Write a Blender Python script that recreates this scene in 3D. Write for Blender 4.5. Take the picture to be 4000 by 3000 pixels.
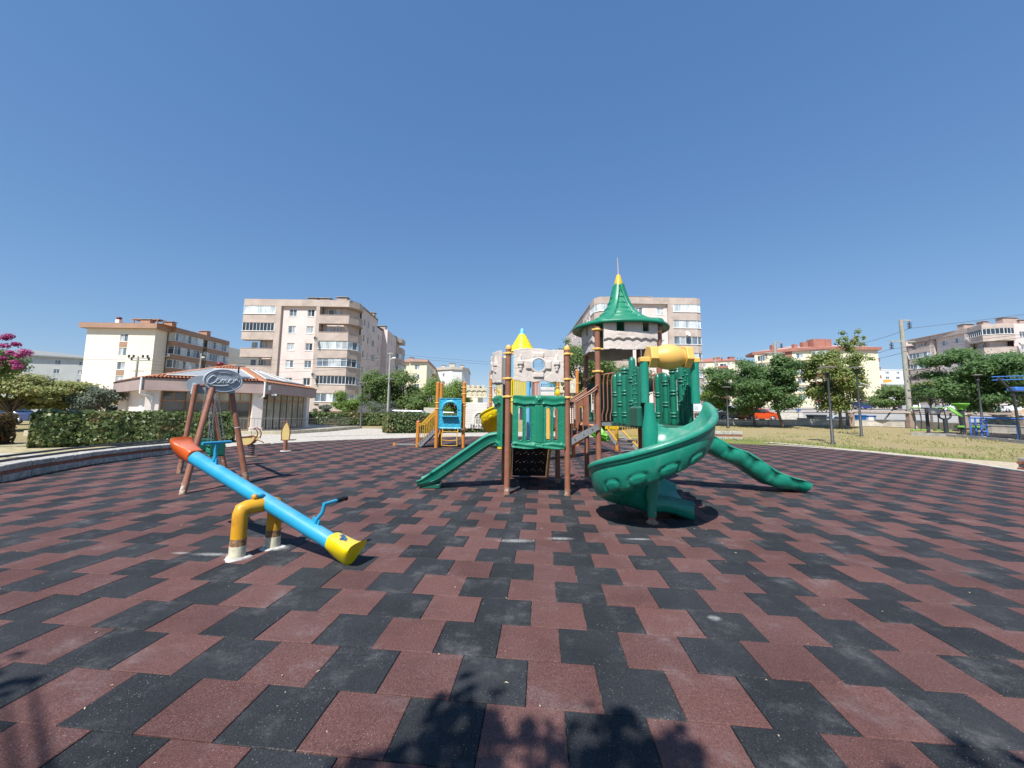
import bpy, math, random
import numpy as np
from mathutils import Vector, Matrix, noise

for _o in list(bpy.data.objects):
    bpy.data.objects.remove(_o)
scene = bpy.context.scene
COL = scene.collection
random.seed(7)
RNG = np.random.default_rng(7)

# ------------------------------------------------------------------ camera
EYE = 1.6
FOC = 1586.4            # focal length in pixels of a 4000 px wide frame
PITCH, ROLL = 0.1104, 0.0148
PX0, PY0 = 1957.4, 1437.5
_cp, _sp, _cr, _sr = math.cos(PITCH), math.sin(PITCH), math.cos(ROLL), math.sin(ROLL)
_fw = Vector((0, _cp, _sp))
_u0 = Vector((0, -_sp, _cp))
_rt = Vector((_cr, 0, 0)) + _u0 * _sr
_up = _u0 * _cr - Vector((_sr, 0, 0))
cam_d = bpy.data.cameras.new('camera')
cam = bpy.data.objects.new('camera', cam_d)
COL.objects.link(cam)
cam.matrix_world = Matrix(((_rt.x, _up.x, -_fw.x, 0), (_rt.y, _up.y, -_fw.y, 0), (_rt.z, _up.z, -_fw.z, EYE), (0, 0, 0, 1)))
cam_d.sensor_width = 36.0
cam_d.lens = FOC * 36 / 4000
cam_d.shift_x = (2000 - PX0) / 4000
cam_d.shift_y = (PY0 - 1500) / 4000
cam_d.clip_start = 0.05
cam_d.clip_end = 3000
scene.camera = cam
scene.render.resolution_x, scene.render.resolution_y = 1024, 768

# ------------------------------------------------------------------ light
SUN_EL = math.radians(53.5)
sun_vec = Vector((-0.42, -0.907, 0)).normalized()      # horizontal direction towards the sun
world = bpy.data.worlds.new('World')
scene.world = world
world.use_nodes = True
wn = world.node_tree
wn.nodes.clear()
sky = wn.nodes.new('ShaderNodeTexSky')
sky.sky_type = 'NISHITA'
sky.sun_disc = False
sky.sun_elevation = SUN_EL
sky.sun_rotation = math.atan2(sun_vec.x, sun_vec.y)
sky.altitude = 100
sky.air_density = 1.0
sky.dust_density = 0.0
sky.ozone_density = 10.0
bg = wn.nodes.new('ShaderNodeBackground')
bg.inputs['Strength'].default_value = 0.093
wo = wn.nodes.new('ShaderNodeOutputWorld')
# the phone's tone curve on the sky: one power law per channel, the same in every direction
_sep = wn.nodes.new('ShaderNodeSeparateColor'); _com = wn.nodes.new('ShaderNodeCombineColor')
wn.links.new(sky.outputs[0], _sep.inputs[0])
for _i, (_k, _p) in enumerate(((0.640, 0.77), (0.617, 0.62), (0.702, 0.45))):
    _a = wn.nodes.new('ShaderNodeMath'); _a.operation = 'MULTIPLY'; _a.inputs[1].default_value = 0.185
    _b = wn.nodes.new('ShaderNodeMath'); _b.operation = 'POWER'; _b.inputs[1].default_value = _p
    _c = wn.nodes.new('ShaderNodeMath'); _c.operation = 'MULTIPLY'; _c.inputs[1].default_value = 7.84 * _k
    wn.links.new(_sep.outputs[_i], _a.inputs[0]); wn.links.new(_a.outputs[0], _b.inputs[0]); wn.links.new(_b.outputs[0], _c.inputs[0]); wn.links.new(_c.outputs[0], _com.inputs[_i])
wn.links.new(_com.outputs[0], bg.inputs[0])
wn.links.new(bg.outputs[0], wo.inputs[0])
sun_d = bpy.data.lights.new('sun', 'SUN')
sun_d.energy = 5.0
sun_d.angle = math.radians(0.53)
sun_d.color = (1.0, 0.965, 0.91)
sun = bpy.data.objects.new('sun', sun_d)
COL.objects.link(sun)
_to = Vector((sun_vec.x * math.cos(SUN_EL), sun_vec.y * math.cos(SUN_EL), math.sin(SUN_EL)))
sun.rotation_euler = _to.to_track_quat('Z', 'Y').to_euler()
sun.location = _to * 60
scene.view_settings.view_transform = 'Standard'
scene.view_settings.look = 'None'
scene.view_settings.gamma = 1.0
scene.view_settings.exposure = 0.45
scene.view_settings.use_curve_mapping = False
scene.cycles.max_bounces = 6
scene.cycles.transparent_max_bounces = 12

# ------------------------------------------------------------------ surveying helpers
def ray(px, py):
    return _fw + _rt * ((px - PX0) / FOC) - _up * ((py - PY0) / FOC)
def at(px, py, y):
    """the point seen at a photo pixel, at distance y along the ground axis"""
    d = ray(px, py)
    return Vector((0, 0, EYE)) + d * (y / d.y)
def on(px, py, z=0.0):
    """the point seen at a photo pixel on the level z"""
    d = ray(px, py)
    return Vector((0, 0, EYE)) + d * ((z - EYE) / d.z)
def sstep(a, b, x):
    t = min(1, max(0, (x - a) / (b - a)))
    return t * t * (3 - 2 * t)
def terrain(x, y):
    r = math.hypot(x, y)
    if y < -5 or r < 26:
        return 0.0
    s = sstep(0.12, 0.5, x / max(y, 1.0)) if y > 0 else (1.0 if x > 0 else 0.0)
    rr = min(r, 330) - 26
    return 0.035 * s * rr * rr / (rr + 1.5)
def land(px, py):
    """the point of the terrain seen at a photo pixel"""
    d = ray(px, py)
    t = 4.0
    while t < 900:
        p = Vector((0, 0, EYE)) + d * t
        if p.z <= terrain(p.x, p.y):
            break
        t += 0.05 + t * 0.001
    return Vector((p.x, p.y, terrain(p.x, p.y)))
def up_to(p, py):
    """height above p whose image lies on photo row py"""
    lo, hi = -3.0, 90.0
    for _ in range(48):
        m = (lo + hi) / 2
        q = Vector((p.x, p.y, m)) - Vector((0, 0, EYE))
        if PY0 - FOC * q.dot(_up) / q.dot(_fw) > py: lo = m
        else: hi = m
    return lo

# ------------------------------------------------------------------ materials
MATS = {}
def S2L(c):
    return tuple(((v / 12.92) if v <= 0.04045 else ((v + 0.055) / 1.055) ** 2.4) for v in c)
class NT:
    def __init__(s, m):
        s.t = m.node_tree; s.n = s.t.nodes; s.l = s.t.links
    def new(s, k, **kw):
        x = s.n.new(k)
        for a, b in kw.items(): setattr(x, a, b)
        return x
    def link(s, a, b): s.l.new(a, b)
    def pos(s):
        return s.new('ShaderNodeNewGeometry').outputs['Position']
    def noise(s, scale, detail=3, rough=0.55, vec=None, stretch=None):
        x = s.new('ShaderNodeTexNoise')
        x.inputs['Scale'].default_value = scale; x.inputs['Detail'].default_value = detail; x.inputs['Roughness'].default_value = rough
        v = vec if vec is not None else s.pos()
        if stretch:
            m = s.new('ShaderNodeVectorMath', operation='MULTIPLY'); m.inputs[1].default_value = stretch
            s.link(v, m.inputs[0]); v = m.outputs[0]
        s.link(v, x.inputs['Vector'])
        return x.outputs['Fac']
    def ramp(s, fac, a, b, c0=0.0, c1=1.0):
        x = s.new('ShaderNodeMapRange'); x.interpolation_type = 'SMOOTHSTEP'
        x.inputs['From Min'].default_value = a; x.inputs['From Max'].default_value = b
        x.inputs['To Min'].default_value = c0; x.inputs['To Max'].default_value = c1
        s.link(fac, x.inputs['Value']); return x.outputs['Result']
    def mix(s, fac, a, b, mode='MIX'):
        x = s.new('ShaderNodeMix', data_type='RGBA', blend_type=mode)
        for sock, v in ((x.inputs[0], fac), (x.inputs[6], a), (x.inputs[7], b)):
            if isinstance(v, (int, float)): sock.default_value = v
            elif isinstance(v, tuple): sock.default_value = (*v[:3], 1)
            else: s.link(v, sock)
        return x.outputs[2]
    def math(s, op, a, b=None):
        x = s.new('ShaderNodeMath', operation=op)
        for i, v in enumerate((a, b)):
            if v is None: continue
            if isinstance(v, (int, float)): x.inputs[i].default_value = v
            else: s.link(v, x.inputs[i])
        return x.outputs[0]
def mat(name, col, rough=0.6, var=0.12, vscale=3.0, bump=0.0, bscale=40.0, spec=0.4, metal=0.0, coat=0.0, dirt=None, dirt_amt=0.35, dscale=1.2, leaf=False, sat=None, dust=0.0):
    if name in MATS: return MATS[name]
    m = bpy.data.materials.new(name); m.use_nodes = True
    t = NT(m); b = t.n['Principled BSDF']
    b.inputs['Roughness'].default_value = rough
    b.inputs['Specular IOR Level'].default_value = spec
    b.inputs['Metallic'].default_value = metal
    if coat:
        b.inputs['Coat Weight'].default_value = coat; b.inputs['Coat Roughness'].default_value = 0.25
    n = t.noise(vscale, 5, 0.6)
    dark = tuple(c * (1 - var) for c in col); light = tuple(min(1, c * (1 + var)) for c in col)
    c = t.mix(t.ramp(n, 0.3, 0.7), dark, light)
    if dirt:
        n2 = t.noise(dscale, 6, 0.7)
        c = t.mix(t.math('MULTIPLY', t.ramp(n2, 0.48, 0.72), dirt_amt), c, dirt)
    if dust:
        g = t.new('ShaderNodeNewGeometry'); sx = t.new('ShaderNodeSeparateXYZ'); t.link(g.outputs['Normal'], sx.inputs[0])
        f = t.math('MULTIPLY', t.ramp(sx.outputs[2], 0.2, 1.0), t.ramp(t.noise(6, 4, 0.7), 0.35, 0.75, 0.2 * dust, dust))
        c = t.mix(f, c, (0.45, 0.42, 0.37))
    t.link(c, b.inputs['Base Color'])
    if bump:
        bp = t.new('ShaderNodeBump'); bp.inputs['Strength'].default_value = bump; bp.inputs['Distance'].default_value = 0.01
        t.link(t.noise(bscale, 4, 0.6), bp.inputs['Height']); t.link(bp.outputs[0], b.inputs['Normal'])
    r = t.math('ADD', t.ramp(t.noise(vscale * 4, 3), 0.3, 0.7, -0.07, 0.09), rough); t.link(r, b.inputs['Roughness'])
    MATS[name] = m
    return m
def leaf_mat(name, c1, c2, c3=None, trans=0.35, rough=0.55):
    m = bpy.data.materials.new(name); m.use_nodes = True
    t = NT(m); b = t.n['Principled BSDF']; out = t.n['Material Output']
    at_ = t.new('ShaderNodeAttribute', attribute_name='tone')
    c = t.mix(at_.outputs['Fac'], c1, c2)
    if c3:
        c = t.mix(t.ramp(t.noise(0.9, 4, 0.7), 0.52, 0.72), c, c3)
    t.link(c, b.inputs['Base Color']); b.inputs['Roughness'].default_value = rough
    b.inputs['Specular IOR Level'].default_value = 0.35
    tr = t.new('ShaderNodeBsdfTranslucent')
    hs = t.mix(0.5, c, tuple(v * 1.3 for v in c2)); t.link(hs, tr.inputs['Color'])
    mx = t.new('ShaderNodeMixShader'); mx.inputs[0].default_value = trans
    t.link(b.outputs[0], mx.inputs[1]); t.link(tr.outputs[0], mx.inputs[2]); t.link(mx.outputs[0], out.inputs[0])
    MATS[name] = m
    return m
def glass_mat(name, col, rough=0.06, spec=0.6):
    m = bpy.data.materials.new(name); m.use_nodes = True
    t = NT(m); b = t.n['Principled BSDF']
    n = t.noise(0.9, 4, 0.65, stretch=(1, 1, 0.35))
    t.link(t.mix(t.ramp(n, 0.35, 0.65), tuple(v * 0.65 for v in col), tuple(min(1, v * 1.25) for v in col)), b.inputs['Base Color'])
    b.inputs['Roughness'].default_value = rough; b.inputs['Specular IOR Level'].default_value = spec
    MATS[name] = m
    return m

# ------------------------------------------------------------------ mesh helpers
OFF = {}
class MB:
    def __init__(s):
        s.v = []; s.f = []; s.m = []; s.s = []
    def add(s, vs, fs, mi=0, smooth=False):
        o = len(s.v); s.v.extend([tuple(p) for p in vs])
        for f in fs:
            s.f.append(tuple(i + o for i in f)); s.m.append(mi); s.s.append(smooth)
        return s
    def box(s, c, d, rz=0.0, mi=0, ch=0.0, R=None):
        c = Vector(c); hx, hy, hz = d[0] / 2, d[1] / 2, d[2] / 2
        R = R if R is not None else Matrix.Rotation(rz, 3, 'Z')
        if ch <= 0:
            vs = [c + R @ Vector((x, y, z)) for z in (-hz, hz) for x, y in ((-hx, -hy), (hx, -hy), (hx, hy), (-hx, hy))]
            return s.add(vs, [(0, 3, 2, 1), (4, 5, 6, 7), (0, 1, 5, 4), (1, 2, 6, 5), (2, 3, 7, 6), (3, 0, 4, 7)], mi)
        vs = []
        for sx in (-1, 1):
            for sy in (-1, 1):
                for sz in (-1, 1):
                    vs += [c + R @ Vector((sx * hx, sy * (hy - ch), sz * (hz - ch))), c + R @ Vector((sx * (hx - ch), sy * hy, sz * (hz - ch))), c + R @ Vector((sx * (hx - ch), sy * (hy - ch), sz * hz))]
        def I(sx, sy, sz, k): return ((sx > 0) * 4 + (sy > 0) * 2 + (sz > 0)) * 3 + k
        fs = []
        for sx in (-1, 1):
            q = [I(sx, -1, -1, 0), I(sx, 1, -1, 0), I(sx, 1, 1, 0), I(sx, -1, 1, 0)]; fs.append(q if sx > 0 else q[::-1])
        for sy in (-1, 1):
            q = [I(-1, sy, -1, 1), I(-1, sy, 1, 1), I(1, sy, 1, 1), I(1, sy, -1, 1)]; fs.append(q if sy > 0 else q[::-1])
        for sz in (-1, 1):
            q = [I(-1, -1, sz, 2), I(1, -1, sz, 2), I(1, 1, sz, 2), I(-1, 1, sz, 2)]; fs.append(q if sz > 0 else q[::-1])
        for sx in (-1, 1):
            for sy in (-1, 1):
                q = [I(sx, sy, -1, 0), I(sx, sy, -1, 1), I(sx, sy, 1, 1), I(sx, sy, 1, 0)]; fs.append(q if sx * sy > 0 else q[::-1])
            for sz in (-1, 1):
                q = [I(sx, -1, sz, 0), I(sx, 1, sz, 0), I(sx, 1, sz, 2), I(sx, -1, sz, 2)]; fs.append(q if sx * sz > 0 else q[::-1])
        for sy in (-1, 1):
            for sz in (-1, 1):
                q = [I(-1, sy, sz, 1), I(-1, sy, sz, 2), I(1, sy, sz, 2), I(1, sy, sz, 1)]; fs.append(q if sy * sz > 0 else q[::-1])
        for sx in (-1, 1):
            for sy in (-1, 1):
                for sz in (-1, 1):
                    q = [I(sx, sy, sz, k) for k in range(3)]; fs.append(q if sx * sy * sz > 0 else q[::-1])
        return s.add(vs, fs, mi)
    def bar(s, p, q, w, h, mi=0):
        p, q = Vector(p), Vector(q); z = (q - p); L = z.length; z.normalize()
        x = z.cross(Vector((0, 0, 1)))
        if x.length < 1e-4: x = Vector((1, 0, 0))
        x.normalize(); y = x.cross(z)
        R = Matrix((x, z, y)).transposed()
        return s.box((p + q) / 2, (w, L, h), R=R, mi=mi)
    def tube(s, pts, r, n=10, mi=0, cap=True, smooth=True, dome=False):
        pts = [Vector(p) for p in pts]; k = len(pts)
        rs = r if isinstance(r, (list, tuple)) else [r] * k
        tang = [((pts[min(i + 1, k - 1)] - pts[max(i - 1, 0)]).normalized()) for i in range(k)]
        x = tang[0].cross(Vector((0, 0, 1)))
        if x.length < 0.05: x = tang[0].cross(Vector((1, 0, 0)))
        x.normalize(); vs = []
        for i in range(k):
            x = (x - tang[i] * x.dot(tang[i])).normalized(); y = tang[i].cross(x)
            for j in range(n):
                a = 2 * math.pi * j / n
                vs.append(pts[i] + (x * math.cos(a) + y * math.sin(a)) * rs[i])
        fs = [(i * n + j, i * n + (j + 1) % n, (i + 1) * n + (j + 1) % n, (i + 1) * n + j) for i in range(k - 1) for j in range(n)]
        s.add(vs, fs, mi, smooth)
        if cap:
            o = len(s.v); s.add(vs[:n], [tuple(range(n))[::-1]], mi); s.add(vs[-n:], [tuple(range(n))], mi)
        return s
    def lathe(s, prof, c=(0, 0, 0), n=24, mi=0, smooth=True, axis=None, rfun=None):
        c = Vector(c); ax = Vector(axis or (0, 0, 1)).normalized()
        x = Vector((1, 0, 0)) if abs(ax.x) < 0.9 else Vector((0, 1, 0)); x = (x - ax * x.dot(ax)).normalized(); y = ax.cross(x)
        vs = []
        for r, z in prof:
            for j in range(n):
                a = 2 * math.pi * j / n; rr = r * (rfun(a, z) if rfun else 1)
                vs.append(c + ax * z + (x * math.cos(a) + y * math.sin(a)) * rr)
        fs = [(i * n + j, i * n + (j + 1) % n, (i + 1) * n + (j + 1) % n, (i + 1) * n + j) for i in range(len(prof) - 1) for j in range(n)]
        return s.add(vs, fs, mi, smooth)
    def prism(s, poly, z0, z1, mi=0, top=True, bot=True):
        n = len(poly)
        zz0 = z0 if hasattr(z0, '__len__') else [z0] * n
        zz1 = z1 if hasattr(z1, '__len__') else [z1] * n
        vs = [(p[0], p[1], zz0[i]) for i, p in enumerate(poly)] + [(p[0], p[1], zz1[i]) for i, p in enumerate(poly)]
        fs = [(i, (i + 1) % n, n + (i + 1) % n, n + i) for i in range(n)]
        if top: fs.append(tuple(range(n, 2 * n)))
        if bot: fs.append(tuple(range(n))[::-1])
        return s.add(vs, fs, mi)
    def extr(s, poly2, o, ux, uz, n, t, mi=0, smooth=False):
        """a flat outline (u, v) in the plane ux, uz at o, thickened by t along n"""
        o, ux, uz, n = Vector(o), Vector(ux), Vector(uz), Vector(n); k = len(poly2)
        a = [o + ux * u + uz * v for u, v in poly2]; b = [p + n * t for p in a]
        fs = [tuple(range(k)), tuple(range(k, 2 * k))[::-1]] + [((i + 1) % k, i, k + i, k + (i + 1) % k) for i in range(k)]
        return s.add(a + b, fs, mi, smooth)
    def ball(s, c, r, n=12, m=8, mi=0, sq=(1, 1, 1)):
        c = Vector(c); vs = []
        for i in range(m + 1):
            t = math.pi * i / m
            for j in range(n):
                a = 2 * math.pi * j / n
                vs.append(c + Vector((sq[0] * r * math.sin(t) * math.cos(a), sq[1] * r * math.sin(t) * math.sin(a), -sq[2] * r * math.cos(t))))
        return s.add(vs, [(i * n + j, i * n + (j + 1) % n, (i + 1) * n + (j + 1) % n, (i + 1) * n + j) for i in range(m) for j in range(n)], mi, True)
    def panel(s, o, ux, uz, n, W, H, nx, nz, hf, mask=None, t=0.03, mi=0, bend=None):
        """moulded panel: a height field with holes, real thickness"""
        o, ux, uz, n = Vector(o), Vector(ux), Vector(uz), Vector(n)
        U = [W * i / nx for i in range(nx + 1)]; Z = [H * j / nz for j in range(nz + 1)]
        fr, bk = [], []
        for j in range(nz + 1):
            for i in range(nx + 1):
                h = hf(U[i], Z[j]); b = bend(U[i], Z[j]) if bend else 0.0
                base = o + ux * U[i] + uz * Z[j] + n * b
                fr.append(base + n * h); bk.append(base - n * t)
        N = len(fr); fs = []
        ok = [[(mask is None or mask((U[i] + U[i + 1]) / 2, (Z[j] + Z[j + 1]) / 2)) for i in range(nx)] for j in range(nz)]
        W1 = nx + 1
        for j in range(nz):
            for i in range(nx):
                if not ok[j][i]: continue
                a, b, c, d = j * W1 + i, j * W1 + i + 1, (j + 1) * W1 + i + 1, (j + 1) * W1 + i
                fs.append((a, b, c, d)); fs.append((a + N, d + N, c + N, b + N))
                if j == 0 or not ok[j - 1][i]: fs.append((b, a, a + N, b + N))
                if j == nz - 1 or not ok[j + 1][i]: fs.append((d, c, c + N, d + N))
                if i == 0 or not ok[j][i - 1]: fs.append((a, d, d + N, a + N))
                if i == nx - 1 or not ok[j][i + 1]: fs.append((c, b, b + N, c + N))
        if ux.cross(uz).dot(n) < 0: fs = [f[::-1] for f in fs]
        # soft shading on the broad faces only
        sm = [True] * len(fs)
        k = len(s.v); s.v.extend([tuple(p) for p in fr + bk])
        for f in fs:
            wall = (min(f) < N) and (max(f) >= N)
            s.f.append(tuple(q + k for q in f)); s.m.append(mi); s.s.append(not wall)
        return s
    def mesh(s, name, mats, off=None):
        me = bpy.data.meshes.new(name)
        v = s.v
        if off is not None and (off.x or off.y or off.z): v = [(p[0] - off.x, p[1] - off.y, p[2] - off.z) for p in v]
        me.from_pydata(v, [], s.f)
        for m in (mats if isinstance(mats, (list, tuple)) else [mats]): me.materials.append(m)
        me.polygons.foreach_set('material_index', s.m)
        me.polygons.foreach_set('use_smooth', s.s)
        me.update()
        return me
    def build(s, name, mats, parent=None, bevel=0.0, loc=None):
        off = OFF.get(parent.name, Vector()) if parent else (Vector(loc) if loc is not None else Vector())
        o = bpy.data.objects.new(name, s.mesh(name, mats, off)); COL.objects.link(o)
        if parent: o.parent = parent
        elif loc is not None: o.location = loc
        OFF[o.name] = off
        if bevel:
            b = o.modifiers.new('bevel', 'BEVEL'); b.width = bevel; b.segments = 2; b.limit_method = 'ANGLE'; b.angle_limit = math.radians(40)
        return o
def tag(o, label=None, cat=None, group=None, kind=None):
    for k, v in (('label', label), ('category', cat), ('group', group), ('kind', kind)):
        if v: o[k] = v
    return o
def root(name, loc, label, cat, group=None, rz=0.0):
    o = bpy.data.objects.new(name, None); COL.objects.link(o); o.location = loc; o.rotation_euler = (0, 0, rz)
    o.empty_display_size = 0.2
    OFF[o.name] = Vector(loc) if not rz else Vector()
    return tag(o, label, cat, group)
def kids(o):
    return [c for c in ALLK.get(o.name, [])]
def copy_tree(o, parent=None, mat_swap=None):
    c = o.copy(); COL.objects.link(c); c.parent = parent
    for ch in list(o.children): copy_tree(ch, c, mat_swap)
    return c
def inst(name, me, parent=None, loc=(0, 0, 0), rot=(0, 0, 0), scale=None):
    o = bpy.data.objects.new(name, me); COL.objects.link(o); o.parent = parent; o.location = loc; o.rotation_euler = rot
    if scale: o.scale = scale
    return o

# ================================================================== SETTING
TW = 0.4274                       # rubber tile side
YAW = -0.1031
T0 = Vector((0.1616, 2.4219, 0))
_cy, _sy = math.cos(YAW), math.sin(YAW)
def grid_pt(gx, gy):
    return (T0.x + _cy * gx * TW - _sy * gy * TW, T0.y + _sy * gx * TW + _cy * gy * TW)
EDGE = [(-10.2, -5), (-10.4, 6), (-10.4, 8.7), (-10.8, 9.6), (-11.4, 11.5), (-11.5, 14.2), (-11.4, 17.2), (-10.8, 19.5), (-9.5, 21.7), (-7.9, 23.3), (-5.2, 25.8), (-1.0, 28.3), (3, 29.3), (6.4, 29.5), (10, 28.8), (13.7, 26.8), (15.6, 24.8), (17.0, 22.0), (17.6, 19.8), (17.7, 17.7), (17.5, 15.5), (16.6, 13.0), (16.9, 9), (18.5, 4), (20, -5)]
def inside(x, y, poly=EDGE):
    c = False; j = len(poly) - 1
    for i in range(len(poly)):
        xi, yi = poly[i]; xj, yj = poly[j]
        if (yi > y) != (yj > y) and x < (xj - xi) * (y - yi) / (yj - yi) + xi: c = not c
        j = i
    return c

def lawn_material():
    m = bpy.data.materials.new('lawn'); m.use_nodes = True
    t = NT(m); b = t.n['Principled BSDF']
    n1 = t.noise(0.16, 5, 0.65, stretch=(1, 1.6, 1)); n2 = t.noise(1.4, 6, 0.7); n3 = t.noise(9, 5, 0.75)
    c = t.mix(t.ramp(n3, 0.35, 0.7), (0.28, 0.22, 0.11), (0.42, 0.345, 0.19))
    g = t.mix(t.ramp(n3, 0.3, 0.7), (0.12, 0.155, 0.04), (0.25, 0.28, 0.08))
    f = t.math('MULTIPLY', t.ramp(n1, 0.5, 0.68), t.ramp(n2, 0.35, 0.62))
    # greener close to the rubber kerb, where it is watered
    sx = t.new('ShaderNodeSeparateXYZ'); t.link(t.pos(), sx.inputs[0])
    dx = t.math('SUBTRACT', sx.outputs[0], 3.0); dy = t.math('SUBTRACT', sx.outputs[1], 15.5)
    r = t.math('SQRT', t.math('ADD', t.math('MULTIPLY', dx, dx), t.math('MULTIPLY', dy, dy)))
    near = t.math('MULTIPLY', t.ramp(r, 19.5, 16.0), t.ramp(n2, 0.25, 0.5))
    f = t.math('MAXIMUM', f, near)
    c = t.mix(f, c, g)
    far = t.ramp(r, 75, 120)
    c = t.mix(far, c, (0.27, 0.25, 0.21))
    t.link(c, b.inputs['Base Color']); b.inputs['Roughness'].default_value = 0.95; b.inputs['Specular IOR Level'].default_value = 0.15
    bp = t.new('ShaderNodeBump'); bp.inputs['Strength'].default_value = 0.9; bp.inputs['Distance'].default_value = 0.06
    t.link(t.noise(14, 6, 0.8), bp.inputs['Height']); t.link(bp.outputs[0], b.inputs['Normal'])
    MATS['lawn'] = m
    return m

g = MB()
NA = 160
radii = [0.0001, 4, 8, 12, 16, 20, 24, 26, 28, 30, 33, 36, 40, 45, 50, 56, 63, 71, 80, 90, 102, 116, 132, 150, 172, 200, 240, 300, 380, 600, 1200, 2600]
vs = []
for r in radii:
    for j in range(NA):
        a = 2 * math.pi * j / NA; x, y = r * math.sin(a), r * math.cos(a)
        vs.append((x, y, terrain(x, y) - 0.045))
g.add(vs, [(i * NA + j, (i + 1) * NA + j, (i + 1) * NA + (j + 1) % NA, i * NA + (j + 1) % NA) for i in range(len(radii) - 1) for j in range(NA)], 0, True)
tag(g.build('ground', lawn_material()), kind='structure')

# ---- rubber floor
POWDER = [(on(2015, 2112), 0.34, 0.10), (on(2188, 2104), 0.24, 0.09), (on(2495, 2106), 0.26, 0.06), (on(830, 2165), 0.30, 0.07), (on(1080, 2140), 0.20, 0.14), (on(2790, 2415), 0.07, 0.06), (on(930, 2180), 0.17, 0.14), (on(705, 2160), 0.14, 0.05)]
def rubber_material(name, c_lo, c_hi):
    m = bpy.data.materials.new(name); m.use_nodes = True
    t = NT(m); b = t.n['Principled BSDF']
    tone = t.new('ShaderNodeAttribute', attribute_name='tone').outputs['Fac']
    c = t.mix(tone, c_lo, c_hi)
    gr = t.noise(150, 3, 0.75); g2 = t.noise(55, 4, 0.75, stretch=(1.6, 0.7, 1))       # rubber crumb
    c = t.mix(t.ramp(gr, 0.50, 0.68, 0.0, 0.75), c, tuple(v * 2.0 + 0.022 for v in c_hi))
    c = t.mix(t.ramp(g2, 0.52, 0.34, 0.0, 0.6), c, tuple(v * 0.45 for v in c_lo))
    c = t.mix(t.ramp(g2, 0.58, 0.74, 0.0, 0.5), c, tuple(v * 1.6 + 0.03 for v in c_hi))
    sp = t.new('ShaderNodeTexVoronoi'); sp.inputs['Scale'].default_value = 48; t.link(t.pos(), sp.inputs['Vector'])
    fl = t.math('MULTIPLY', t.ramp(sp.outputs['Distance'], 0.17, 0.06), t.ramp(t.noise(3.1, 5, 0.75), 0.40, 0.62))
    c = t.mix(t.math('MULTIPLY', fl, 0.7), c, (0.42, 0.40, 0.37))
    sm = t.math('MULTIPLY', t.ramp(t.noise(2.3, 7, 0.72), 0.50, 0.78), t.ramp(t.noise(30, 4, 0.7), 0.3, 0.7, 0.35, 1.0))
    c = t.mix(t.math('MULTIPLY', sm, 0.45), c, (0.30, 0.29, 0.29))
    c = t.mix(t.ramp(t.noise(0.7, 5, 0.7), 0.35, 0.75, 0.0, 0.09), c, (0.20, 0.19, 0.20))
    c = t.mix(t.ramp(t.noise(1.3, 5, 0.7), 0.55, 0.35, 0.0, 0.28), c, tuple(v * 0.5 for v in c_lo))     # scuffed dust
    # pale grit caught along the row joints
    sxy = t.new('ShaderNodeSeparateXYZ'); t.link(t.pos(), sxy.inputs[0])
    gy_ = t.math('DIVIDE', t.math('ADD', t.math('MULTIPLY', t.math('SUBTRACT', sxy.outputs[0], T0.x), -_sy), t.math('MULTIPLY', t.math('SUBTRACT', sxy.outputs[1], T0.y), _cy)), TW)
    ed = t.math('ABSOLUTE', t.math('SUBTRACT', t.math('FRACT', gy_), 0.5))
    grit = t.math('MULTIPLY', t.ramp(ed, 0.482, 0.499), t.ramp(t.noise(70, 4, 0.8), 0.46, 0.62))
    c = t.mix(t.math('MULTIPLY', grit, t.ramp(t.noise(1.7, 3), 0.35, 0.7, 0.0, 0.38)), c, (0.30, 0.27, 0.23))
    for p, r1, r2 in POWDER:
        sub = t.new('ShaderNodeVectorMath', operation='SUBTRACT'); t.link(t.pos(), sub.inputs[0]); sub.inputs[1].default_value = (p.x, p.y, 0)
        mu = t.new('ShaderNodeVectorMath', operation='MULTIPLY'); t.link(sub.outputs[0], mu.inputs[0]); mu.inputs[1].default_value = (1 / r1, 1 / r2, 0)
        ln = t.new('ShaderNodeVectorMath', operation='LENGTH'); t.link(mu.outputs[0], ln.inputs[0])
        f = t.math('SUBTRACT', t.ramp(ln.outputs['Value'], 1.9, 0.0), t.math('MULTIPLY', t.noise(26, 6, 0.85), 1.25))
        c = t.mix(t.ramp(f, -0.1, 0.6, 0, 0.62), c, (0.50, 0.49, 0.47))
    t.link(c, b.inputs['Base Color'])
    b.inputs['Roughness'].default_value = 0.88; b.inputs['Specular IOR Level'].default_value = 0.3
    bp = t.new('ShaderNodeBump'); bp.inputs['Strength'].default_value = 0.8; bp.inputs['Distance'].default_value = 0.006
    t.link(t.noise(110, 4, 0.8), bp.inputs['Height']); t.link(bp.outputs[0], b.inputs['Normal'])
    MATS[name] = m
    return m
M_RED = rubber_material('red_rubber', (0.086, 0.037, 0.033), (0.135, 0.060, 0.052))
M_BLK = rubber_material('black_rubber', (0.0105, 0.0125, 0.0155), (0.023, 0.0262, 0.031))
base = MB()
base.prism(EDGE, -0.06, -0.012, bot=False)
floor = base.build('rubber_floor', mat('joint_dirt', (0.03, 0.025, 0.02), 0.95, 0.6, 60, bump=0.5, dirt=(0.5, 0.45, 0.36), dirt_amt=0.9, dscale=7))
tag(floor, kind='structure')

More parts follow.
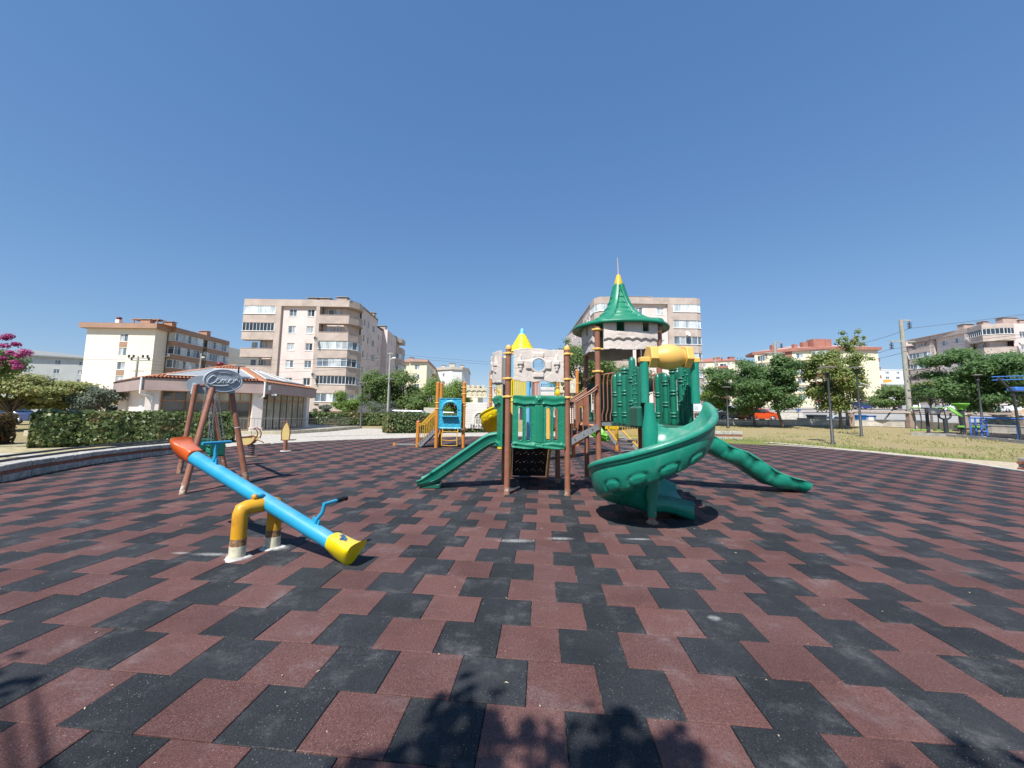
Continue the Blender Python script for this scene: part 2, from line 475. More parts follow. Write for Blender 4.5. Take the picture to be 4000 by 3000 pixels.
def tile_shape(mb, x, y, rz, w, dz=0.0, tilt=(0, 0)):
    h, c = w / 2, 0.004
    R = Matrix.Rotation(rz, 3, 'Z')
    vs = []
    for hh, z in ((h, -0.014), (h, -0.003), (h - c, 0.0)):
        for sx, sy in ((-1, -1), (1, -1), (1, 1), (-1, 1)):
            p = R @ Vector((sx * hh, sy * hh, z))
            vs.append((x + p.x, y + p.y, z + dz + (p.x * tilt[0] + p.y * tilt[1] if z > -0.01 else 0)))
    fs = [(0, 1, 5, 4), (1, 2, 6, 5), (2, 3, 7, 6), (3, 0, 4, 7), (4, 5, 9, 8), (5, 6, 10, 9), (6, 7, 11, 10), (7, 4, 8, 11), (8, 9, 10, 11)]
    mb.add(vs, fs)
def set_tone(me, vals):
    a = me.attributes.new('tone', 'FLOAT', 'FACE'); a.data.foreach_set('value', vals)
tiles = []
for j in range(-12, 66):
    for k in range(-36, 44):
        gx = k if j % 2 == 0 else k - 0.5
        x, y = grid_pt(gx + 0.5, j + 0.5)
        red = (k % 2 == 0)
        if inside(x, y) and y > -3: tiles.append((x, y, red))
def seen(t):
    q = Vector((t[0], t[1], 0)) - Vector((0, 0, EYE)); d = q.dot(_fw)
    if d < 0.4: return False
    px = PX0 + FOC * q.dot(_rt) / d; py = PY0 - FOC * q.dot(_up) / d
    return -100 < px < 4100 and py < 3150
vis = sorted([t for t in tiles if seen(t)], key=lambda t: t[0] ** 2 + t[1] ** 2)[:300]
visset = set(id(t) for t in vis)
variants = {}
for red in (True, False):
    for v in range(5):
        mb = MB(); tile_shape(mb, 0, 0, 0, TW - 0.0045)
        me = mb.mesh('tile', M_RED if red else M_BLK); set_tone(me, [0.1 + v * 0.2] * 9); variants[red, v] = me
for t in vis:
    o = inst('tile', variants[t[2], random.randrange(5)], floor, (t[0] + random.uniform(-.0016, .0016), t[1] + random.uniform(-.0016, .0016), random.uniform(-0.002, 0.002)), (random.uniform(-.006, .006), random.uniform(-.006, .006), YAW + random.uniform(-.005, .005)))
mb = {True: MB(), False: MB()}; tn = {True: [], False: []}
for t in tiles:
    if id(t) in visset: continue
    tile_shape(mb[t[2]], t[0], t[1], YAW, TW - 0.005, random.uniform(-0.0015, 0.0015), (random.uniform(-.003, .003), random.uniform(-.003, .003)))
    tn[t[2]] += [random.random()] * 9
both = MB(); both.v = mb[True].v + mb[False].v
n0 = len(mb[True].v); both.f = mb[True].f + [tuple(i + n0 for i in f) for f in mb[False].f]
both.m = [0] * len(mb[True].f) + [1] * len(mb[False].f); both.s = [False] * len(both.f)
o = both.build('far_tiles', [M_RED, M_BLK], floor); set_tone(o.data, tn[True] + tn[False]); tag(o, kind='stuff')

# ---- sheets laid on the terrain
def strip(name, L, R, m, dz=0.0, n=10, kind='structure', parent=None, smooth=True):
    mb = MB(); vs = []
    for a, b in zip(L, R):
        for i in range(n + 1):
            x = a[0] + (b[0] - a[0]) * i / n; y = a[1] + (b[1] - a[1]) * i / n
            vs.append((x, y, terrain(x, y) + dz))
    k = n + 1
    fs = [(i * k + j, i * k + j + 1, (i + 1) * k + j + 1, (i + 1) * k + j) for i in range(len(L) - 1) for j in range(n)]
    v0, v1, v2 = Vector(vs[0]), Vector(vs[1]), Vector(vs[k])
    if (v1 - v0).cross(v2 - v0).z < 0: fs = [f[::-1] for f in fs]
    mb.add(vs, fs, 0, smooth)
    return tag(mb.build(name, m, parent), kind=kind)
def densify(pts, step):
    out = []
    for a, b in zip(pts, pts[1:]):
        L = math.hypot(b[0] - a[0], b[1] - a[1]); k = max(1, int(L / step))
        for i in range(k): out.append((a[0] + (b[0] - a[0]) * i / k, a[1] + (b[1] - a[1]) * i / k))
    return out + [pts[-1]]
def offset(pts, d):
    out = []
    for i, p in enumerate(pts):
        a = pts[max(0, i - 1)]; b = pts[min(len(pts) - 1, i + 1)]
        dx, dy = b[0] - a[0], b[1] - a[1]; L = math.hypot(dx, dy) or 1
        out.append((p[0] - dy / L * d, p[1] + dx / L * d))
    return out
M_PAVE = mat('worn_paving', (0.47, 0.43, 0.37), 0.9, 0.22, 5, bump=0.6, bscale=24, dirt=(0.25, 0.22, 0.17), dirt_amt=0.5, dscale=1.6)
M_CONC = mat('light_concrete', (0.52, 0.49, 0.43), 0.9, 0.14, 4, bump=0.5, bscale=60, dirt=(0.28, 0.26, 0.22), dirt_amt=0.5)
M_GCONC = mat('grey_concrete', (0.34, 0.33, 0.31), 0.9, 0.16, 5, bump=0.5, bscale=60, dirt=(0.16, 0.15, 0.14), dirt_amt=0.45)
M_SAND = mat('sandy_soil', (0.46, 0.38, 0.27), 0.95, 0.2, 5, bump=0.7, bscale=26)
M_ASPH = mat('asphalt', (0.17, 0.165, 0.16), 0.9, 0.16, 2, bump=0.4, bscale=80)
M_WALK = mat('pavement_slabs', (0.36, 0.31, 0.27), 0.9, 0.15, 3)

ring = densify(EDGE[4:14], 1.0)             # left round to the back
out1 = offset(ring, 3.4)
strip('path', offset(ring, 0.16), out1, M_PAVE, 0.012, 6)
back_l = [(-12.5, 31), (-6, 34), (2, 36.5), (10, 36), (15, 33)]
# concrete kerb pieces round the back and right of the rubber
kerb = root('kerb', (6, 29, 0), 'pale concrete kerb curving round the far and right side of the rubber floor', 'kerb')
kp = densify(EDGE[7:22], 0.95)
for a, b in zip(kp, kp[1:]):
    L = math.hypot(b[0] - a[0], b[1] - a[1]); an = math.atan2(b[1] - a[1], b[0] - a[0])
    m = MB(); cx, cy = (a[0] + b[0]) / 2, (a[1] + b[1]) / 2
    m.box((cx, cy, -0.02 + random.uniform(-.006, .006)), (L - 0.012, 0.17, 0.10), an + random.uniform(-.01, .01), ch=0.008)
    m.build('kerb_stone', M_CONC, kerb)
# sandy strip where the lawn meets the rubber at the right
rr = densify([(15.9, 24.6), (17.3, 22.0), (17.9, 19.8), (18.0, 17.7), (17.8, 15.5), (16.9, 13.0), (17.2, 9), (18.8, 4)], 0.6)
wid = [0.25 + 0.25 * random.random() + 3.2 * sstep(18.5, 12, p[1]) for p in rr]
rout = [(p[0] + w, p[1] + 0.2 * w) for p, w in zip(rr, wid)]
strip('sand_strip', [(p[0] - 0.22, p[1]) for p in rr], rout, M_SAND, 0.014, 3)

# ---- low masonry walls beside the rubber
M_STONE = mat('rubble_stone', (0.42, 0.40, 0.36), 0.92, 0.25, 9, bump=0.9, bscale=22, dirt=(0.2, 0.18, 0.15), dirt_amt=0.5, dscale=3)
M_BRICK = mat('red_brick', (0.33, 0.13, 0.08), 0.9, 0.3, 12, bump=0.6, bscale=60)
M_MORT = mat('mortar', (0.38, 0.36, 0.32), 0.95, 0.2, 20, bump=0.6)
M_SLAB = mat('grey_slab', (0.30, 0.30, 0.30), 0.85, 0.18, 6, bump=0.3, bscale=50)
def low_wall(name, label, pts, h, w=0.32, rail=False):
    rt = root(name, (pts[0][0], pts[0][1], 0), label, 'wall')
    d = densify(pts, 0.55)
    core = MB(); o = offset(d, w); 
    for i in range(len(d) - 1):
        core.prism([offset(d, 0.02)[i], offset(d, 0.02)[i + 1], offset(d, w - 0.02)[i + 1], offset(d, w - 0.02)[i]], -0.02, h - 0.03)
    core.build('core', M_MORT, rt)
    def course(nm, z0, z1, step, proud, m, jit):
        q = densify(pts, step)
        for a, b in zip(q, q[1:]):
            L = math.hypot(b[0] - a[0], b[1] - a[1]); an = math.atan2(b[1] - a[1], b[0] - a[0])
            nx, ny = -math.sin(an), math.cos(an); off = w / 2
            mm = MB(); dd = w + 2 * proud + random.uniform(-jit, jit)
            mm.box(((a[0] + b[0]) / 2 + nx * off, (a[1] + b[1]) / 2 + ny * off, (z0 + z1) / 2 + random.uniform(-jit, jit) * 0.2), (L - 0.012, dd, z1 - z0 - 0.008), an + random.uniform(-.02, .02) * (jit > 0.01), ch=0.012 if jit > 0.01 else 0.004)
            mm.build(nm, m, rt)
    course('stone', 0.0, h * 0.42, 0.48, 0.012, M_STONE, 0.02)
    course('brick', h * 0.42, h * 0.53, 0.22, 0.0, M_BRICK, 0.006)
    course('brick', h * 0.53, h * 0.64, 0.225, 0.0, M_BRICK, 0.006)
    course('coping_stone', h * 0.64, h, 0.62, 0.02, M_STONE, 0.03)
    if rail:
        q = offset(densify(pts, 0.9), w + 0.22)
        for zz, r_ in ((h + 0.01, 0.032), (h + 0.085, 0.028)):
            m = MB(); m.tube([(x, y, zz) for x, y in offset(densify(pts, 0.9), w + 0.12 + (0.16 if zz > h + .05 else 0))], r_, 8); m.build('pipe', mat('dark_pipe', (0.05, 0.055, 0.065), 0.5), rt)
    return rt
low_wall('garden_wall', 'low curved wall of rubble stone and brick with dark pipes along its top, left of the seesaw', [(-10.2, 2), (-10.3, 6), (-10.4, 8.7), (-10.8, 9.6), (-11.35, 11.5), (-11.5, 13.2), (-11.5, 15.6)], 0.36, rail=True)
bw0, bw1 = on(2901, 1722), on(2600, 1718)
low_wall('planter_wall', 'low concrete and brick wall with grey coping at the edge of the rubber behind the spiral slide', [(bw1.x, bw1.y), (bw0.x, bw0.y)], 0.62)
pr = on(4020, 1842)
rt = root('brick_pier', (pr.x, pr.y, 0), 'stub of dark brick wall cut by the right edge of the picture', 'wall')
for k in range(4):
    for i in range(4):
        m = MB(); m.box((pr.x + 0.12 + i * 0.25 + (k % 2) * 0.05, pr.y + 0.15, 0.05 + k * 0.1), (0.235, 0.3, 0.09), ch=0.008); m.build('brick', M_BRICK if k % 2 == 0 else M_GCONC, rt)
# dry verge between the left wall and the hedge
v = densify([(-11.0, 2), (-11.1, 8.7), (-12.0, 11.5), (-12.1, 15.6), (-12, 17.5)], 1.0)
strip('verge', offset(v, 0.3), [(x - 9, y + 0.6) for x, y in v], mat('dry_verge', (0.40, 0.34, 0.20), 0.95, 0.3, 4, dirt=(0.13, 0.16, 0.05), dirt_amt=0.8, dscale=0.8, bump=0.6, bscale=20), 0.006, 8)
strip('footway', [(-30, 10.6), (-20, 12.2), (-14.2, 13.0)], [(-30, 12.4), (-20, 13.6), (-14.6, 13.9)], M_PAVE, 0.02, 3)
# forecourt of the pavilion and street beyond the hedges
strip('forecourt', [(-12.3, 15.9), (-14.5, 20.5), (-11, 25.5), (-7.5, 28.5), (-2, 31.3), (6, 32.8)], [(-17, 18.5), (-21, 24), (-19, 32), (-12.2, 38), (-3, 35.5), (6, 35)], M_PAVE, 0.008, 8)
# street running across the slope at the right, and its pavements
def street(name, off0, off1, m, dz):
    A = []; B = []
    for i in range(40):
        x = -20 + i * 9.0
        yc = 62 + 0.12 * (x - 20)
        A.append((x, yc + off0)); B.append((x, yc + off1))
    strip(name, A, B, m, dz, 3)

# ================================================================== FOLIAGE
def leaves(centers, radii, n, size, up=0.35, shell=0.55, flat=1.0, seed=0):
    """numpy leaf cloud: n quads spread in ellipsoid clumps"""
    rg = np.random.default_rng(seed)
    C = np.array(centers, float); Rr = np.array(radii, float)
    if Rr.ndim == 1: Rr = np.stack([Rr, Rr, Rr * flat], 1)
    w = Rr.prod(1) ** 0.72; idx = rg.choice(len(C), n, p=w / w.sum())
    d = rg.normal(size=(n, 3)); d /= np.linalg.norm(d, axis=1)[:, None]
    rad = np.abs(rg.normal(0.66, 0.27, n)) if shell < 0.5 else shell + (1.1 - shell) * rg.random(n) ** 0.7
    P = C[idx] + d * Rr[idx] * rad[:, None]
    nrm = d * 0.75 + rg.normal(size=(n, 3)) * 0.42 + np.array([-0.12, -0.3, up + 0.2]); nrm /= np.linalg.norm(nrm, axis=1)[:, None]
    return P, nrm, rg
def leaf_mesh(name, P, N, rg, size, m, aspect=1.7, parent=None, kind='stuff', off=None, tone=None):
    n = len(P)
    a = np.cross(N, rg.normal(size=(n, 3))); a /= np.linalg.norm(a, axis=1)[:, None] + 1e-9
    b = np.cross(N, a); s = size * (0.6 + 0.8 * rg.random(n))[:, None]
    A = a * s * 0.5 * aspect; B = b * s * 0.5; up = N * s * 0.18
    V = np.empty((n, 4, 3)); V[:, 0] = P - A; V[:, 1] = P - B + up; V[:, 2] = P + A; V[:, 3] = P + B + up
    if off is not None: V -= np.array(off)
    me = bpy.data.meshes.new(name)
    me.vertices.add(4 * n); me.vertices.foreach_set('co', V.reshape(-1))
    me.loops.add(4 * n); me.loops.foreach_set('vertex_index', np.arange(4 * n, dtype=np.int32))
    me.polygons.add(n); me.polygons.foreach_set('loop_start', np.arange(0, 4 * n, 4, dtype=np.int32))
    me.polygons.foreach_set('loop_total', np.full(n, 4, dtype=np.int32))
    me.update(calc_edges=True); me.materials.append(m)
    t = me.attributes.new('tone', 'FLOAT', 'FACE'); t.data.foreach_set('value', (rg.random(n) if tone is None else tone).astype(np.float32))
    o = bpy.data.objects.new(name, me); COL.objects.link(o)
    if parent: o.parent = parent
    return o
L_DARK = leaf_mat('leaf_dark', (0.05, 0.115, 0.038), (0.155, 0.255, 0.085), trans=0.42)
L_MID = leaf_mat('leaf_mid', (0.065, 0.125, 0.036), (0.20, 0.28, 0.09), trans=0.42)
L_BRIGHT = leaf_mat('leaf_bright', (0.085, 0.165, 0.032), (0.25, 0.35, 0.08), trans=0.4)
L_OLIVE = leaf_mat('leaf_olive', (0.15, 0.18, 0.06), (0.38, 0.40, 0.14), (0.38, 0.25, 0.11))
L_GREY = leaf_mat('leaf_grey', (0.085, 0.11, 0.075), (0.19, 0.225, 0.165))
L_HEDGE = leaf_mat('leaf_hedge', (0.04, 0.085, 0.025), (0.22, 0.27, 0.10), (0.24, 0.14, 0.06), trans=0.25, rough=0.4)
L_PLANE = leaf_mat('leaf_plane', (0.09, 0.145, 0.035), (0.27, 0.32, 0.09), (0.32, 0.26, 0.10))
L_PINK = leaf_mat('blossom', (0.28, 0.028, 0.13), (0.50, 0.10, 0.29))
M_BARK = mat('bark', (0.15, 0.12, 0.09), 0.95, 0.3, 8, bump=0.9, bscale=18)
M_BARK2 = mat('pale_bark', (0.27, 0.24, 0.19), 0.95, 0.3, 6, bump=0.8, bscale=18)

def tree(label, base, crown_c, crown_r, n, size, m, trunk_r=0.13, clumps=16, lean=None, bark=None, seed=1, name='tree', forks=1, flat=0.8, cr=0.36, shell=0.35, group=None, aspect=1.7, extra=None):
    """trunk with limbs running to leaf clumps spread through an uneven crown"""
    rg = random.Random(seed)
    rt = root(name, base, label, 'tree', group)
    base = Vector(base); cc = Vector(crown_c); cr3 = Vector(crown_r) * 1.06
    cs, rs = [], []
    clumps = int(clumps * 1.5)
    for i in range(clumps):
        for _ in range(50):
            u = Vector((rg.uniform(-1, 1), rg.uniform(-1, 1), rg.uniform(-1, 1)))
            if 0.2 < u.length < 0.92: break
        p = cc + Vector((u.x * cr3.x, u.y * cr3.y, u.z * cr3.z))
        cs.append(p); k = rg.uniform(0.55, 1.2) * cr
        rs.append((cr3.x * k, cr3.y * k, cr3.z * k * flat))
    if extra:
        for p, r_ in extra: cs.append(Vector(p)); rs.append((r_, r_, r_ * flat))
    n = int(n * 2.0); size *= 0.64
    P, N, r2 = leaves([tuple(c) for c in cs], rs, n, size, shell=shell * 0.6, seed=seed)
    leaf_mesh('crown', P, N, r2, size, m, parent=rt, off=tuple(base), aspect=aspect)
    tk = MB()
    fork_pt = base.lerp(cc, 0.42) if lean is None else Vector(lean)
    for f in range(forks):
        dx = (f - (forks - 1) / 2) * trunk_r * 2.2
        b0 = base + Vector((dx, 0, -0.2)); m1 = b0.lerp(fork_pt, 0.5) + Vector((rg.uniform(-.1, .1), rg.uniform(-.1, .1), 0)) * trunk_r * 4 + Vector((dx, 0, 0))
        fp = fork_pt + Vector((dx * 2, 0, rg.uniform(-.1, .1)))
        top = cc + Vector((dx * 3, 0, cr3.z * 0.55))
        tk.tube([b0, m1, fp, fp.lerp(top, 0.5) + Vector((rg.uniform(-.2, .2), rg.uniform(-.2, .2), 0)), top], [trunk_r * 1.15, trunk_r * 0.92, trunk_r * 0.78, trunk_r * 0.45, trunk_r * 0.12], 9)
    for c in cs[:26]:
        a = fork_pt.lerp(cc, rg.uniform(0, 0.55)); mid = a.lerp(c, 0.55) + Vector((0, 0, 0.12 * cr3.z))
        tk.tube([a, mid, c], [trunk_r * 0.42, trunk_r * 0.26, trunk_r * 0.06], 6, cap=False)
    tk.build('trunk', bark or M_BARK, rt)
    return rt
def hedge(label, pts, h, w, n, size=0.07, seed=3, m=None, top_warm=True):
    """clipped hedge: dark woody core, leaf shell; pts = front line, body lies behind it (to the left of travel)"""
    rt = root('hedge', (pts[0][0], pts[0][1], terrain(*pts[0][:2])), label, 'hedge')
    rg = np.random.default_rng(seed)
    off = offset(pts, w)
    seg = []; 
    for i in range(len(pts) - 1): seg.append(math.dist(pts[i], pts[i + 1]))
    core = MB()
    pin, pout = offset(pts, 0.12), offset(pts, w - 0.12)
    for i in range(len(pts) - 1):
        q = [pin[i], pin[i + 1], pout[i + 1], pout[i]]
        core.prism(q, [terrain(*p) - 0.05 for p in q], [terrain(*p) + h - 0.12 for p in q])
    core.build('core', mat('hedge_core', (0.018, 0.024, 0.010), 0.95, 0.4, 10), rt)
    P = []; N = []
    tot = sum(seg)
    ar_f, ar_t, ar_e = h * tot, w * tot, h * w
    for i in range(n):
        k = rg.random() * (2 * ar_f + ar_t + 2 * ar_e)
        si = rg.choice(len(seg), p=np.array(seg) / tot); u = rg.random()
        def lerp2(A): return np.array(A[si]) * (1 - u) + np.array(A[si + 1]) * u
        f, b = lerp2(pts), lerp2(off); nv = (f - b) / (np.linalg.norm(f - b) + 1e-6)
        bulge = 0.07 * math.sin(u * 9 + si * 2.1) + rg.normal() * 0.035
        if k < ar_f: z = rg.random() ** 0.9 * h; p = f + nv * (bulge - 0.10 * (z / h < 0.12)); n3 = (nv[0], nv[1], 0.15)
        elif k < 2 * ar_f: z = rg.random() * h; p = b - nv * bulge; n3 = (-nv[0], -nv[1], 0.15)
        elif k < 2 * ar_f + ar_t: z = h + rg.normal() * 0.045 + 0.03 * math.sin(u * 13 + si); p = f + (b - f) * rg.random(); n3 = (0, 0, 1)
        else:
            e = rg.random() < 0.5; A = pts[0] if e else pts[-1]; B = off[0] if e else off[-1]; t = rg.random()
            p = np.array(A) * (1 - t) + np.array(B) * t; q = np.array(pts[1]) - np.array(pts[0]) if e else np.array(pts[-2]) - np.array(pts[-1]); q = q / np.linalg.norm(q)
            p = p - q * (0.03 + 0.06 * rg.random()); z = rg.random() * h; n3 = (-q[0], -q[1], 0.2)
        P.append((p[0], p[1], z + terrain(p[0], p[1]))); N.append(n3)
    P = np.array(P); N = np.array(N) + rg.normal(size=(len(P), 3)) * 0.55; N /= np.linalg.norm(N, axis=1)[:, None]
    P += N * 0.01
    leaf_mesh('foliage', P, N, rg, size, m or L_HEDGE, 1.5, rt, off=tuple(rt.location))
    return rt

# hedges
def xy(v): return (v.x, v.y)
h1a, h1b = on(118, 1752), on(905, 1730)
hedge('big clipped hedge behind the curved garden wall, left of the swing', [xy(h1a), xy(h1a.lerp(h1b, .35)), xy(h1a.lerp(h1b, .7)), xy(h1b)], 1.32, 1.5, 15000, 0.105, 3)
a = on(-330, 1742); b = on(-70, 1742)
hedge('end of a rust tinged hedge cut by the left edge of the picture', [xy(a), xy(b)], 1.22, 1.2, 2600, 0.085, 4, leaf_mat('leaf_rust', (0.06, 0.07, 0.02), (0.20, 0.13, 0.05), (0.26, 0.10, 0.04)))
a = on(1518, 1694); b = on(2010, 1689)
hedge('thick clipped hedge behind the stairs of the orange playset', [xy(a), xy(b)], 1.42, 2.0, 9000, 0.10, 5)
a = on(1195, 1662); b = on(1560, 1663)
hedge('long hedge between the pavilion and the street lamp', [xy(a), xy(b)], 1.28, 1.4, 7000, 0.13, 6)
a = on(2180, 1684); b = on(2420, 1682)
hedge('low hedge glimpsed under the stairs of the brown playset', [xy(a), xy(b)], 1.0, 1.3, 2200, 0.12, 8)

# trees: left
def crown(px, py0, py1, y, hw):
    t = at(px, py0, y); b_ = at(px, py1, y); w = abs(at(px + hw, py0, y).x - t.x)
    return (t.x, y, (t.z + b_.z) / 2), (w, w, (t.z - b_.z) / 2)
def ptree(label, px, py_top, py_bot, hw, y, n, size, m, trunk_px=None, **kw):
    c, r = crown(px, py_top, py_bot, y, hw)
    bx = at(trunk_px if trunk_px is not None else px, 1620, y).x
    return tree(label, (bx, y, terrain(bx, y)), c, r, n, size, m, **kw)
ptree('wide olive green tree with rust tinged leaves over the left hedge', 250, 1492, 1600, 175, 31, 9000, 0.17, L_OLIVE, trunk_px=250, trunk_r=0.12, seed=11, clumps=24, cr=0.34)
ptree('rust tinged tree at the left edge behind the hedge', 40, 1468, 1602, 170, 27, 8000, 0.17, L_OLIVE, trunk_px=60, trunk_r=0.13, seed=12, clumps=22)
ptree('silvery olive tree in front of the cream apartment block', 395, 1502, 1612, 85, 30, 4200, 0.13, L_GREY, trunk_px=355, trunk_r=0.07, seed=13, clumps=16, aspect=2.6, forks=2, shell=0.2)
# magenta crape myrtle at the left edge
c, r = crown(-40, 1300, 1440, 15, 125)
tr = tree('crape myrtle with magenta blossom reaching in at the left edge', (-20.2, 15.6, 0), (c[0], c[1], c[2] - 0.2), (r[0], r[1], r[2] + 0.2), 2600, 0.10, L_MID, trunk_r=0.06, seed=14, clumps=14, forks=3, shell=0.2)
cl = [at(px, py, 15) for px, py in ((20, 1320), (62, 1345), (95, 1372), (40, 1378), (8, 1400), (75, 1388), (15, 1350), (60, 1415), (-30, 1330), (-60, 1390), (-10, 1425), (70, 1432), (38, 1312), (105, 1378))]
P, N, r2 = leaves([tuple(p) for p in cl], [(0.17, 0.17, 0.10)] * len(cl), 3000, 0.045, shell=0.1, seed=15)
leaf_mesh('blossom', P, N, r2, 0.05, L_PINK, 1.2, tr, off=tuple(tr.location))
# middle left
ptree('small round bright green tree by the pink block', 1362, 1530, 1612, 52, 50, 4200, 0.16, L_BRIGHT, trunk_r=0.10, seed=16, clumps=12, cr=0.45, forks=2)
ptree('tall dark tree in front of the right corner of the pink block', 1470, 1448, 1615, 80, 56, 6500, 0.22, L_MID, trunk_r=0.16, seed=17, clumps=24)
ptree('tall dark tree just right of the concrete pole', 1580, 1450, 1618, 75, 58, 6500, 0.22, L_MID, trunk_r=0.16, seed=18, clumps=24)
ptree('grey green bush below the tall dark trees', 1500, 1560, 1635, 60, 50, 2400, 0.15, L_GREY, trunk_r=0.08, seed=181, clumps=12)
ptree('low bushy tree between the pole and the bright green conifer', 1660, 1545, 1625, 62, 52, 3600, 0.18, L_MID, trunk_r=0.10, seed=19, clumps=14)
ptree('thin loose tree in front of the yellow block', 1625, 1495, 1600, 45, 60, 1700, 0.18, L_BRIGHT, trunk_r=0.08, seed=20, clumps=14, shell=0.1)
ptree('dense rounded bright green tree behind the blue panel', 1758, 1450, 1640, 72, 48, 9500, 0.15, L_BRIGHT, trunk_r=0.15, seed=21, clumps=14, cr=0.5, shell=0.6)
ptree('second dense bright tree touching the rounded one', 1700, 1492, 1622, 50, 50, 5000, 0.15, L_BRIGHT, trunk_r=0.12, seed=22, clumps=12, cr=0.5, shell=0.6)
ptree('low shrub by the pavilion corner', 1262, 1572, 1622, 38, 46, 1500, 0.10, L_GREY, trunk_r=0.05, seed=23, clumps=8)
ptree('leafy tree between the two playset towers', 2268, 1345, 1560, 120, 38, 12000, 0.17, L_MID, trunk_r=0.15, seed=24, clumps=30, extra=[(at(2215, 1335, 38), 0.5), (at(2225, 1372, 38), 0.7)])
ptree('tree behind the brown handrail of the upper deck', 2450, 1395, 1580, 120, 40, 9000, 0.17, L_MID, trunk_r=0.15, seed=25, clumps=24)
ptree('small shrub beyond the left panel gap', 1880, 1590, 1640, 60, 44, 2600, 0.13, L_MID, trunk_r=0.06, seed=26, clumps=8)
# right
ptree('bright green young tree beside the pink block base', 2790, 1515, 1602, 48, 44, 4200, 0.14, L_BRIGHT, trunk_px=2798, trunk_r=0.07, seed=31, clumps=12, cr=0.45)
ptree('feathery dark tree with a straight thin trunk behind the parked cars', 2880, 1405, 1610, 125, 40, 9500, 0.17, L_DARK, trunk_px=2948, trunk_r=0.11, seed=32, clumps=30, aspect=2.4, flat=0.55, lean=tuple(at(2935, 1590, 40)))
ptree('feathery dark tree leaning left beside the concrete pole', 3030, 1392, 1600, 88, 38, 9500, 0.17, L_DARK, trunk_px=3057, trunk_r=0.13, seed=33, clumps=26, aspect=2.4, flat=0.55, lean=tuple(at(3022, 1560, 38)))
ptree('tall ragged plane tree behind the nearest lamp post', 3262, 1365, 1600, 108, 36, 10500, 0.18, L_PLANE, trunk_px=3280, trunk_r=0.13, seed=34, clumps=34, cr=0.28, extra=[(at(3290, 1300, 36), 0.28), (at(3350, 1295, 36), 0.3), (at(3335, 1335, 36), 0.45), (at(3295, 1345, 36), 0.5), (at(3365, 1345, 36), 0.3), (at(3400, 1400, 36), 0.3), (at(3260, 1380, 36), 0.5), (at(3300, 1322, 36), 0.3), (at(3345, 1318, 36), 0.32), (at(3320, 1362, 36), 0.5), (at(3375, 1320, 36), 0.22), (at(3275, 1330, 36), 0.25)])
ptree('low spreading tree right of the solar lamp post', 3510, 1502, 1592, 95, 46, 6500, 0.17, L_MID, trunk_px=3440, trunk_r=0.08, seed=35, clumps=22, aspect=2.2, flat=0.6, lean=tuple(at(3500, 1585, 46)))
ptree('slim bare stemmed tree beside the big concrete pole', 3625, 1470, 1560, 60, 42, 1500, 0.15, L_PLANE, trunk_px=3637, trunk_r=0.10, seed=36, clumps=14, shell=0.1)
ptree('broad acacia leaning over the exercise machines', 3800, 1358, 1600, 165, 34, 17000, 0.16, L_DARK, trunk_px=3917, trunk_r=0.17, seed=37, clumps=40, aspect=2.4, flat=0.5, lean=tuple(at(3838, 1560, 34)), bark=M_BARK2)
ptree('paler tree at the right edge of the picture', 3960, 1405, 1580, 95, 37, 7000, 0.17, L_PLANE, trunk_px=4060, trunk_r=0.14, seed=38, clumps=24, flat=0.6)
ptree('tiny round street tree with yellowing leaves near the bus stop', 3400, 1553, 1572, 17, 74, 500, 0.15, L_PLANE, trunk_r=0.05, seed=39, clumps=6)
ptree('tiny round street tree by the red banded block', 3120, 1553, 1573, 18, 82, 500, 0.15, L_PLANE, trunk_r=0.05, seed=40, clumps=6)
ptree('yellow green shrub in front of the right pink block', 3862, 1562, 1592, 30, 60, 1200, 0.13, L_BRIGHT, trunk_r=0.05, seed=41, clumps=7)

# ================================================================== BUILDINGS
M_PINK = mat('pink_render', (0.70, 0.60, 0.565), 0.9, 0.05, 0.5, bump=0.2, bscale=60, dirt=(0.42, 0.34, 0.31), dirt_amt=0.35, dscale=0.3)
M_TAUPE = mat('taupe_render', (0.49, 0.405, 0.355), 0.9, 0.10, 0.7, bump=0.2, bscale=60, dirt=(0.26, 0.22, 0.19), dirt_amt=0.5, dscale=0.5)
M_CREAM = mat('cream_render', (0.84, 0.755, 0.61), 0.9, 0.04, 0.5, dirt=(0.6, 0.52, 0.42), dirt_amt=0.3, dscale=0.25)
M_BROWN = mat('brown_render', (0.38, 0.235, 0.165), 0.9, 0.08, 0.6)
M_WHITE = mat('white_paint', (0.74, 0.73, 0.70), 0.6, 0.04, 2)
M_PVC = mat('white_plastic_frame', (0.80, 0.80, 0.78), 0.4, 0.02, 2)
M_GREYW = mat('grey_render', (0.50, 0.51, 0.48), 0.9, 0.06, 0.5)
M_YEL = mat('pale_yellow_render', (0.80, 0.74, 0.53), 0.9, 0.04, 0.5)
M_REDR = mat('terracotta_render', (0.38, 0.165, 0.125), 0.9, 0.08, 0.6)
M_SALM = mat('salmon_roof', (0.48, 0.30, 0.25), 0.9, 0.08, 0.6)
M_TILE = mat('clay_tiles', (0.50, 0.22, 0.12), 0.85, 0.25, 7, bump=0.3)
M_DARKM = mat('dark_metal', (0.045, 0.045, 0.05), 0.5, 0.1, 5)
M_CHIM = mat('chimney_render', (0.44, 0.34, 0.30), 0.9, 0.12, 2)
M_ROOFF = mat('flat_roof', (0.30, 0.28, 0.26), 0.95, 0.15, 0.6)
G_DARK = glass_mat('dark_glass', (0.035, 0.045, 0.06))
G_MID = glass_mat('blue_glass', (0.15, 0.19, 0.23))
G_CUR = glass_mat('curtained_glass', (0.46, 0.50, 0.52), 0.12)
G_WHI = glass_mat('white_blind_glass', (0.62, 0.70, 0.73), 0.12)
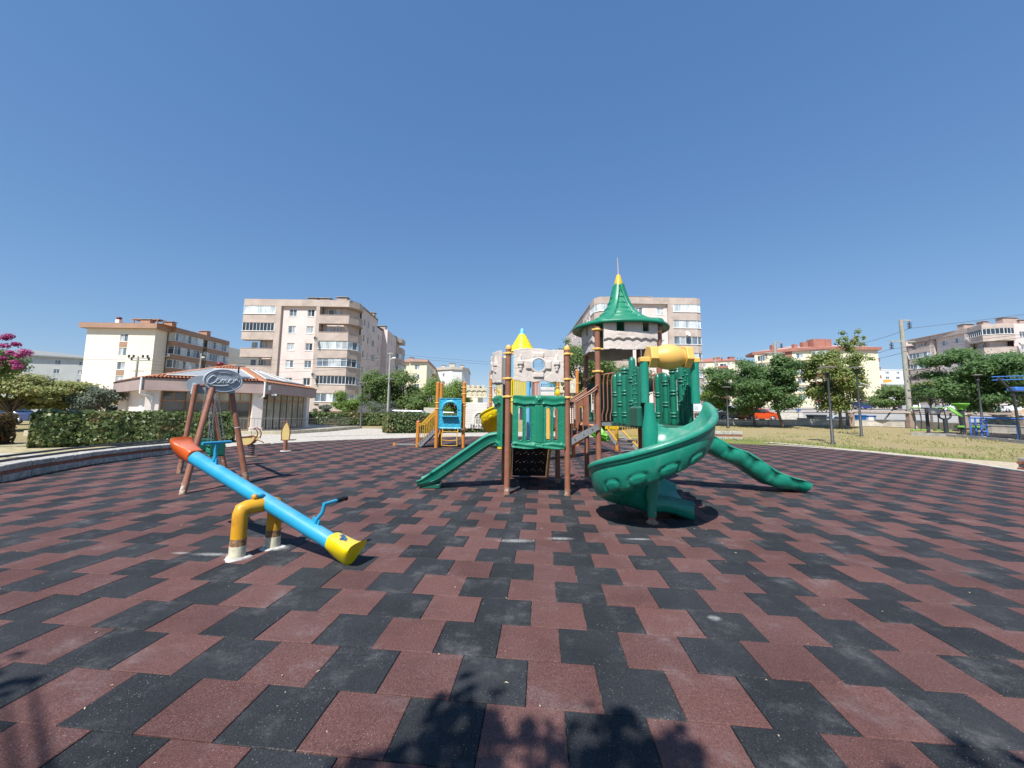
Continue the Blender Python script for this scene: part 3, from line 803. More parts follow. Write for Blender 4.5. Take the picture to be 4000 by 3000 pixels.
G_INT = glass_mat('interior_dark', (0.10, 0.085, 0.075), 0.5)
WMESH = {}
def window_mesh(w, h, nv, nh, key):
    """frame and panes in local axes: x along the wall, y outward negative, z up"""
    k = (round(w, 2), round(h, 2), nv, nh)
    if k in WMESH: return WMESH[k]
    f = MB(); t = 0.075 if w < 3 else 0.06; d = 0.07
    f.box((w / 2, 0, t / 2), (w, d, t)); f.box((w / 2, 0, h - t / 2), (w, d, t))
    f.box((t / 2, 0, h / 2), (t, d, h - 2 * t)); f.box((w - t / 2, 0, h / 2), (t, d, h - 2 * t))
    for i in range(1, nv): f.box((w * i / nv, 0.001, h / 2), (t, d - 0.01, h - 2 * t))
    if nh: f.box((w / 2, 0.002, h * 0.74), (w - 2 * t, d - 0.02, t * 0.7))
    f.box((w / 2, -0.06, -0.03), (w + 0.14, 0.22, 0.055))
    fm = f.mesh('window', M_PVC)
    WMESH[k] = fm
    return fm
PMESH = {}
def pane_mesh(w, h, mi):
    k = (round(w, 2), round(h, 2), mi)
    if k in PMESH: return PMESH[k]
    p = MB(); p.box((w / 2, 0.02, h / 2), (w - 0.04, 0.012, h - 0.04)); PMESH[k] = p.mesh('pane', (G_DARK, G_MID, G_CUR, G_WHI, G_INT)[mi]); return PMESH[k]
def window(rt, A, ang, u, z, w, h, nv=2, nh=0, kinds=(1, 2, 2), dark_frame=False, split=True):
    """a window object: frame mesh, one child pane per light"""
    o = inst('window', window_mesh(w, h, nv, nh, 0), rt)
    p = Vector((A[0] + math.cos(ang) * u, A[1] + math.sin(ang) * u, z)) - OFF[rt.name]
    o.location = p; o.rotation_euler = (0, 0, ang)
    k = nv if split and w / nv > 0.3 else 1
    for i in range(k):
        q = inst('pane', pane_mesh(w / k, h, random.choice(kinds)), o, (w * i / k, 0, 0))
    return o
def wall_face(mb, A, B, z0, z1, holes=(), depth=0.16, mi=0):
    """vertical wall A->B (outside on the right of travel) with real openings and reveals; z0 may be a pair"""
    A, B = Vector((A[0], A[1], 0)), Vector((B[0], B[1], 0)); L = (B - A).length; e = (B - A) / L; n = Vector((e.y, -e.x, 0))
    us = sorted({0.0, L} | {h[0] for h in holes} | {h[1] for h in holes}); zs = sorted({z0, z1} | {h[2] for h in holes} | {h[3] for h in holes})
    for i in range(len(us) - 1):
        for j in range(len(zs) - 1):
            um, zm = (us[i] + us[i + 1]) / 2, (zs[j] + zs[j + 1]) / 2
            if any(h[0] < um < h[1] and h[2] < zm < h[3] for h in holes): continue
            a, b = A + e * us[i], A + e * us[i + 1]
            mb.add([(a.x, a.y, zs[j]), (b.x, b.y, zs[j]), (b.x, b.y, zs[j + 1]), (a.x, a.y, zs[j + 1])], [(0, 1, 2, 3)], mi)
    for h in holes:
        a, b = A + e * h[0], A + e * h[1]; ai, bi = a - n * depth, b - n * depth
        for q in (((a, h[2]), (ai, h[2]), (ai, h[3]), (a, h[3])), ((bi, h[2]), (b, h[2]), (b, h[3]), (bi, h[3])), ((a, h[2]), (b, h[2]), (bi, h[2]), (ai, h[2])), ((ai, h[3]), (bi, h[3]), (b, h[3]), (a, h[3]))):
            mb.add([(p.x, p.y, z) for p, z in q], [(0, 1, 2, 3)], mi)
def facade(rt, A, B, z0, z1, wins, m, name='wall', depth=0.16):
    """wins: (u0, width, z, height, nv, kinds)"""
    mb = MB(); ang = math.atan2(B[1] - A[1], B[0] - A[0])
    wall_face(mb, A, B, z0, z1, [(w[0], w[0] + w[1], w[2], w[2] + w[3]) for w in wins], depth)
    mb.build(name, m, rt)
    e = Vector((math.cos(ang), math.sin(ang), 0)); n = Vector((e.y, -e.x, 0))
    for w in wins:
        A2 = Vector((A[0], A[1], 0)) - n * (depth - 0.05)
        window(rt, A2, ang, w[0], w[2], w[1], w[3], w[4], w[6] if len(w) > 6 else 0, w[5])
def box_between(mb, A, B, t0, t1, z0, z1, mi=0):
    """slab along A->B reaching from t0 to t1 outwards"""
    A, B = Vector((A[0], A[1], 0)), Vector((B[0], B[1], 0)); e = (B - A).normalized(); n = Vector((e.y, -e.x, 0))
    q = [A + n * t1, B + n * t1, B + n * t0, A + n * t0]
    mb.prism([(p.x, p.y) for p in q], z0, z1, mi)
def bay(rt, pts, ztop, kinds, fh=2.9, sill=1.4, head=0.0, depth=1.3, m=M_TAUPE, zlow=None, nv_per=0.95):
    """stack of balconies along a broken line pts; kinds per floor: o open, g glazed, d dark glazed, w white blinds, h half-height bars"""
    for k, kd in enumerate(kinds):
        zt = ztop - fh * k
        mb = MB()
        for A, B in zip(pts, pts[1:]):
            box_between(mb, A, B, -0.14, 0.0, zt - fh, zt - sill)                       # parapet and slab edge
            box_between(mb, A, B, 0.0, 0.035, zt - fh, zt - fh + 0.22)                   # string course
            box_between(mb, A, B, 0.0, 0.05, zt - sill - 0.06, zt - sill)
        q = pts + offset(pts, depth)[::-1]
        mb.prism(q, zt - fh, zt - fh + 0.18)
        mb.build('balcony', m, rt)
        if kd in 'gdwh':
            for A, B in zip(pts, pts[1:]):
                L = math.dist(A, B)
                if L < 0.5: continue
                ang = math.atan2(B[1] - A[1], B[0] - A[0]); e = Vector((math.cos(ang), math.sin(ang), 0)); n = Vector((e.y, -e.x, 0))
                nv = max(1, round(L / (nv_per if kd != 'd' else 0.62)))
                kk = {'g': (1, 1, 2, 3), 'd': (0,), 'w': (3, 3, 2), 'h': (1, 2, 0)}[kd]
                window(rt, Vector((A[0], A[1], 0)) - n * 0.07, ang, 0.0, zt - sill, L, sill - head - 0.02, nv, 1 if kd == 'h' else 0, kk)
        else:
            # recessed door and window at the back of the open balcony
            o2 = offset(pts, depth - 0.02); A, B = o2[0], o2[1]; L = math.dist(A, B)
            ang = math.atan2(B[1] - A[1], B[0] - A[0])
            if L > 3: 
                window(rt, A, ang, L * 0.2, zt - 1.35, 1.0, 1.15, 1, 0, (1, 2)); window(rt, A, ang, L * 0.52, zt - 1.45, 0.6, 1.3, 1, 0, (1, 2))
def roofs(rt, poly, z, m=M_ROOFF, t=0.25, name='roof'):
    mb = MB(); mb.prism(poly, z - t, z); return mb.build(name, m, rt)
def chimney(rt, x, y, z, w=1.2, d=0.9, h=1.1, m=None):
    mb = MB(); mb.box((x, y, z + h / 2), (w, d, h)); c = mb.build('chimney', m or M_CHIM, rt)
    mb = MB(); mb.box((x, y, z + h + 0.16), (w + 0.35, d + 0.35, 0.09)); 
    for sx in (-1, 1): mb.box((x + sx * w * 0.35, y, z + h + 0.05), (0.12, d * 0.8, 0.14))
    mb.build('cap', M_GCONC, c)
def dish(rt, p, r=0.45, az=0.4, m=None):
    mb = MB(); ax = Vector((math.sin(az), -math.cos(az), 0.55))
    mb.lathe([(0.001, 0.0), (r * 0.5, 0.03), (r * 0.85, 0.10), (r, 0.17), (r * 0.85, 0.12), (r * 0.5, 0.05), (0.001, 0.02)], p, 16, axis=ax)
    mb.tube([p, Vector(p) + ax.normalized() * 0.35], 0.02, 6)
    mb.build('satellite_dish', m or M_WHITE, rt)

# ---- pink block A -------------------------------------------------
zA = 20.0
rA = root('apartment_block', (-34, 68, 0), 'six storey pink block with taupe balconies standing behind the pavilion', 'apartment block')
fl = 2.9
yF = 66.5
core = MB()
wins = []
for k in range(7):
    z = zA - 2.75 - fl * k
    if z < 1: continue
    wins += [(1.9, 1.25, z, 1.25, 2, (1, 2, 2)), (5.35 - 0.9 + 0.9, 0.0, 0, 0, 0, 0)][:1]
    wins += [(7.4 - 2.6 + 0.15, 1.2, z, 1.25, 2, (1, 2, 0))]
facade(rA, (-36.9, yF + 0.45), (-31.0, yF + 0.45), 0, zA - 1.05, [(w[0] - 0.75, *w[1:]) for w in wins], M_PINK)
mb = MB()
mb.box((-37.4, yF + 0.55, zA / 2 - .56), (0.95, 1.1, zA - 1.12)); mb.box((-30.75, yF + 0.55, zA / 2 - .56), (0.6, 1.1, zA - 1.12))
box_between(mb, (-43.2, yF), (-30.0, yF), -1.4, 0.0, zA - 1.1, zA); mb.build('fascia', M_TAUPE, rA)
mb = MB(); wall_face(mb, (-40.6, yF + 1.5), (-37.8, yF + 1.5), 0, zA - 1); wall_face(mb, (-43.2, yF + 1.5), (-40.6, yF + 1.5), zA - 5.9, zA - 1); wall_face(mb, (-40.6, 82), (-40.6, yF + 1.5), 0, zA - 1); wall_face(mb, (-30.5, yF + 1.5), (-26.9, yF + 1.5), 0, zA - 1); wall_face(mb, (-26.9, yF + 1.5), (-25.2, yF + 4.4), 0, zA - 1)
mb.build('inner_wall', M_PINK, rA)
bay(rA, [(-43.2, yF), (-37.9, yF)], zA - 1.1, 'wdooogg', m=M_TAUPE)
bay(rA, [(-30.45, yF), (-25.5, yF), (-24.4, yF + 1.6), (-24.6, yF + 4.2)], zA - 1.1, 'ooghdg', m=M_TAUPE)
mb = MB(); mb.prism([(-25.6, yF), (-24.4, yF + 1.6), (-24.6, yF + 4.2), (-30, yF + 4), (-30, yF)], zA - 1.1, zA); mb.build('fascia', M_TAUPE, rA)
def side_wins(us, w=0.8, zt=zA, n=6, h=1.35, kinds=(1, 2, 0)):
    return [(u, ww if isinstance(ww, float) else w, zt - 3.0 - fl * k, h, 1 if ww == w else 2, kinds) for k in range(n) for u, ww in us if zt - 3 - fl * k > 0.5]
facade(rA, (-24.9, yF + 4.2), (-25.3, yF + 14.5), 0, zA, side_wins([(1.6, 0.8), (4.2, 0.8), (7.2, 1.7)]), M_PINK)
facade(rA, (-25.3, yF + 14.5), (-26.8, yF + 15.2), 0, zA, [], M_PINK)
facade(rA, (-26.8, yF + 15.2), (-27.0, yF + 24), 0, zA - 0.4, side_wins([(2.0, 0.9), (5.5, 0.9)]), M_PINK)
facade(rA, (-27.0, yF + 24), (-25.8, yF + 24), 0, zA, [], M_PINK)
facade(rA, (-25.8, yF + 24), (-26.4, yF + 34), 0, zA, side_wins([(1.6, 0.8), (4.6, 0.8), (7.6, 0.8)]), M_PINK)
bay(rA, [(-26.3, yF + 34), (-25.2, yF + 35.2), (-25.4, yF + 39.5)], zA - 1.0, 'oggogg')
mb = MB(); mb.prism([(-26.3, yF + 34), (-25.2, yF + 35.2), (-25.4, yF + 39.5), (-30, yF + 39.5), (-30, yF + 34)], zA - 1.1, zA); mb.build('fascia', M_TAUPE, rA)
mb = MB(); wall_face(mb, (-40.6, yF + 39), (-40.6, yF + 1), 0, zA); wall_face(mb, (-26.9, yF + 39.4), (-40.6, yF + 39.4), 0, zA); wall_face(mb, (-26.9, yF + 34), (-26.9, yF + 39.4), 0, zA - 1); mb.build('wall', M_PINK, rA)
roofs(rA, [(-43.2, yF + 0.02), (-25.5, yF + 0.02), (-24.5, yF + 1.7), (-25, yF + 14), (-27, yF + 20), (-26, yF + 33), (-27, yF + 39), (-40.6, yF + 39), (-40.6, yF + 3), (-43.2, yF + 3)], zA + 0.05, t=0.12)
for x, y in ((-33.0, 69.5), (-30.8, 69.5), (-27.6, 68.8), (-26.2, 79.5), (-27.5, 92)): chimney(rA, x, y, zA, 1.7, 1.1, 0.9)
dish(rA, (-30.6, yF - 0.5, zA - 6.9), 0.6, 1.3, M_GCONC); dish(rA, (-30.6, yF - 0.5, zA - 12.9), 0.6, 1.3, M_GCONC)

# ---- cream block B ------------------------------------------------
zB = 17.65
rB = root('apartment_block', (-78, 82, 0), 'cream block with brown bands whose blank gable faces the playground, left of the pavilion', 'apartment block')
bx0, bx1, by = -84.9, -70.9, 82.0
w = [(6.9, 1.6, zB - 1.55 - 2.9 * k - 1.3 + 0.2, 1.6, 2, (2, 2, 1)) for k in range(6)]
facade(rB, (bx0, by), (bx1, by), 0, zB, w, M_CREAM)
for k in (0, 2, 4):
    mb = MB(); box_between(mb, (bx0 + 6.9, by), (bx0 + 8.5, by), 0.0, 0.04, zB - 1.55 - 2.9 * (k + 1) - 1.3 + 1.95, zB - 1.55 - 2.9 * k - 1.2); mb.build('spandrel', M_BROWN, rB)
mb = MB(); box_between(mb, (bx0, by), (bx1, by), 0, 0.05, zB - 6.4, zB - 6.25); box_between(mb, (bx0, by), (bx1, by), 0, 0.05, zB - 12.2, zB - 12.05); mb.build('string_course', M_WHITE, rB)
facade(rB, (bx1, by), (bx1, by + 3.2), 0, zB, [], M_CREAM)
mb = MB(); mb.prism([(bx0 - 0.9, by - 0.9), (bx1 + 0.9, by - 0.9), (bx1 + 0.9, by + 3.0), (bx1 + 1.8, by + 3.0), (bx1 + 1.8, by + 20), (bx0 - 0.9, by + 20)], zB, zB + 1.0); mb.build('fascia', M_BROWN, rB)
bay(rB, [(bx1 + 0.2, by + 3.2), (bx1 + 1.5, by + 3.3), (bx1 + 1.5, by + 11.5)], zB, 'ghgghg', m=M_BROWN, sill=1.75, depth=1.4)
mb = MB(); wall_face(mb, (bx1, by + 3), (bx1, by + 40), 0, zB); wall_face(mb, (bx0, by + 40), (bx0, by), 0, zB); mb.build('wall', M_CREAM, rB)
bay(rB, [(bx1 + 0.6, by + 12.8), (bx1 + 1.5, by + 12.9), (bx1 + 1.5, by + 20.5)], zB, 'hghggg', m=M_BROWN, sill=1.75, depth=1.4)
bay(rB, [(bx0 - 1.4, by + 9), (bx0 - 1.4, by + 2), (bx0, by + 2)], zB - 2.4, 'oodg', m=M_BROWN)
mb = MB(); mb.prism([(bx0 - 0.9, by - 0.9), (bx1 + 1.8, by - 0.9), (bx1 + 1.8, by + 20), (bx0 - 0.9, by + 20)], zB + 1.0, [zB + 1.02] * 4, bot=False)
cx, cy = (bx0 + bx1) / 2, by + 9.5
mb.add([(bx0 - 0.9, by - 0.9, zB + 1.03), (bx1 + 1.8, by - 0.9, zB + 1.03), (bx1 + 1.8, by + 20, zB + 1.03), (bx0 - 0.9, by + 20, zB + 1.03), (cx, by + 6, zB + 2.2), (cx, by + 13, zB + 2.2)], [(0, 1, 4), (1, 2, 5, 4), (2, 3, 5), (3, 0, 4, 5)])
mb.build('roof', M_TILE, rB)
for x, y in ((-74.5, 84), (-71.5, 86), (-71.2, 96)): chimney(rB, x, y, zB + 1.2, 2.0, 1.2, 1.0, M_BROWN)
mb = MB(); mb.box((-75.5, 85.5, zB + 2.6), (6.0, 2.2, 0.16)); mb.box((-78, 84.6, zB + 1.9), (0.2, 0.2, 1.4)); mb.box((-73, 84.6, zB + 1.9), (0.2, 0.2, 1.4)); mb.build('roof_canopy', M_BROWN, rB)
mb = MB(); mb.box((-79.6, 83, zB + 1.6), (0.8, 0.8, 0.9)); v = mb.build('vent', M_WHITE, rB)
mb = MB(); mb.ball((-79.6, 83, zB + 2.35), 0.48, 12, 8, sq=(1, 1, .7)); mb.build('cowl', mat('oxblood_paint', (0.16, 0.02, 0.03), 0.3, 0.1), v)

def ac_unit(rt, p, rz=0.0):
    mb = MB(); mb.box(p, (0.9, 0.35, 0.65), rz, ch=0.03); a = mb.build('air_conditioner', M_PVC, rt)
    n = Matrix.Rotation(rz, 3, 'Z') @ Vector((0, -0.18, 0)); mb = MB(); mb.lathe([(0.001, 0.01), (0.24, 0.012), (0.25, 0.0)], Vector(p) + n + Matrix.Rotation(rz, 3, 'Z') @ Vector((-0.12, 0, 0)), 14, axis=tuple(n)); mb.build('fan_grille', M_DARKM, a)
ac_unit(rB, (bx1 + 0.45, by + 3.0, zB - 4.9)); ac_unit(rB, (bx1 + 1.7, by + 12.2, zB - 3.2), 1.57); ac_unit(rA, (-29.0, yF + 1.1, zA - 6.3)); ac_unit(rA, (-38.6, yF + 1.2, zA - 9.1)); ac_unit(rA, (-24.7, yF + 12.8, zA - 8.0), 1.57)
# ---- generic far block -------------------------------------------
def far_block(label, poly, z, mw, mf, wins_per, fh=2.9, nfl=6, fascia=0.9, z0=None, roofm=None, over=0.5, hip=0, bands=None, chims=(), ww=1.3, wh=1.35, kinds=(1, 2, 1), balcs=()):
    """poly: plan seen left to right (front faces first). wins_per[i] = list of window positions (fraction of face i)"""
    cx = sum(p[0] for p in poly) / len(poly); cy = sum(p[1] for p in poly) / len(poly); zg = terrain(cx, cy) - 1.5 if z0 is None else z0
    rt = root('apartment_block', (cx, cy, max(zg, 0)), label, 'apartment block')
    n = len(poly)
    for i in range(n):
        A, B = poly[i], poly[(i + 1) % n]; L = math.dist(A, B); ws = []
        for f in (wins_per[i] if i < len(wins_per) else ()):
            for k in range(nfl):
                zz = z - fascia - 0.45 - wh - fh * k
                if zz < zg + 0.6: continue
                ws.append((f * L - ww / 2, ww, zz, wh, 2, kinds))
        facade(rt, A, B, zg, z, ws, mw)
    # outward offset for the fascia
    o = []
    for p in poly:
        d = Vector((p[0] - cx, p[1] - cy)); L = d.length; o.append((cx + d.x * (1 + over / L), cy + d.y * (1 + over / L)))
    mb = MB(); mb.prism(o, z - fascia * 0.5, z + 0.15); mb.build('fascia', mf, rt)
    if hip:
        mb = MB(); mb.add([(p[0], p[1], z + 0.16) for p in o] + [(cx, cy, z + hip)], [(i, (i + 1) % n, n) for i in range(n)]); mb.build('roof', roofm or mf, rt)
    if bands:
        mb = MB()
        for i in range(2):
            for k in range(1, nfl): box_between(mb, poly[i], poly[i + 1], 0, 0.12, z - fascia - fh * k, z - fascia - fh * k + 0.18)
        mb.build('string_course', bands, rt)
    for f, i, wd, dp, m_ in balcs:
        A, B = Vector(poly[i]), Vector(poly[(i + 1) % n]); L = (B - A).length; e = (B - A) / L; nn = Vector((e.y, -e.x))
        for k in range(1, nfl):
            zz = z - fascia - fh * k
            if zz < zg + 1: continue
            a = A + e * (f * L - wd / 2); b = a + e * wd
            mb = MB(); q = [a + nn * dp, b + nn * dp, b - nn * 0.02, a - nn * 0.02]; mb.prism([tuple(p) for p in q], zz, zz + 0.16)
            box_between(mb, a + nn * dp, b + nn * dp, -0.1, 0, zz + 0.16, zz + 1.0); box_between(mb, a, a + nn * dp, -0.1, 0, zz + 0.16, zz + 1.0); box_between(mb, b + nn * dp, b, -0.1, 0, zz + 0.16, zz + 1.0)
            mb.build('balcony', m_, rt)
            ang = math.atan2(e.y, e.x); window(rt, a - nn * -0.06, ang, wd * 0.15, zz + 0.2, wd * 0.7, 2.0, 2, 0, (0, 1, 2))
    for x, y, s in chims: chimney(rt, x, y, z + 0.1, 1.6 * s, 1.2 * s, 1.3 * s, m_ if False else (mf if mf is not M_WHITE else M_GREYW))
    return rt
def facing(a, b, d):
    """rectangle plan behind the front line a-b, d deep"""
    dx, dy = b[0] - a[0], b[1] - a[1]; L = math.hypot(dx, dy); n = (-dy / L * d, dx / L * d)
    return [a, b, (b[0] + n[0], b[1] + n[1]), (a[0] + n[0], a[1] + n[1])]
C0, C1 = (-150, 119), (-141, 139)
far_block('low pale grey block with a grey hipped roof behind the trees at the far left', [(-172, 116), (-147, 121), (-126, 134), (-150, 160), (-176, 140)], 17.0, M_GREYW, mat('grey_roof', (0.25, 0.26, 0.25), 0.8, 0.1), [[.2, .5, .8], [.15, .4, .62, .85]], nfl=4, fascia=0.5, hip=3.0, over=1.0, balcs=((0.93, 1, 3.0, 1.4, M_GREYW), (0.35, 0, 4.5, 1.4, M_GREYW)))
far_block('white block glimpsed between the cream block and the pink block', [(-84, 122), (-76, 118), (-60, 140), (-70, 146)], 17.8, M_WHITE, M_GREYW, [[.5], [.12, .3, .5, .7, .88]], nfl=6, fascia=0.7, ww=1.7, balcs=((0.4, 1, 4, 1.2, M_WHITE),))
far_block('cream yellow block with salmon parapet left of the playset', [(-32.6, 127), (-28.6, 127), (-28.6, 126), (-23.2, 126), (-24.5, 154), (-32.6, 154)], 17.7, M_YEL, M_SALM, [[.5], [], [.45], [.2, .4, .6, .8]], nfl=6, fascia=1.2, ww=1.6, over=0.8, chims=((-29, 130, .8),), balcs=((0.55, 3, 4, 1.2, M_REDR),))
far_block('white block with rounded tan parapet above the bright conifer', [(-24.5, 152), (-18, 148), (-14.4, 149), (-12.5, 152), (-13, 170), (-24, 170)], 18.0, M_WHITE, mat('tan_parapet', (0.50, 0.45, 0.38), 0.9, 0.08), [[.5], [], []], nfl=6, fascia=1.6, ww=1.2, chims=((-22, 154, .9), (-18.5, 153, 1.3), (-14.8, 153, .9)))
far_block('small pale block with salmon roof edge right of the white one', [(-19, 215), (-12, 212), (-10, 230), (-19, 232)], 15.5, M_YEL, M_SALM, [[.4]], nfl=5, fascia=1.6, over=0.9)
far_block('far block with red roof just left of the leafy tree', facing((20.5, 120), (30, 121), 14), 22, M_PINK, M_REDR, [[.3, .7]], nfl=6, hip=3)

# ---- pink block G behind the green roof --------------------------
zG = 22.4
rG = root('apartment_block', (26, 72, terrain(26, 72)), 'pink block with rounded white glazed balconies rising behind the green playset roof', 'apartment block')
gy = 70.3
wins = [(u, 1.25, zG - 3.05 - fl * k, 1.3, 2, (1, 2, 2)) for k in range(7) for u in (0.9, 4.7)]
facade(rG, (22.9, gy + 0.45), (29.4, gy + 0.45), 0, zG - 1.0, [w for w in wins if w[2] > 1.5], M_PINK)
mb = MB(); mb.box((29.85, gy + 0.5, zG / 2 - .585), (0.9, 1.0, zG - 1.17)); mb.box((22.6, gy + 0.5, zG / 2 - .585), (0.6, 1.0, zG - 1.17)); box_between(mb, (22.3, gy), (30.3, gy), -1.4, 0, zG - 1.15, zG); mb.build('fascia', M_TAUPE, rG)
rb = [(30.3, gy), (34.5, gy), (35.3, gy + 0.35), (35.7, gy + 1.2), (35.7, gy + 5)]
bay(rG, rb, zG - 1.15, 'wwgggww', depth=1.2)
mb = MB(); mb.prism(rb + [(30.3, gy + 5)], zG - 1.15, zG); mb.build('fascia', M_TAUPE, rG)
lb = [(16.6, gy + 4.5), (16.6, gy + 1.2), (17.4, gy), (22.3, gy)]
bay(rG, lb, zG - 1.15, 'wgwggww', depth=1.2)
mb = MB(); mb.prism(lb + [(22.3, gy + 4.5)], zG - 1.15, zG); mb.build('fascia', M_TAUPE, rG)
facade(rG, (17.2, gy + 14), (16.9, gy + 4.5), 0, zG, side_wins([(1.4, 1.7), (4.5, 0.8), (7.2, 0.8)], zt=zG, n=7), M_PINK)
facade(rG, (17.6, gy + 39), (17.4, gy + 14), 0, zG, side_wins([(2, 0.8), (6, 1.7), (10, 0.8), (14, 0.8), (18, 1.7), (22, 0.8)], zt=zG, n=7), M_PINK)
mb = MB(); wall_face(mb, (18, gy + 1.4), (22.3, gy + 1.4), 0, zG - 1); wall_face(mb, (18, gy + 5), (18, gy + 1.4), 0, zG - 1); wall_face(mb, (30.3, gy + 1.4), (34.4, gy + 1.4), 0, zG - 1); wall_face(mb, (34.4, gy + 1.4), (34.4, gy + 38), 0, zG); mb.build('inner_wall', M_PINK, rG)
roofs(rG, [(17.4, gy + .05), (34.4, gy + .05), (35.6, gy + 1.5), (34.6, gy + 38), (17.6, gy + 38), (16.7, gy + 4), (16.7, gy + 1.2)], zG + 0.06, t=0.12)
for x, y, w_ in ((23.6, 74, 1.8), (26.3, 74, 2.6)): chimney(rG, x, y, zG, w_, 1.1, 0.9)
dish(rG, (32.5, gy - 0.5, zG - 6.6), 0.5, 0.3); 

# ---- yellow and red block H --------------------------------------
zH = 25.0
zg = terrain(110, 140) - 2
hA, hB, hC, hD = (94.5, 146.5), (104, 137.0), (108.0, 134.8), (128.0, 135.0)
rH = root('apartment_block', (110, 140, zg + 2), 'pale yellow block with terracotta chimneys and red vertical bands, right of the parked orange car', 'apartment block')
H_f = [((94.5, 150), (97.5, 146.2), 'o'), ((97.5, 146.2), (100.2, 143.5), 'w'), ((100.2, 143.5), (102.2, 141.2), 'r'), ((102.2, 141.2), (106.0, 138.6), 'w'), ((106.0, 138.6), (111.5, 136.5), 'b'), ((111.5, 136.5), (127.6, 136.0), 'p')]
for i, (A, B, k) in enumerate(H_f):
    L = math.dist(A, B)
    ws = []
    if k == 'w': ws = [(L * 0.25, min(1.9, L * 0.5), zH - 2.9 - 2.9 * q, 1.7, 2, (1, 2, 1)) for q in range(6)]
    if k == 'o': ws = [(L * 0.2, 2.4, zH - 2.9 - 2.9 * q, 1.9, 3, (0, 1, 1)) for q in range(6)]
    facade(rH, A, B, zg, zH, [w for w in ws if w[2] > zg + 1], M_YEL if k != 'r' else M_REDR)
    if k in 'ow':
        mb = MB()
        for q in range(1, 6): box_between(mb, A, B, 0, 0.15, zH - 0.9 - 2.9 * q, zH - 0.65 - 2.9 * q)
        mb.build('string_course', M_SALM, rH)
    if k == 'b':
        bay(rH, [(106.4, 137.6), (111.0, 135.9)], zH - 0.7, 'ggooogg', m=M_REDR, sill=1.9, depth=1.2)
mb = MB()
q = [(94.0, 150.5), (97.2, 145.6), (101.9, 140.5), (105.8, 137.7), (111.3, 135.6), (128.3, 135.2), (128.6, 150), (96, 158)]
mb.prism(q, zH - 0.35, zH + 0.6); mb.build('fascia', M_REDR, rH)
mb = MB(); cx, cy = 112, 146; mb.add([(p[0], p[1], zH + 0.62) for p in q] + [(106, 148, zH + 2.6), (120, 144, zH + 2.6)], [(0, 1, 8), (1, 2, 8), (2, 3, 8), (3, 4, 9, 8), (4, 5, 9), (5, 6, 9), (6, 7, 8, 9), (7, 0, 8)]); mb.build('roof', M_SALM, rH)
for x, y, s, h in ((99, 146, 1.4, 2.0), (103.5, 141.5, 1.1, 1.6), (106, 140.5, 1.4, 2.2), (109.5, 139.5, 3.2, 3.0), (112.5, 138.5, 1.6, 2.9)):
    mb = MB(); mb.box((x, y, zH + 0.6 + h / 2), (s * 1.3, s, h)); mb.build('chimney', M_REDR, rH)
mb = MB(); wall_face(mb, (127.6, 136.0), (128.6, 150), zg, zH); mb.build('wall', M_YEL, rH)
bay(rH, [(127.6, 137.5), (130.0, 138.0), (130.4, 146)], zH - 1.0, 'oooooo', m=M_REDR, sill=1.9, depth=1.6)
mb = MB(); mb.box((101.5, 141.3, (zg + zH) / 2 - 1.5), (0.35, 0.35, zH - zg - 4)); mb.build('drain_pipe', M_WHITE, rH)
rL = far_block('pale yellow block with red roof behind the two feathery trees', [(93, 203), (110, 190), (122, 196), (118, 215), (96, 222)], 28, M_YEL, M_REDR, [[.15, .4, .65, .88], [.5]], nfl=8, hip=3.2, fascia=0.6, chims=((100, 203, 1.6), (112, 196, 1.6), (106, 198, 1.5)), balcs=((0.28, 0, 4, 1.2, M_REDR), (0.78, 0, 4, 1.2, M_REDR)))
far_block('white block with an orange framed panel far behind the yellow one', [(214, 236), (218, 231), (230, 231), (236, 245), (216, 250)], 29.5, M_WHITE, M_WHITE, [[.5], [.25, .75]], nfl=6, fascia=0.6, over=0.2, ww=2.2)
far_block('low grey roofed house between the white block and the right pink block', facing((205, 215), (225, 213), 14), 20, M_GREYW, M_GREYW, [[.2, .5, .8]], nfl=3, hip=2)
ob = MB(); ob.box((220.5, 230.75, 19.5), (4.4, 0.3, 10.5)); 
mb = MB(); mb.box((220.6, 230.7, 19.6), (4.6, 0.16, 8.4)); o = mb.build('cladding_panel', mat('ochre_panel', (0.62, 0.34, 0.06), 0.8), [r for r in bpy.data.objects if r.get('label', '').startswith('white block with an orange')][0])

# ---- pink block J at the right edge ------------------------------
zJ = 23.3
zg = terrain(112, 92) - 1.5
rJ = root('apartment_block', (112, 92, zg + 1.5), 'pink block with taupe balconies and dark top floor glazing at the right edge', 'apartment block')
J0, J1, J2, J3 = (112.2, 110.5), (112.4, 104.5), (110.6, 95.0), (110.2, 91.2)
def lerp(a, b, t): return (a[0] + (b[0] - a[0]) * t, a[1] + (b[1] - a[1]) * t)
facade(rJ, (113.0, 104.0), (111.6, 95.8), zg, zJ - 1, [(u, 1.5, zJ - 3.0 - fl * k, 1.3, 2, (1, 2, 2)) for k in range(6) for u in (1.6, 5.2) if zJ - 3 - fl * k > zg + 1], M_PINK)
bay(rJ, [(112.6, 111.0), (112.3, 105.0)], zJ - 1, 'oggogg', depth=1.4)
bay(rJ, [(110.9, 95.0), (109.6, 91.0), (112.4, 89.2), (114.5, 89.0)], zJ - 1, 'dogood', depth=1.4)
mb = MB(); box_between(mb, (112.7, 111.0), (112.3, 105.0), -1.5, 0, zJ - 1, zJ); box_between(mb, (112.3, 104.9), (110.9, 95.1), -1.5, 0.0, zJ - 1, zJ - 0.01); mb.prism([(110.9, 95.0), (109.6, 91.0), (112.4, 89.2), (114.5, 89.0), (116, 95)], zJ - 1, zJ)
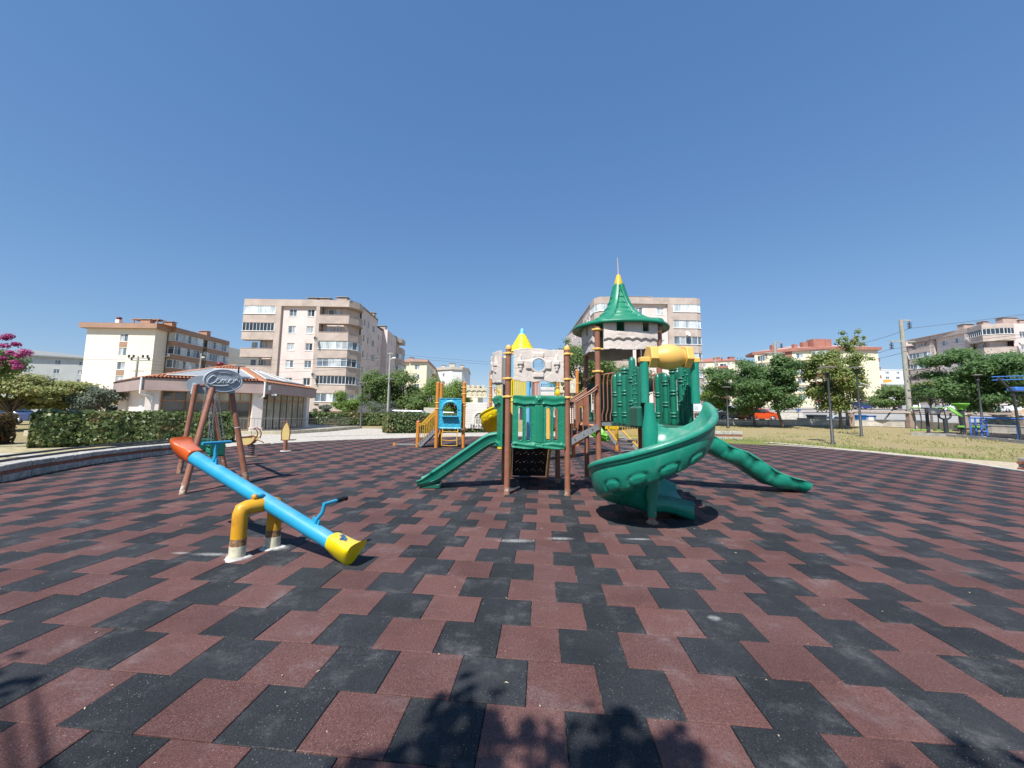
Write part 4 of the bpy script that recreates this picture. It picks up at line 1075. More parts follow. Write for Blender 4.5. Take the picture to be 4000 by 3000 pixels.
mb.box((112.9, 104.6, (zJ + zg) / 2 - .6), (1.0, 0.9, zJ - zg - 1.2)); mb.box((111.5, 95.4, (zJ + zg) / 2 - .6), (1.0, 0.9, zJ - zg - 1.2)); mb.build('fascia', M_TAUPE, rJ)
mb = MB(); wall_face(mb, (114.2, 111), (113.7, 105), zg, zJ - .5); wall_face(mb, (112.4, 95), (111.4, 91.2), zg, zJ - .5); wall_face(mb, (111.4, 91.2), (114.5, 90.6), zg, zJ - .5); wall_face(mb, (134, 112), (112.6, 112), zg, zJ); mb.build('inner_wall', M_PINK, rJ)
facade(rJ, (114.5, 89.4), (134, 90.0), zg, zJ, [(u, 1.4, zJ - 3.1 - fl * k, 1.3, 2, (1, 2, 1)) for k in range(6) for u in (1.6, 4.4, 8.4, 12) if zJ - 3 - fl * k > zg + 1], M_PINK)
facade(rJ, (134, 90), (134, 112), zg, zJ, [], M_PINK)
roofs(rJ, [(112.5, 111), (111, 95), (109.8, 91.2), (112.4, 89.5), (134, 90), (134, 112)], zJ + 0.05, m=M_SALM, t=0.1)
for x, y, s in ((113, 97, 2.6), (113.6, 94, 1.4), (117.5, 92.5, 3.6), (120, 92, 2.0), (125, 92, 3.0)): chimney(rJ, x, y, zJ, s, 1.4, 1.8 if s > 3 else 1.2)
dish(rJ, (110.6, 95.0, zJ - 3.0), 0.75, 0.9); dish(rJ, (112.0, 103.0, zJ - 7.6), 0.7, 0.9); dish(rJ, (114.8, 88.6, zJ - 5.0), 0.7, 0.9); dish(rJ, (123, 91, zJ + 1.5), 0.8, 0.9)

# ================================================================== PAVILION
zf = 3.42
rP = root('pavilion', (-20, 31, 0), 'single storey glazed pavilion with tiled roof and mauve fascia behind the swing', 'pavilion')
F = [(-29.0, 30.4), (-22.1, 25.0), (-16.2, 27.95), (-16.5, 36.4), (-21, 42), (-28.8, 39.5)]
M_MAUVE = mat('mauve_fascia', (0.36, 0.275, 0.255), 0.85, 0.06, 1.5, dirt=(0.22, 0.18, 0.17), dirt_amt=0.4, dscale=0.8)
M_SHELL = mat('shell_render', (0.76, 0.68, 0.62), 0.9, 0.05, 1, dirt=(0.5, 0.43, 0.38), dirt_amt=0.4, dscale=1)
pc = Vector((-22.3, 33.8))
def shrink(poly, d):
    o = []
    n = len(poly)
    for i in range(n):
        a, p, b = Vector(poly[i - 1]), Vector(poly[i]), Vector(poly[(i + 1) % n])
        e1, e2 = (p - a).normalized(), (b - p).normalized(); n1, n2 = Vector((-e1.y, e1.x)), Vector((-e2.y, e2.x))
        bis = (n1 + n2).normalized(); k = d / max(0.3, bis.dot(n1)); o.append(tuple(p + bis * k))
    return o
mb = MB()
inn = shrink(F, 0.22)
n = len(F)
for i in range(n):
    q = [F[i], F[(i + 1) % n], inn[(i + 1) % n], inn[i]]; mb.prism(q, zf - 0.72, zf)
mb.build('fascia', M_MAUVE, rP)
mb = MB(); mb.prism(shrink(F, 0.1), zf - 0.62, zf - 0.5); mb.build('soffit', M_SHELL, rP)
mb = MB()
for i in range(n): box_between(mb, F[i], F[(i + 1) % n], 0.0, 0.05, zf, zf + 0.05)
mb.build('flashing', M_DARKM, rP)
W = shrink(F, 0.75)
apex = (pc.x, pc.y, 5.25)
rf = MB(); rf.add([(p[0], p[1], zf + 0.03) for p in shrink(F, 0.1)] + [apex], [(i, (i + 1) % n, n) for i in range(n)]); roof = rf.build('roof', M_TILE, rP)
# clay tile courses on the three slopes in view
tl = MB(); R0 = shrink(F, 0.1)
tm = MB(); tm.tube([(0, 0, 0), (0, 0.40, 0.0)], [0.085, 0.07], 8, cap=False)
tile_me = tm.mesh('roof_tile', M_TILE)
cnt = 0
stuff_t = MB()
for i in (0, 1, 2):
    A, B = Vector((*R0[i], zf + 0.05)), Vector((*R0[(i + 1) % n], zf + 0.05)); Ap = Vector(apex)
    e = (B - A).normalized(); base = A + e * (Ap - A).dot(e); up = Ap - base; h = up.length; up.normalize(); nn = e.cross(up).normalized()
    L = (B - A).length; rows = int(h / 0.36)
    R = Matrix((e, up, nn)).transposed()
    for r_ in range(rows):
        v = r_ * 0.36; f0 = v / h; uA = (base - A).length * f0; uB = L - (L - (base - A).length) * f0
        u = uA + 0.1
        while u < uB - 0.08:
            p = A + e * u + up * v + nn * 0.02
            if cnt < 300 and i == 1 or (cnt < 300 and i == 0 and r_ < 3):
                o = inst('roof_tile', tile_me, roof, p - OFF[roof.name]); o.rotation_euler = (R.to_euler()); cnt += 1
            else:
                q = MB(); q.tube([(0, 0, 0), (0, 0.40, 0)], [0.085, 0.07], 5, cap=False); stuff_t.add([R @ Vector(w_) + p for w_ in q.v], q.f, 0, True)
            u += 0.2
tag(stuff_t.build('more_roof_tiles', M_TILE, roof), kind='stuff')
# glass skylight sheets lying on the slopes
M_SKYL = mat('skylight_sheet', (0.36, 0.36, 0.35), 0.3, 0.08, 2)
for i, (u0, u1, v0, v1) in enumerate([(0.15, 0.90, 0.45, 4.3), (0.10, 0.84, 0.45, 4.0)]):
    i += 1
    A, B = Vector((*R0[i], zf + 0.05)), Vector((*R0[(i + 1) % n], zf + 0.05)); Ap = Vector(apex); e = (B - A).normalized(); L = (B - A).length
    base = A + e * (Ap - A).dot(e); up = Ap - base; h = up.length; up.normalize(); nn = e.cross(up).normalized()
    if nn.z < 0: nn = -nn
    def sp(u, v): return A + e * (u * L) + up * v + nn * 0.16
    m0, m1 = (base - A).length / L - 0.2, (base - A).length / L + 0.2
    q = [sp(u0, v0), sp(u1, v0), sp(min(u1 - .12, m1 - .06), v1), sp(max(u0 + .12, m0 + .06), v1)]
    mb = MB(); mb.add(q + [p - nn * 0.05 for p in q], [(0, 1, 2, 3), (7, 6, 5, 4), (0, 4, 5, 1), (1, 5, 6, 2), (2, 6, 7, 3), (3, 7, 4, 0)]); s_ = mb.build('skylight', M_SKYL, rP)
    mb = MB()
    for a, b in ((0, 1), (1, 2), (2, 3), (3, 0)): mb.bar(q[a] + nn * 0.02, q[b] + nn * 0.02, 0.05, 0.05)
    mb.bar(sp((u0 + u1) / 2, v0) + nn * .02, (q[2] + q[3]) / 2 + nn * .02, 0.04, 0.04); mb.build('frame', M_WHITE, s_)
# walls, pillars, glazing
M_TIMB = mat('brown_timber', (0.34, 0.18, 0.09), 0.6, 0.15, 4)
G_PAV = glass_mat('pavilion_glass', (0.075, 0.072, 0.062), 0.05, 0.8)
G_PAV2 = glass_mat('pavilion_blind_glass', (0.35, 0.32, 0.245), 0.12, 0.6)
def pillar(c, w_, rz):
    mb = MB(); mb.box((c[0], c[1], 1.45), (w_, w_, 2.7), rz); mb.box((c[0], c[1], 0.2), (w_ + 0.1, w_ + 0.1, 0.3), rz); mb.build('pillar', M_SHELL, rP)
aF = math.atan2(W[2][1] - W[1][1], W[2][0] - W[1][0]); aR = math.atan2(W[3][1] - W[2][1], W[3][0] - W[2][0])
pillar(W[2], 0.62, aF + 0.3); pillar(W[1], 0.7, aF); pillar(lerp(W[2], W[3], 0.97), 0.6, aR); pillar(W[0], 0.6, 0.3)
def glazing(A, B, z0, z1, cols, kinds, top=0.62, clear=0.5):
    L = math.dist(A, B); ang = math.atan2(B[1] - A[1], B[0] - A[0]); e = Vector((math.cos(ang), math.sin(ang), 0)); nn = Vector((e.y, -e.x, 0))
    A3 = Vector((A[0], A[1], 0))
    for i in range(cols):
        o = root('glazed_bay', A3 + e * (clear + (L - 2 * clear) * i / cols), None, None) if False else None
        u0 = clear + (L - 2 * clear) * i / cols; u1 = clear + (L - 2 * clear) * (i + 1) / cols
        mb = MB()
        for u in (u0, u1): mb.box(A3 + e * u + Vector((0, 0, (z0 + z1) / 2)), (0.07, 0.09, z1 - z0), ang)
        for z in (z0 + 0.04, z1 - top, z1 - 0.04): mb.box(A3 + e * (u0 + u1) / 2 + Vector((0, 0, z)), (u1 - u0 - 0.07, 0.08, 0.09), ang)
        k = max(1, round((u1 - u0) / 0.75))
        for q in range(1, k): mb.box(A3 + e * (u0 + (u1 - u0) * q / k) + Vector((0, 0, z1 - top / 2)), (0.05, 0.07, top), ang)
        w_ = mb.build('window_frame', M_TIMB, rP)
        p1 = MB(); p1.box(A3 + e * (u0 + u1) / 2 + Vector((0, 0, (z0 + z1 - top) / 2)), (u1 - u0 - 0.06, 0.014, z1 - top - z0 - 0.06), ang); p1.build('pane', kinds[i % len(kinds)], w_)
        p1 = MB(); p1.box(A3 + e * (u0 + u1) / 2 + Vector((0, 0, z1 - top / 2)), (u1 - u0 - 0.06, 0.014, top - 0.06), ang); p1.build('pane', G_PAV2 if i else G_PAV, w_)
glazing(W[1], W[2], 0.15, 2.75, 4, (G_PAV,), 0.66, 0.4)
glazing(W[2], lerp(W[2], W[3], 0.97), 0.15, 2.78, 7, (G_PAV2,), 0.5, 0.32)
mb = MB(); wall_face(mb, W[0], W[1], 0, 2.8); wall_face(mb, W[3], W[4], 0, 2.8); wall_face(mb, W[4], W[5], 0, 2.8); wall_face(mb, W[5], W[0], 0, 2.8); mb.build('wall', M_SHELL, rP)
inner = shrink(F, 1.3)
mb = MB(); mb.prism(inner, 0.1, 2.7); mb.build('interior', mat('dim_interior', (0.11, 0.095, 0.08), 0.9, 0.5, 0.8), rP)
d0 = lerp(W[0], W[1], 0.62)
mb = MB(); aL = math.atan2(W[1][1] - W[0][1], W[1][0] - W[0][0]); mb.box((d0[0], d0[1], 1.2), (0.9, 0.12, 2.1), aL); dr = mb.build('door', M_PVC, rP)
mb = MB(); mb.box((d0[0] + 0.05, d0[1] - 0.07, 1.4), (0.6, 0.02, 1.3), aL); mb.build('pane', G_MID, dr)
for i in (1, 2):
    p = F[i]; mb = MB(); mb.tube([(p[0], p[1] - 0.06, zf + 0.06), (p[0], p[1] - 0.06, zf - 0.95)], 0.055, 8); q = W[i]
    mb.tube([(p[0], p[1] - 0.06, zf - 0.92), (q[0] + 0.2, q[1] - 0.1, zf - 1.1)], 0.05, 8); mb.build('downpipe', M_PVC, rP)
fd = lerp(F[2], F[3], 0.05)
mb = MB(); mb.box((fd[0] + 0.05, fd[1], zf - 0.3), (0.05, 0.32, 0.34)); mb.build('junction_box', M_PVC, rP)
mb = MB(); mb.box((fd[0] + 0.2, fd[1] + 0.4, zf - 0.78), (0.3, 0.3, 0.12), 0.4); mb.build('floodlight', M_PVC, rP)
for q in (lerp(W[1], W[2], 0.03), lerp(W[2], W[3], 0.02)):
    mb = MB(); mb.tube([(q[0], q[1] - 0.42, 1.95), (q[0], q[1] - 0.42, 2.35)], 0.1, 10); mb.build('wall_lamp', M_WHITE, rP)
p = on(826, 1425, 4.95); 
mb = MB(); mb.ball((pc.x - 0.55, pc.y - 1.0, 5.2), 0.28, 14, 8, sq=(1, 1, .75)); mb.tube([(pc.x - 0.55, pc.y - 1.0, 4.7), (pc.x - 0.55, pc.y - 1.0, 5.1)], 0.14, 8); mb.build('roof_vent', MATS['oxblood_paint'], rP)
# plinth with kerb pieces and railing
pl = [(-26.5, 23.0), (-20.6, 23.6), (-14.2, 27.0), (-13.2, 31.0), (-12.9, 37.5)]
rK = root('plinth', (-16, 27, 0), 'low cream stone plinth carrying the railing in front of the pavilion', 'plinth')
dd = densify(pl, 1.7)
mb = MB(); mb.prism(offset(pl, 0.2) + [(-21, 44), (-30, 42), (-32, 32)], -0.05, 0.12); mb.build('paving', M_PAVE, rK)
for a, b in zip(dd, dd[1:]):
    mb = MB(); L = math.dist(a, b); mb.box(((a[0] + b[0]) / 2, (a[1] + b[1]) / 2, 0.08), (L - 0.02, 0.3, 0.32), math.atan2(b[1] - a[1], b[0] - a[0]), ch=0.015); mb.build('plinth_stone', mat('cream_stone', (0.52, 0.46, 0.33), 0.9, 0.15, 3, dirt=(0.3, 0.27, 0.2)), rK)
rR = root('railing', (-16, 27, 0.2), 'thin grey metal railing in front of the pavilion', 'railing')
M_RAIL = mat('weathered_rail', (0.20, 0.19, 0.18), 0.6, 0.15, 6)
mb = MB(); rp = offset(densify(pl, 1.5), 0.1)
for z in (0.32, 1.02): mb.tube([(x, y, z) for x, y in rp], 0.018, 6)
mb.build('rail', M_RAIL, rR)
bm_ = MB(); bm_.tube([(0, 0, 0.24), (0, 0, 1.02)], 0.009, 5); bme = bm_.mesh('bar', M_RAIL)
for p in offset(densify(pl, 0.19), 0.1)[:115]: inst('bar', bme, rR, Vector((p[0], p[1], 0)) - OFF[rR.name])

# ================================================================== PLAY EQUIPMENT
def plastic(name, col, rough=0.38, var=0.05, **kw): return mat(name, col, rough, var, 1.6, bump=0.12, bscale=180, spec=0.45, dust=kw.pop('dust', 0.35), **kw)
P_GREEN = plastic('green_plastic', (0.012, 0.205, 0.118), dust=0.12); P_SLIDE = plastic('green_slide_plastic', (0.010, 0.225, 0.150), 0.3, dirt=(0.10, 0.33, 0.25), dirt_amt=0.3, dscale=5)
P_DGREEN = plastic('dark_green_plastic', (0.010, 0.11, 0.075))
P_STONE = plastic('stone_plastic', (0.60, 0.53, 0.475), 0.7, 0.08, dirt=(0.33, 0.27, 0.24), dirt_amt=0.4, dscale=3)
P_CREAM = plastic('cream_plastic', (0.62, 0.56, 0.40), 0.6); P_WHITE = plastic('white_plastic', (0.70, 0.66, 0.60), 0.55, dirt=(0.4, 0.33, 0.28), dirt_amt=0.35)
P_AMBER = plastic('amber_plastic', (0.74, 0.44, 0.11)); P_YEL = plastic('yellow_plastic', (0.66, 0.50, 0.008)); P_ORANGE = plastic('orange_plastic', (0.56, 0.155, 0.03), 0.4)
P_BLUE = plastic('blue_plastic', (0.035, 0.34, 0.50)); P_LIME = plastic('lime_plastic', (0.10, 0.40, 0.02)); P_LBLUE = plastic('light_blue_plastic', (0.13, 0.42, 0.62))
M_BROWNP = mat('brown_powder_coat', (0.27, 0.112, 0.068), 0.42, 0.08, 2.5, dirt=(0.36, 0.22, 0.15), dirt_amt=0.3, dscale=5, dust=0.2)
M_ORANGEP = mat('orange_powder_coat', (0.56, 0.21, 0.035), 0.42, 0.07, 2.5, dirt=(0.4, 0.2, 0.08), dirt_amt=0.3, dscale=4)
M_YELP = mat('yellow_painted_steel', (0.62, 0.34, 0.03), 0.45, 0.08, 3)
M_STEEL = mat('grey_steel', (0.24, 0.25, 0.26), 0.5, 0.12, 5, metal=0.3)
M_TREAD = mat('black_tread', (0.035, 0.035, 0.037), 0.8, 0.3, 12)
M_FOOT = mat('chipped_base_paint', (0.27, 0.13, 0.08), 0.75, 0.2, 14, bump=0.5, bscale=40, dirt=(0.62, 0.56, 0.48), dirt_amt=1.0, dscale=9)
V3 = Vector
def post(rt, x, y, h, r=0.057, m=None, cap=None, z0=0.0, foot=True):
    mb = MB(); mb.tube([(x, y, z0 + (0.14 if foot else -0.02)), (x, y, h)], r, 20); o = mb.build('post', m, rt)
    if foot:
        mb = MB(); mb.lathe([(r + 0.006, -0.02), (r + 0.005, 0.02), (r + 0.002, 0.05), (r + 0.001, 0.141)], (x, y, 0), 20, rfun=lambda a, z: 1 + 0.03 * math.sin(3 * a + x)); mb.build('foot', M_FOOT, o)
    if cap:
        mb = MB(); mb.lathe([(r + 0.006, h - 0.035), (r + 0.006, h + 0.005), (r * 0.95, h + 0.03), (r * 0.62, h + 0.055), (0.001, h + 0.066)], (x, y, 0), 18); mb.build('cap', cap, o)
    return o
def clamp(rt, x, y, z, m, r=0.057, az=0.0):
    mb = MB(); mb.lathe([(r + 0.001, -0.025), (r + 0.014, -0.024), (r + 0.018, 0), (r + 0.014, 0.024), (r + 0.001, 0.025)], (x, y, z), 18)
    for s in (0, math.pi):
        a = az + s; mb.box((x + math.cos(a) * (r + 0.03), y + math.sin(a) * (r + 0.03), z), (0.06, 0.045, 0.04), a, ch=0.008)
    mb.build('clamp', m, rt)
def sweep(mb, frames, prof, smooth=True, disp=None, mi=0):
    """frames: (origin, side, up); prof: closed loop of (side, up, nside, nup) points"""
    vs = []
    n = len(prof(0) if callable(prof) else prof)
    for k, (o, s, u) in enumerate(frames):
        pr = prof(k) if callable(prof) else prof
        for j, p in enumerate(pr):
            d = disp(k, j) if disp else 0
            a, b = p[0], p[1]
            if d: a += p[2] * d; b += p[3] * d
            vs.append(o + s * a + u * b)
    fs = [(i * n + j, i * n + (j + 1) % n, (i + 1) * n + (j + 1) % n, (i + 1) * n + j) for i in range(len(frames) - 1) for j in range(n)]
    mb.add(vs, fs, mi, smooth)
    mb.add(vs[:n], [tuple(range(n))], mi); mb.add(vs[-n:], [tuple(range(n))[::-1]], mi)
def resample(pts, step):
    """Catmull-Rom through control points"""
    P = [V3(p) for p in pts]; P = [P[0] * 2 - P[1]] + P + [P[-1] * 2 - P[-2]]; out = []
    for i in range(1, len(P) - 2):
        k = max(2, int((P[i + 1] - P[i]).length / step))
        for q in range(k):
            t = q / k; a, b, c, d = P[i - 1:i + 3]
            out.append(0.5 * ((2 * b) + (c - a) * t + (2 * a - 5 * b + 4 * c - d) * t * t + (3 * b - a - 3 * c + d) * t ** 3))
    return out + [P[-2]]
def chute_profile(w, dep, wall=0.035, lip=0.03):
    P = []
    for t in range(9):                                   # inner trough
        a = -1 + 2 * t / 8; z = dep * max(0, (abs(a) - 0.45) / 0.55) ** 1.6
        P.append((a * w, z))
    o = [(w + lip, dep + 0.01), (w + lip * 1.5, dep - 0.01), (w + lip * 1.3, dep - 0.035), (w + 0.004 + lip * .7, dep - 0.04), (w + lip * .6, dep * 0.35), (w * 0.93, -wall * 0.6), (w * 0.75, -wall * 1.2)]
    loop = P + o + [(-a, b) for a, b in o[::-1]]
    n = len(loop); out = []
    for i, (a, b) in enumerate(loop):
        a0, b0 = loop[i - 1]; a1, b1 = loop[(i + 1) % n]; tx, tz = a1 - a0, b1 - b0; L = math.hypot(tx, tz) or 1
        out.append((a, b, -tz / L, tx / L))
    return out
def chute(rt, name, pts, w, dep, m, sub=0.06, disp=None, tail=None):
    path = resample(pts, sub); fr = []
    for i, p in enumerate(path):
        t = (path[min(i + 1, len(path) - 1)] - path[max(i - 1, 0)]).normalized(); s = t.cross(V3((0, 0, 1))).normalized(); u = s.cross(t)
        fr.append((p, s, u))
    N = len(path)
    def prof(k):
        f = 1.0 if tail is None else 1 - (1 - tail) * sstep(0.82, 1.0, k / (N - 1))
        return [(a * (1 + 0.05 * (1 - f)), b * f if b > 0 else b, c, d) for a, b, c, d in chute_profile(w, dep)]
    mb = MB(); sweep(mb, fr, prof, disp=(lambda k, j: disp(k / (N - 1), j)) if disp else None)
    return mb.build(name, m, rt), path

rS = root('climbing_castle', (1.75, 8.9, 0), 'brown posted climbing castle with a pointed green roof and three green slides', 'playset')
PB = {1: (0.15, 8.28, 2.94, P_AMBER), 2: (1.35, 8.26, 2.94, P_AMBER), 3: (2.02, 8.44, 3.44, None), 4: (2.09, 9.92, 3.50, None), 5: (1.36, 9.72, 1.93, P_AMBER), 6: (0.10, 9.62, 2.90, P_AMBER), 8: (3.34, 8.52, 3.44, None), 9: (3.40, 9.95, 3.5, None)}
for k, (x, y, h, cp_) in PB.items(): post(rS, x, y, h, m=M_BROWNP, cap=cp_)
for k, zs in {1: (1.93, 2.30, 2.82), 2: (1.93, 2.30, 2.82), 3: (2.49, 2.965, 3.38), 4: (2.45, 3.05, 3.44), 8: (2.9, 3.36), 9: (3.36,), 6: (2.3, 2.8)}.items():
    for z in zs: clamp(rS, PB[k][0], PB[k][1], z, P_AMBER, az={1: 0.0, 2: 0.0, 3: 0.0}.get(k, 1.2))
# cracked stone relief
_rv = random.Random(5)
_cells = [(_rv.uniform(-0.1, 1.4), _rv.uniform(-0.1, 1.3)) for _ in range(46)]
def cracks(u, v, s=1.0, depth=0.0055):
    d1 = d2 = 9
    for a, b in _cells:
        d = (u - a) ** 2 + ((v - b) * 1.25) ** 2
        if d < d1: d1, d2 = d, d1
        elif d < d2: d2 = d
    e = math.sqrt(d2) - math.sqrt(d1)
    return -depth * (1 - sstep(0.0, 0.022, e)) + 0.0012 * (math.sin(u * 27 + v * 11) * math.sin(v * 31))
def gray_relief(W, H):
    def h(u, v):
        z = 0.0
        c = math.hypot(u - W / 2, v - H / 2)
        if c < 0.185: z = 0.030 * (1 - sstep(0.165, 0.185, c)) + (0.006 if c < 0.15 else 0)
        for sx, sy, wx, wy in ((-1, 0, .05, .085), (1, 0, .05, .085), (0, 1, .105, .05), (0, -1, .105, .05)):
            du, dv = abs(u - W / 2 - sx * 0.205), abs(v - H / 2 - sy * 0.205)
            z = max(z, 0.034 * (1 - sstep(wx - .01, wx + 0.012, du)) * (1 - sstep(wy - .01, wy + 0.012, dv)))
        for x0 in (0.155, W - 0.155):
            du = abs(u - x0); vv = v - H * 0.5
            if 0.01 < vv < 0.085: z = max(z, 0.05 * (1 - sstep(0.052, 0.062, du)))                       # torch bowl
            elif -0.15 < vv <= 0.02: z = max(z, 0.032 * (1 - sstep(0.020 + 0.12 * max(0, vv + .03), 0.034 + 0.12 * max(0, vv + .03), du)) * sstep(-0.15, -0.11, vv))
            elif 0.075 <= vv < 0.21: z = max(z, 0.030 * (1 - sstep(0.0, 0.06 * (0.215 - vv) / 0.13 + 0.004, du)))
            if abs(vv + 0.045) < 0.012: z = max(z, 0.038 * (1 - sstep(0.036, 0.046, du)))
        return z + (cracks(u, v) if z < 0.012 else 0)
    def mk(u, v):
        if math.hypot(u - W / 2, v - H / 2) < 0.128: return False
        lo = 0.012 + 0.013 * math.sin(u * 11 + 1) + 0.009 * math.sin(u * 23); hi = H - 0.020 - 0.014 * math.sin(u * 6.5 + 2.4) - 0.005 * math.sin(u * 19)
        return lo < v < hi and 0.006 < u < W - 0.006
    return h, mk
W, H = 1.05, 0.70
h_, k_ = gray_relief(W, H)
mb = MB(); mb.panel((0.24, 8.235, 2.235), (1, 0, 0), (0, 0, 1), (0, -1, 0), W, H, 105, 70, h_, k_, t=0.03); mb.build('stone_panel', P_STONE, rS)
mb = MB(); mb.panel((0.10, 9.52, 2.235), (0, -1, 0), (0, 0, 1), (-1, 0, 0), 1.16, 0.70, 100, 60, h_, k_, t=0.03, bend=lambda u, v: 0.30 * math.sin(math.pi * u / 1.16) ** 0.8 if 0 < u < 1.16 else 0); mb.build('stone_panel', P_STONE, rS)
# green column panel with four slots
GW, GH = 1.05, 1.08
slots = [(0.155, 0.045), (0.315, 0.045), (0.715, 0.045), (0.865, 0.045)]
_gc = [(_rv.uniform(0, 1.05), _rv.uniform(0.1, 0.85)) for _ in range(38)]
def gh(u, v):
    z = 0.0
    top = 0.86 + 0.012 * math.sin(abs(u - GW / 2) * 16) + 0.02 * (abs(u - GW / 2) / 0.5)
    if v > top: z = 0.030 * sstep(top, top + 0.02, v) + 0.006 * math.sin((v - top) * 45 + u * 2)
    lo = 0.12 + 0.012 * math.sin(u * 17)
    if v < lo: z = max(z, 0.035 * (1 - sstep(lo - 0.02, lo, v)) + 0.008 * math.sin(v * 70 + u * 9))
    c = abs(u - GW / 2)
    if lo < v < top and c < 0.095: z = max(z, 0.026 * (1 - sstep(0.080, 0.095, c)) + 0.011 * math.cos(c * 230) * (c < 0.075))
    # bolts on the cornice
    for bx, bz in ((0.05, 0.90), (GW - 0.05, 0.90), (GW / 2 - .1, 0.885), (GW / 2 + .1, 0.885), (0.06, .1), (GW - .06, .1), (GW / 2 - .085, .085), (GW / 2 + .085, .085)):
        d = math.hypot(u - bx, v - bz)
        if d < 0.032: z += 0.014 * (1 - sstep(0.014, 0.030, d))
    dd = math.hypot((u - GW / 2) / 0.085, (v - 0.975) / 0.095)
    if dd < 1: z += 0.05 * (1 - dd) + 0.018 * math.sin(u * 120) * math.sin(v * 90) * (1 - dd)
    for sx, hw in slots:
        du = max(0, abs(u - sx) - 0.0); dv = max(0, abs(v - 0.49) - 0.285); q = math.hypot(du, dv)
        if 0.042 < q < 0.066: z += 0.012 * (1 - abs(q - 0.054) / 0.012)
    if z < 0.003:
        d1 = d2 = 9
        for a, b in _gc:
            d = (u - a) ** 2 + (v - b) ** 2
            if d < d1: d1, d2 = d, d1
            elif d < d2: d2 = d
        z += 0.006 * (1 - sstep(0.0, 0.012, math.sqrt(d2) - math.sqrt(d1)))
    return z
def gk(u, v):
    if not (0.006 + 0.01 * math.sin(u * 12 + 1) < v < GH - 0.024 + 0.006 * math.cos((u - GW / 2) * 15)): return False
    for sx, hw in slots:
        dv = max(0, abs(v - 0.49) - 0.285)
        if math.hypot(u - sx, dv) < 0.042: return False
    return True
mb = MB(); mb.panel((0.245, 8.215, 0.90), (1, 0, 0), (0, 0, 1), (0, -1, 0), GW, GH, 120, 124, gh, gk, t=0.035); mb.build('column_panel', P_GREEN, rS)
def gk2(u, v): return 0.01 < v < GH - 0.03 + 0.02 * math.cos((u - GW / 2) * 15) and not (0.25 < u < 0.82 and 0.1 < v < 0.78)
mb = MB(); mb.panel((0.06, 9.53, 0.90), (0, -1, 0), (0, 0, 1), (-1, 0, 0), 1.16, GH, 70, 72, lambda u, v: gh(u * 0.9, v) * 1.3, gk2, t=0.035, bend=lambda u, v: 0.05 + 0.10 * math.sin(math.pi * min(max(u / 1.16, 0), 1))); mb.build('slide_entrance_panel', P_GREEN, rS)
# decks
def deck(x0, x1, y0, y1, z):
    mb = MB(); mb.box(((x0 + x1) / 2, (y0 + y1) / 2, z - 0.03), (x1 - x0, y1 - y0, 0.05)); mb.box(((x0 + x1) / 2, y0 - 0.012, z - 0.035), (x1 - x0 - 0.13, 0.02, 0.075)); mb.box(((x0 + x1) / 2, y1 + 0.012, z - 0.035), (x1 - x0 - 0.13, 0.02, 0.075))
    d = mb.build('deck', M_STEEL, rS); mb = MB(); mb.box(((x0 + x1) / 2, (y0 + y1) / 2, z + 0.004), (x1 - x0 - 0.03, y1 - y0 - 0.03, 0.014)); mb.build('deck_mat', M_TREAD, d)
deck(0.15, 1.36, 8.33, 9.7, 1.0); deck(2.02, 3.38, 8.5, 9.95, 1.44)
# perforated climber behind the lower deck
ca, cb = V3((0.32, 9.80, 0.98)), V3((0.32, 10.55, 0.04)); CL = (cb - ca).length; cn = V3((1, 0, 0)).cross((ca - cb).normalized())
holes = []
for r_ in range(4):
    v0 = CL * (0.13 + 0.235 * r_)
    for i in range(8): holes.append((0.09 + i * 0.095, v0 + (0.028 if i % 2 else 0.0)));
    for i in range(4): holes.append((0.135 + i * 0.19, v0 - 0.04))
mb = MB(); mb.panel(cb, (1, 0, 0), (ca - cb).normalized(), cn * -1, 0.84, CL, 84, 120, lambda u, v: 0.012 * (1 if (v / CL * 4) % 1 < 0.12 else 0), lambda u, v: all(math.hypot(u - a, v - (CL - b)) > 0.0165 for a, b in holes), t=0.02); mb.build('climbing_ramp', M_TREAD, rS)
for x in (0.28, 1.20):
    mb = MB(); mb.bar(V3((x, 9.72, 1.0)), V3((x, 10.5, 0.0)), 0.045, 0.17); mb.build('side_rail', P_AMBER, rS)
    mb = MB(); mb.box((x - (0.07 if x > 1 else 0), 9.66, 1.42), (0.085, 0.05, 0.86), ch=0.015); mb.build('hand_board', P_AMBER, rS)
# stairs between the decks
for y in (8.36, 9.40):
    mb = MB(); mb.bar((1.40, y, 1.02), (2.0, y, 1.36), 0.025, 0.125); s_ = mb.build('stringer', M_STEEL, rS)
    mb = MB()
    for t in (0.2, 0.5, 0.8): mb.tube([(1.40 + 0.6 * t, y - 0.022, 1.02 + 0.34 * t), (1.40 + 0.6 * t, y - 0.012, 1.02 + 0.34 * t)], 0.013, 8)
    mb.build('bolt', M_DARKM, s_)
for i in range(3):
    mb = MB(); mb.box((1.5 + i * 0.2, 8.88, 1.10 + i * 0.12), (0.22, 1.02, 0.03)); mb.build('step', M_TREAD, rS)
for y in (8.36, 9.42):
    mb = MB(); mb.tube(resample([(1.39, y, 1.80), (1.52, y, 1.87), (1.88, y, 2.10), (2.0, y, 2.20)], 0.05), 0.019, 8); mb.tube(resample([(1.39, y - .01, 1.76), (1.88, y - .01, 2.045), (1.99, y - .01, 2.14)], 0.06), 0.014, 8)
    h_r = mb.build('handrail', M_BROWNP, rS)
    for i in range(5):
        x = 1.46 + i * 0.115; mb = MB(); mb.tube([(x, y, 1.07 + (x - 1.4) * 0.567), (x, y, 1.80 + (x - 1.4) * 0.60)], 0.012, 8); mb.build('baluster', M_BROWNP, h_r)
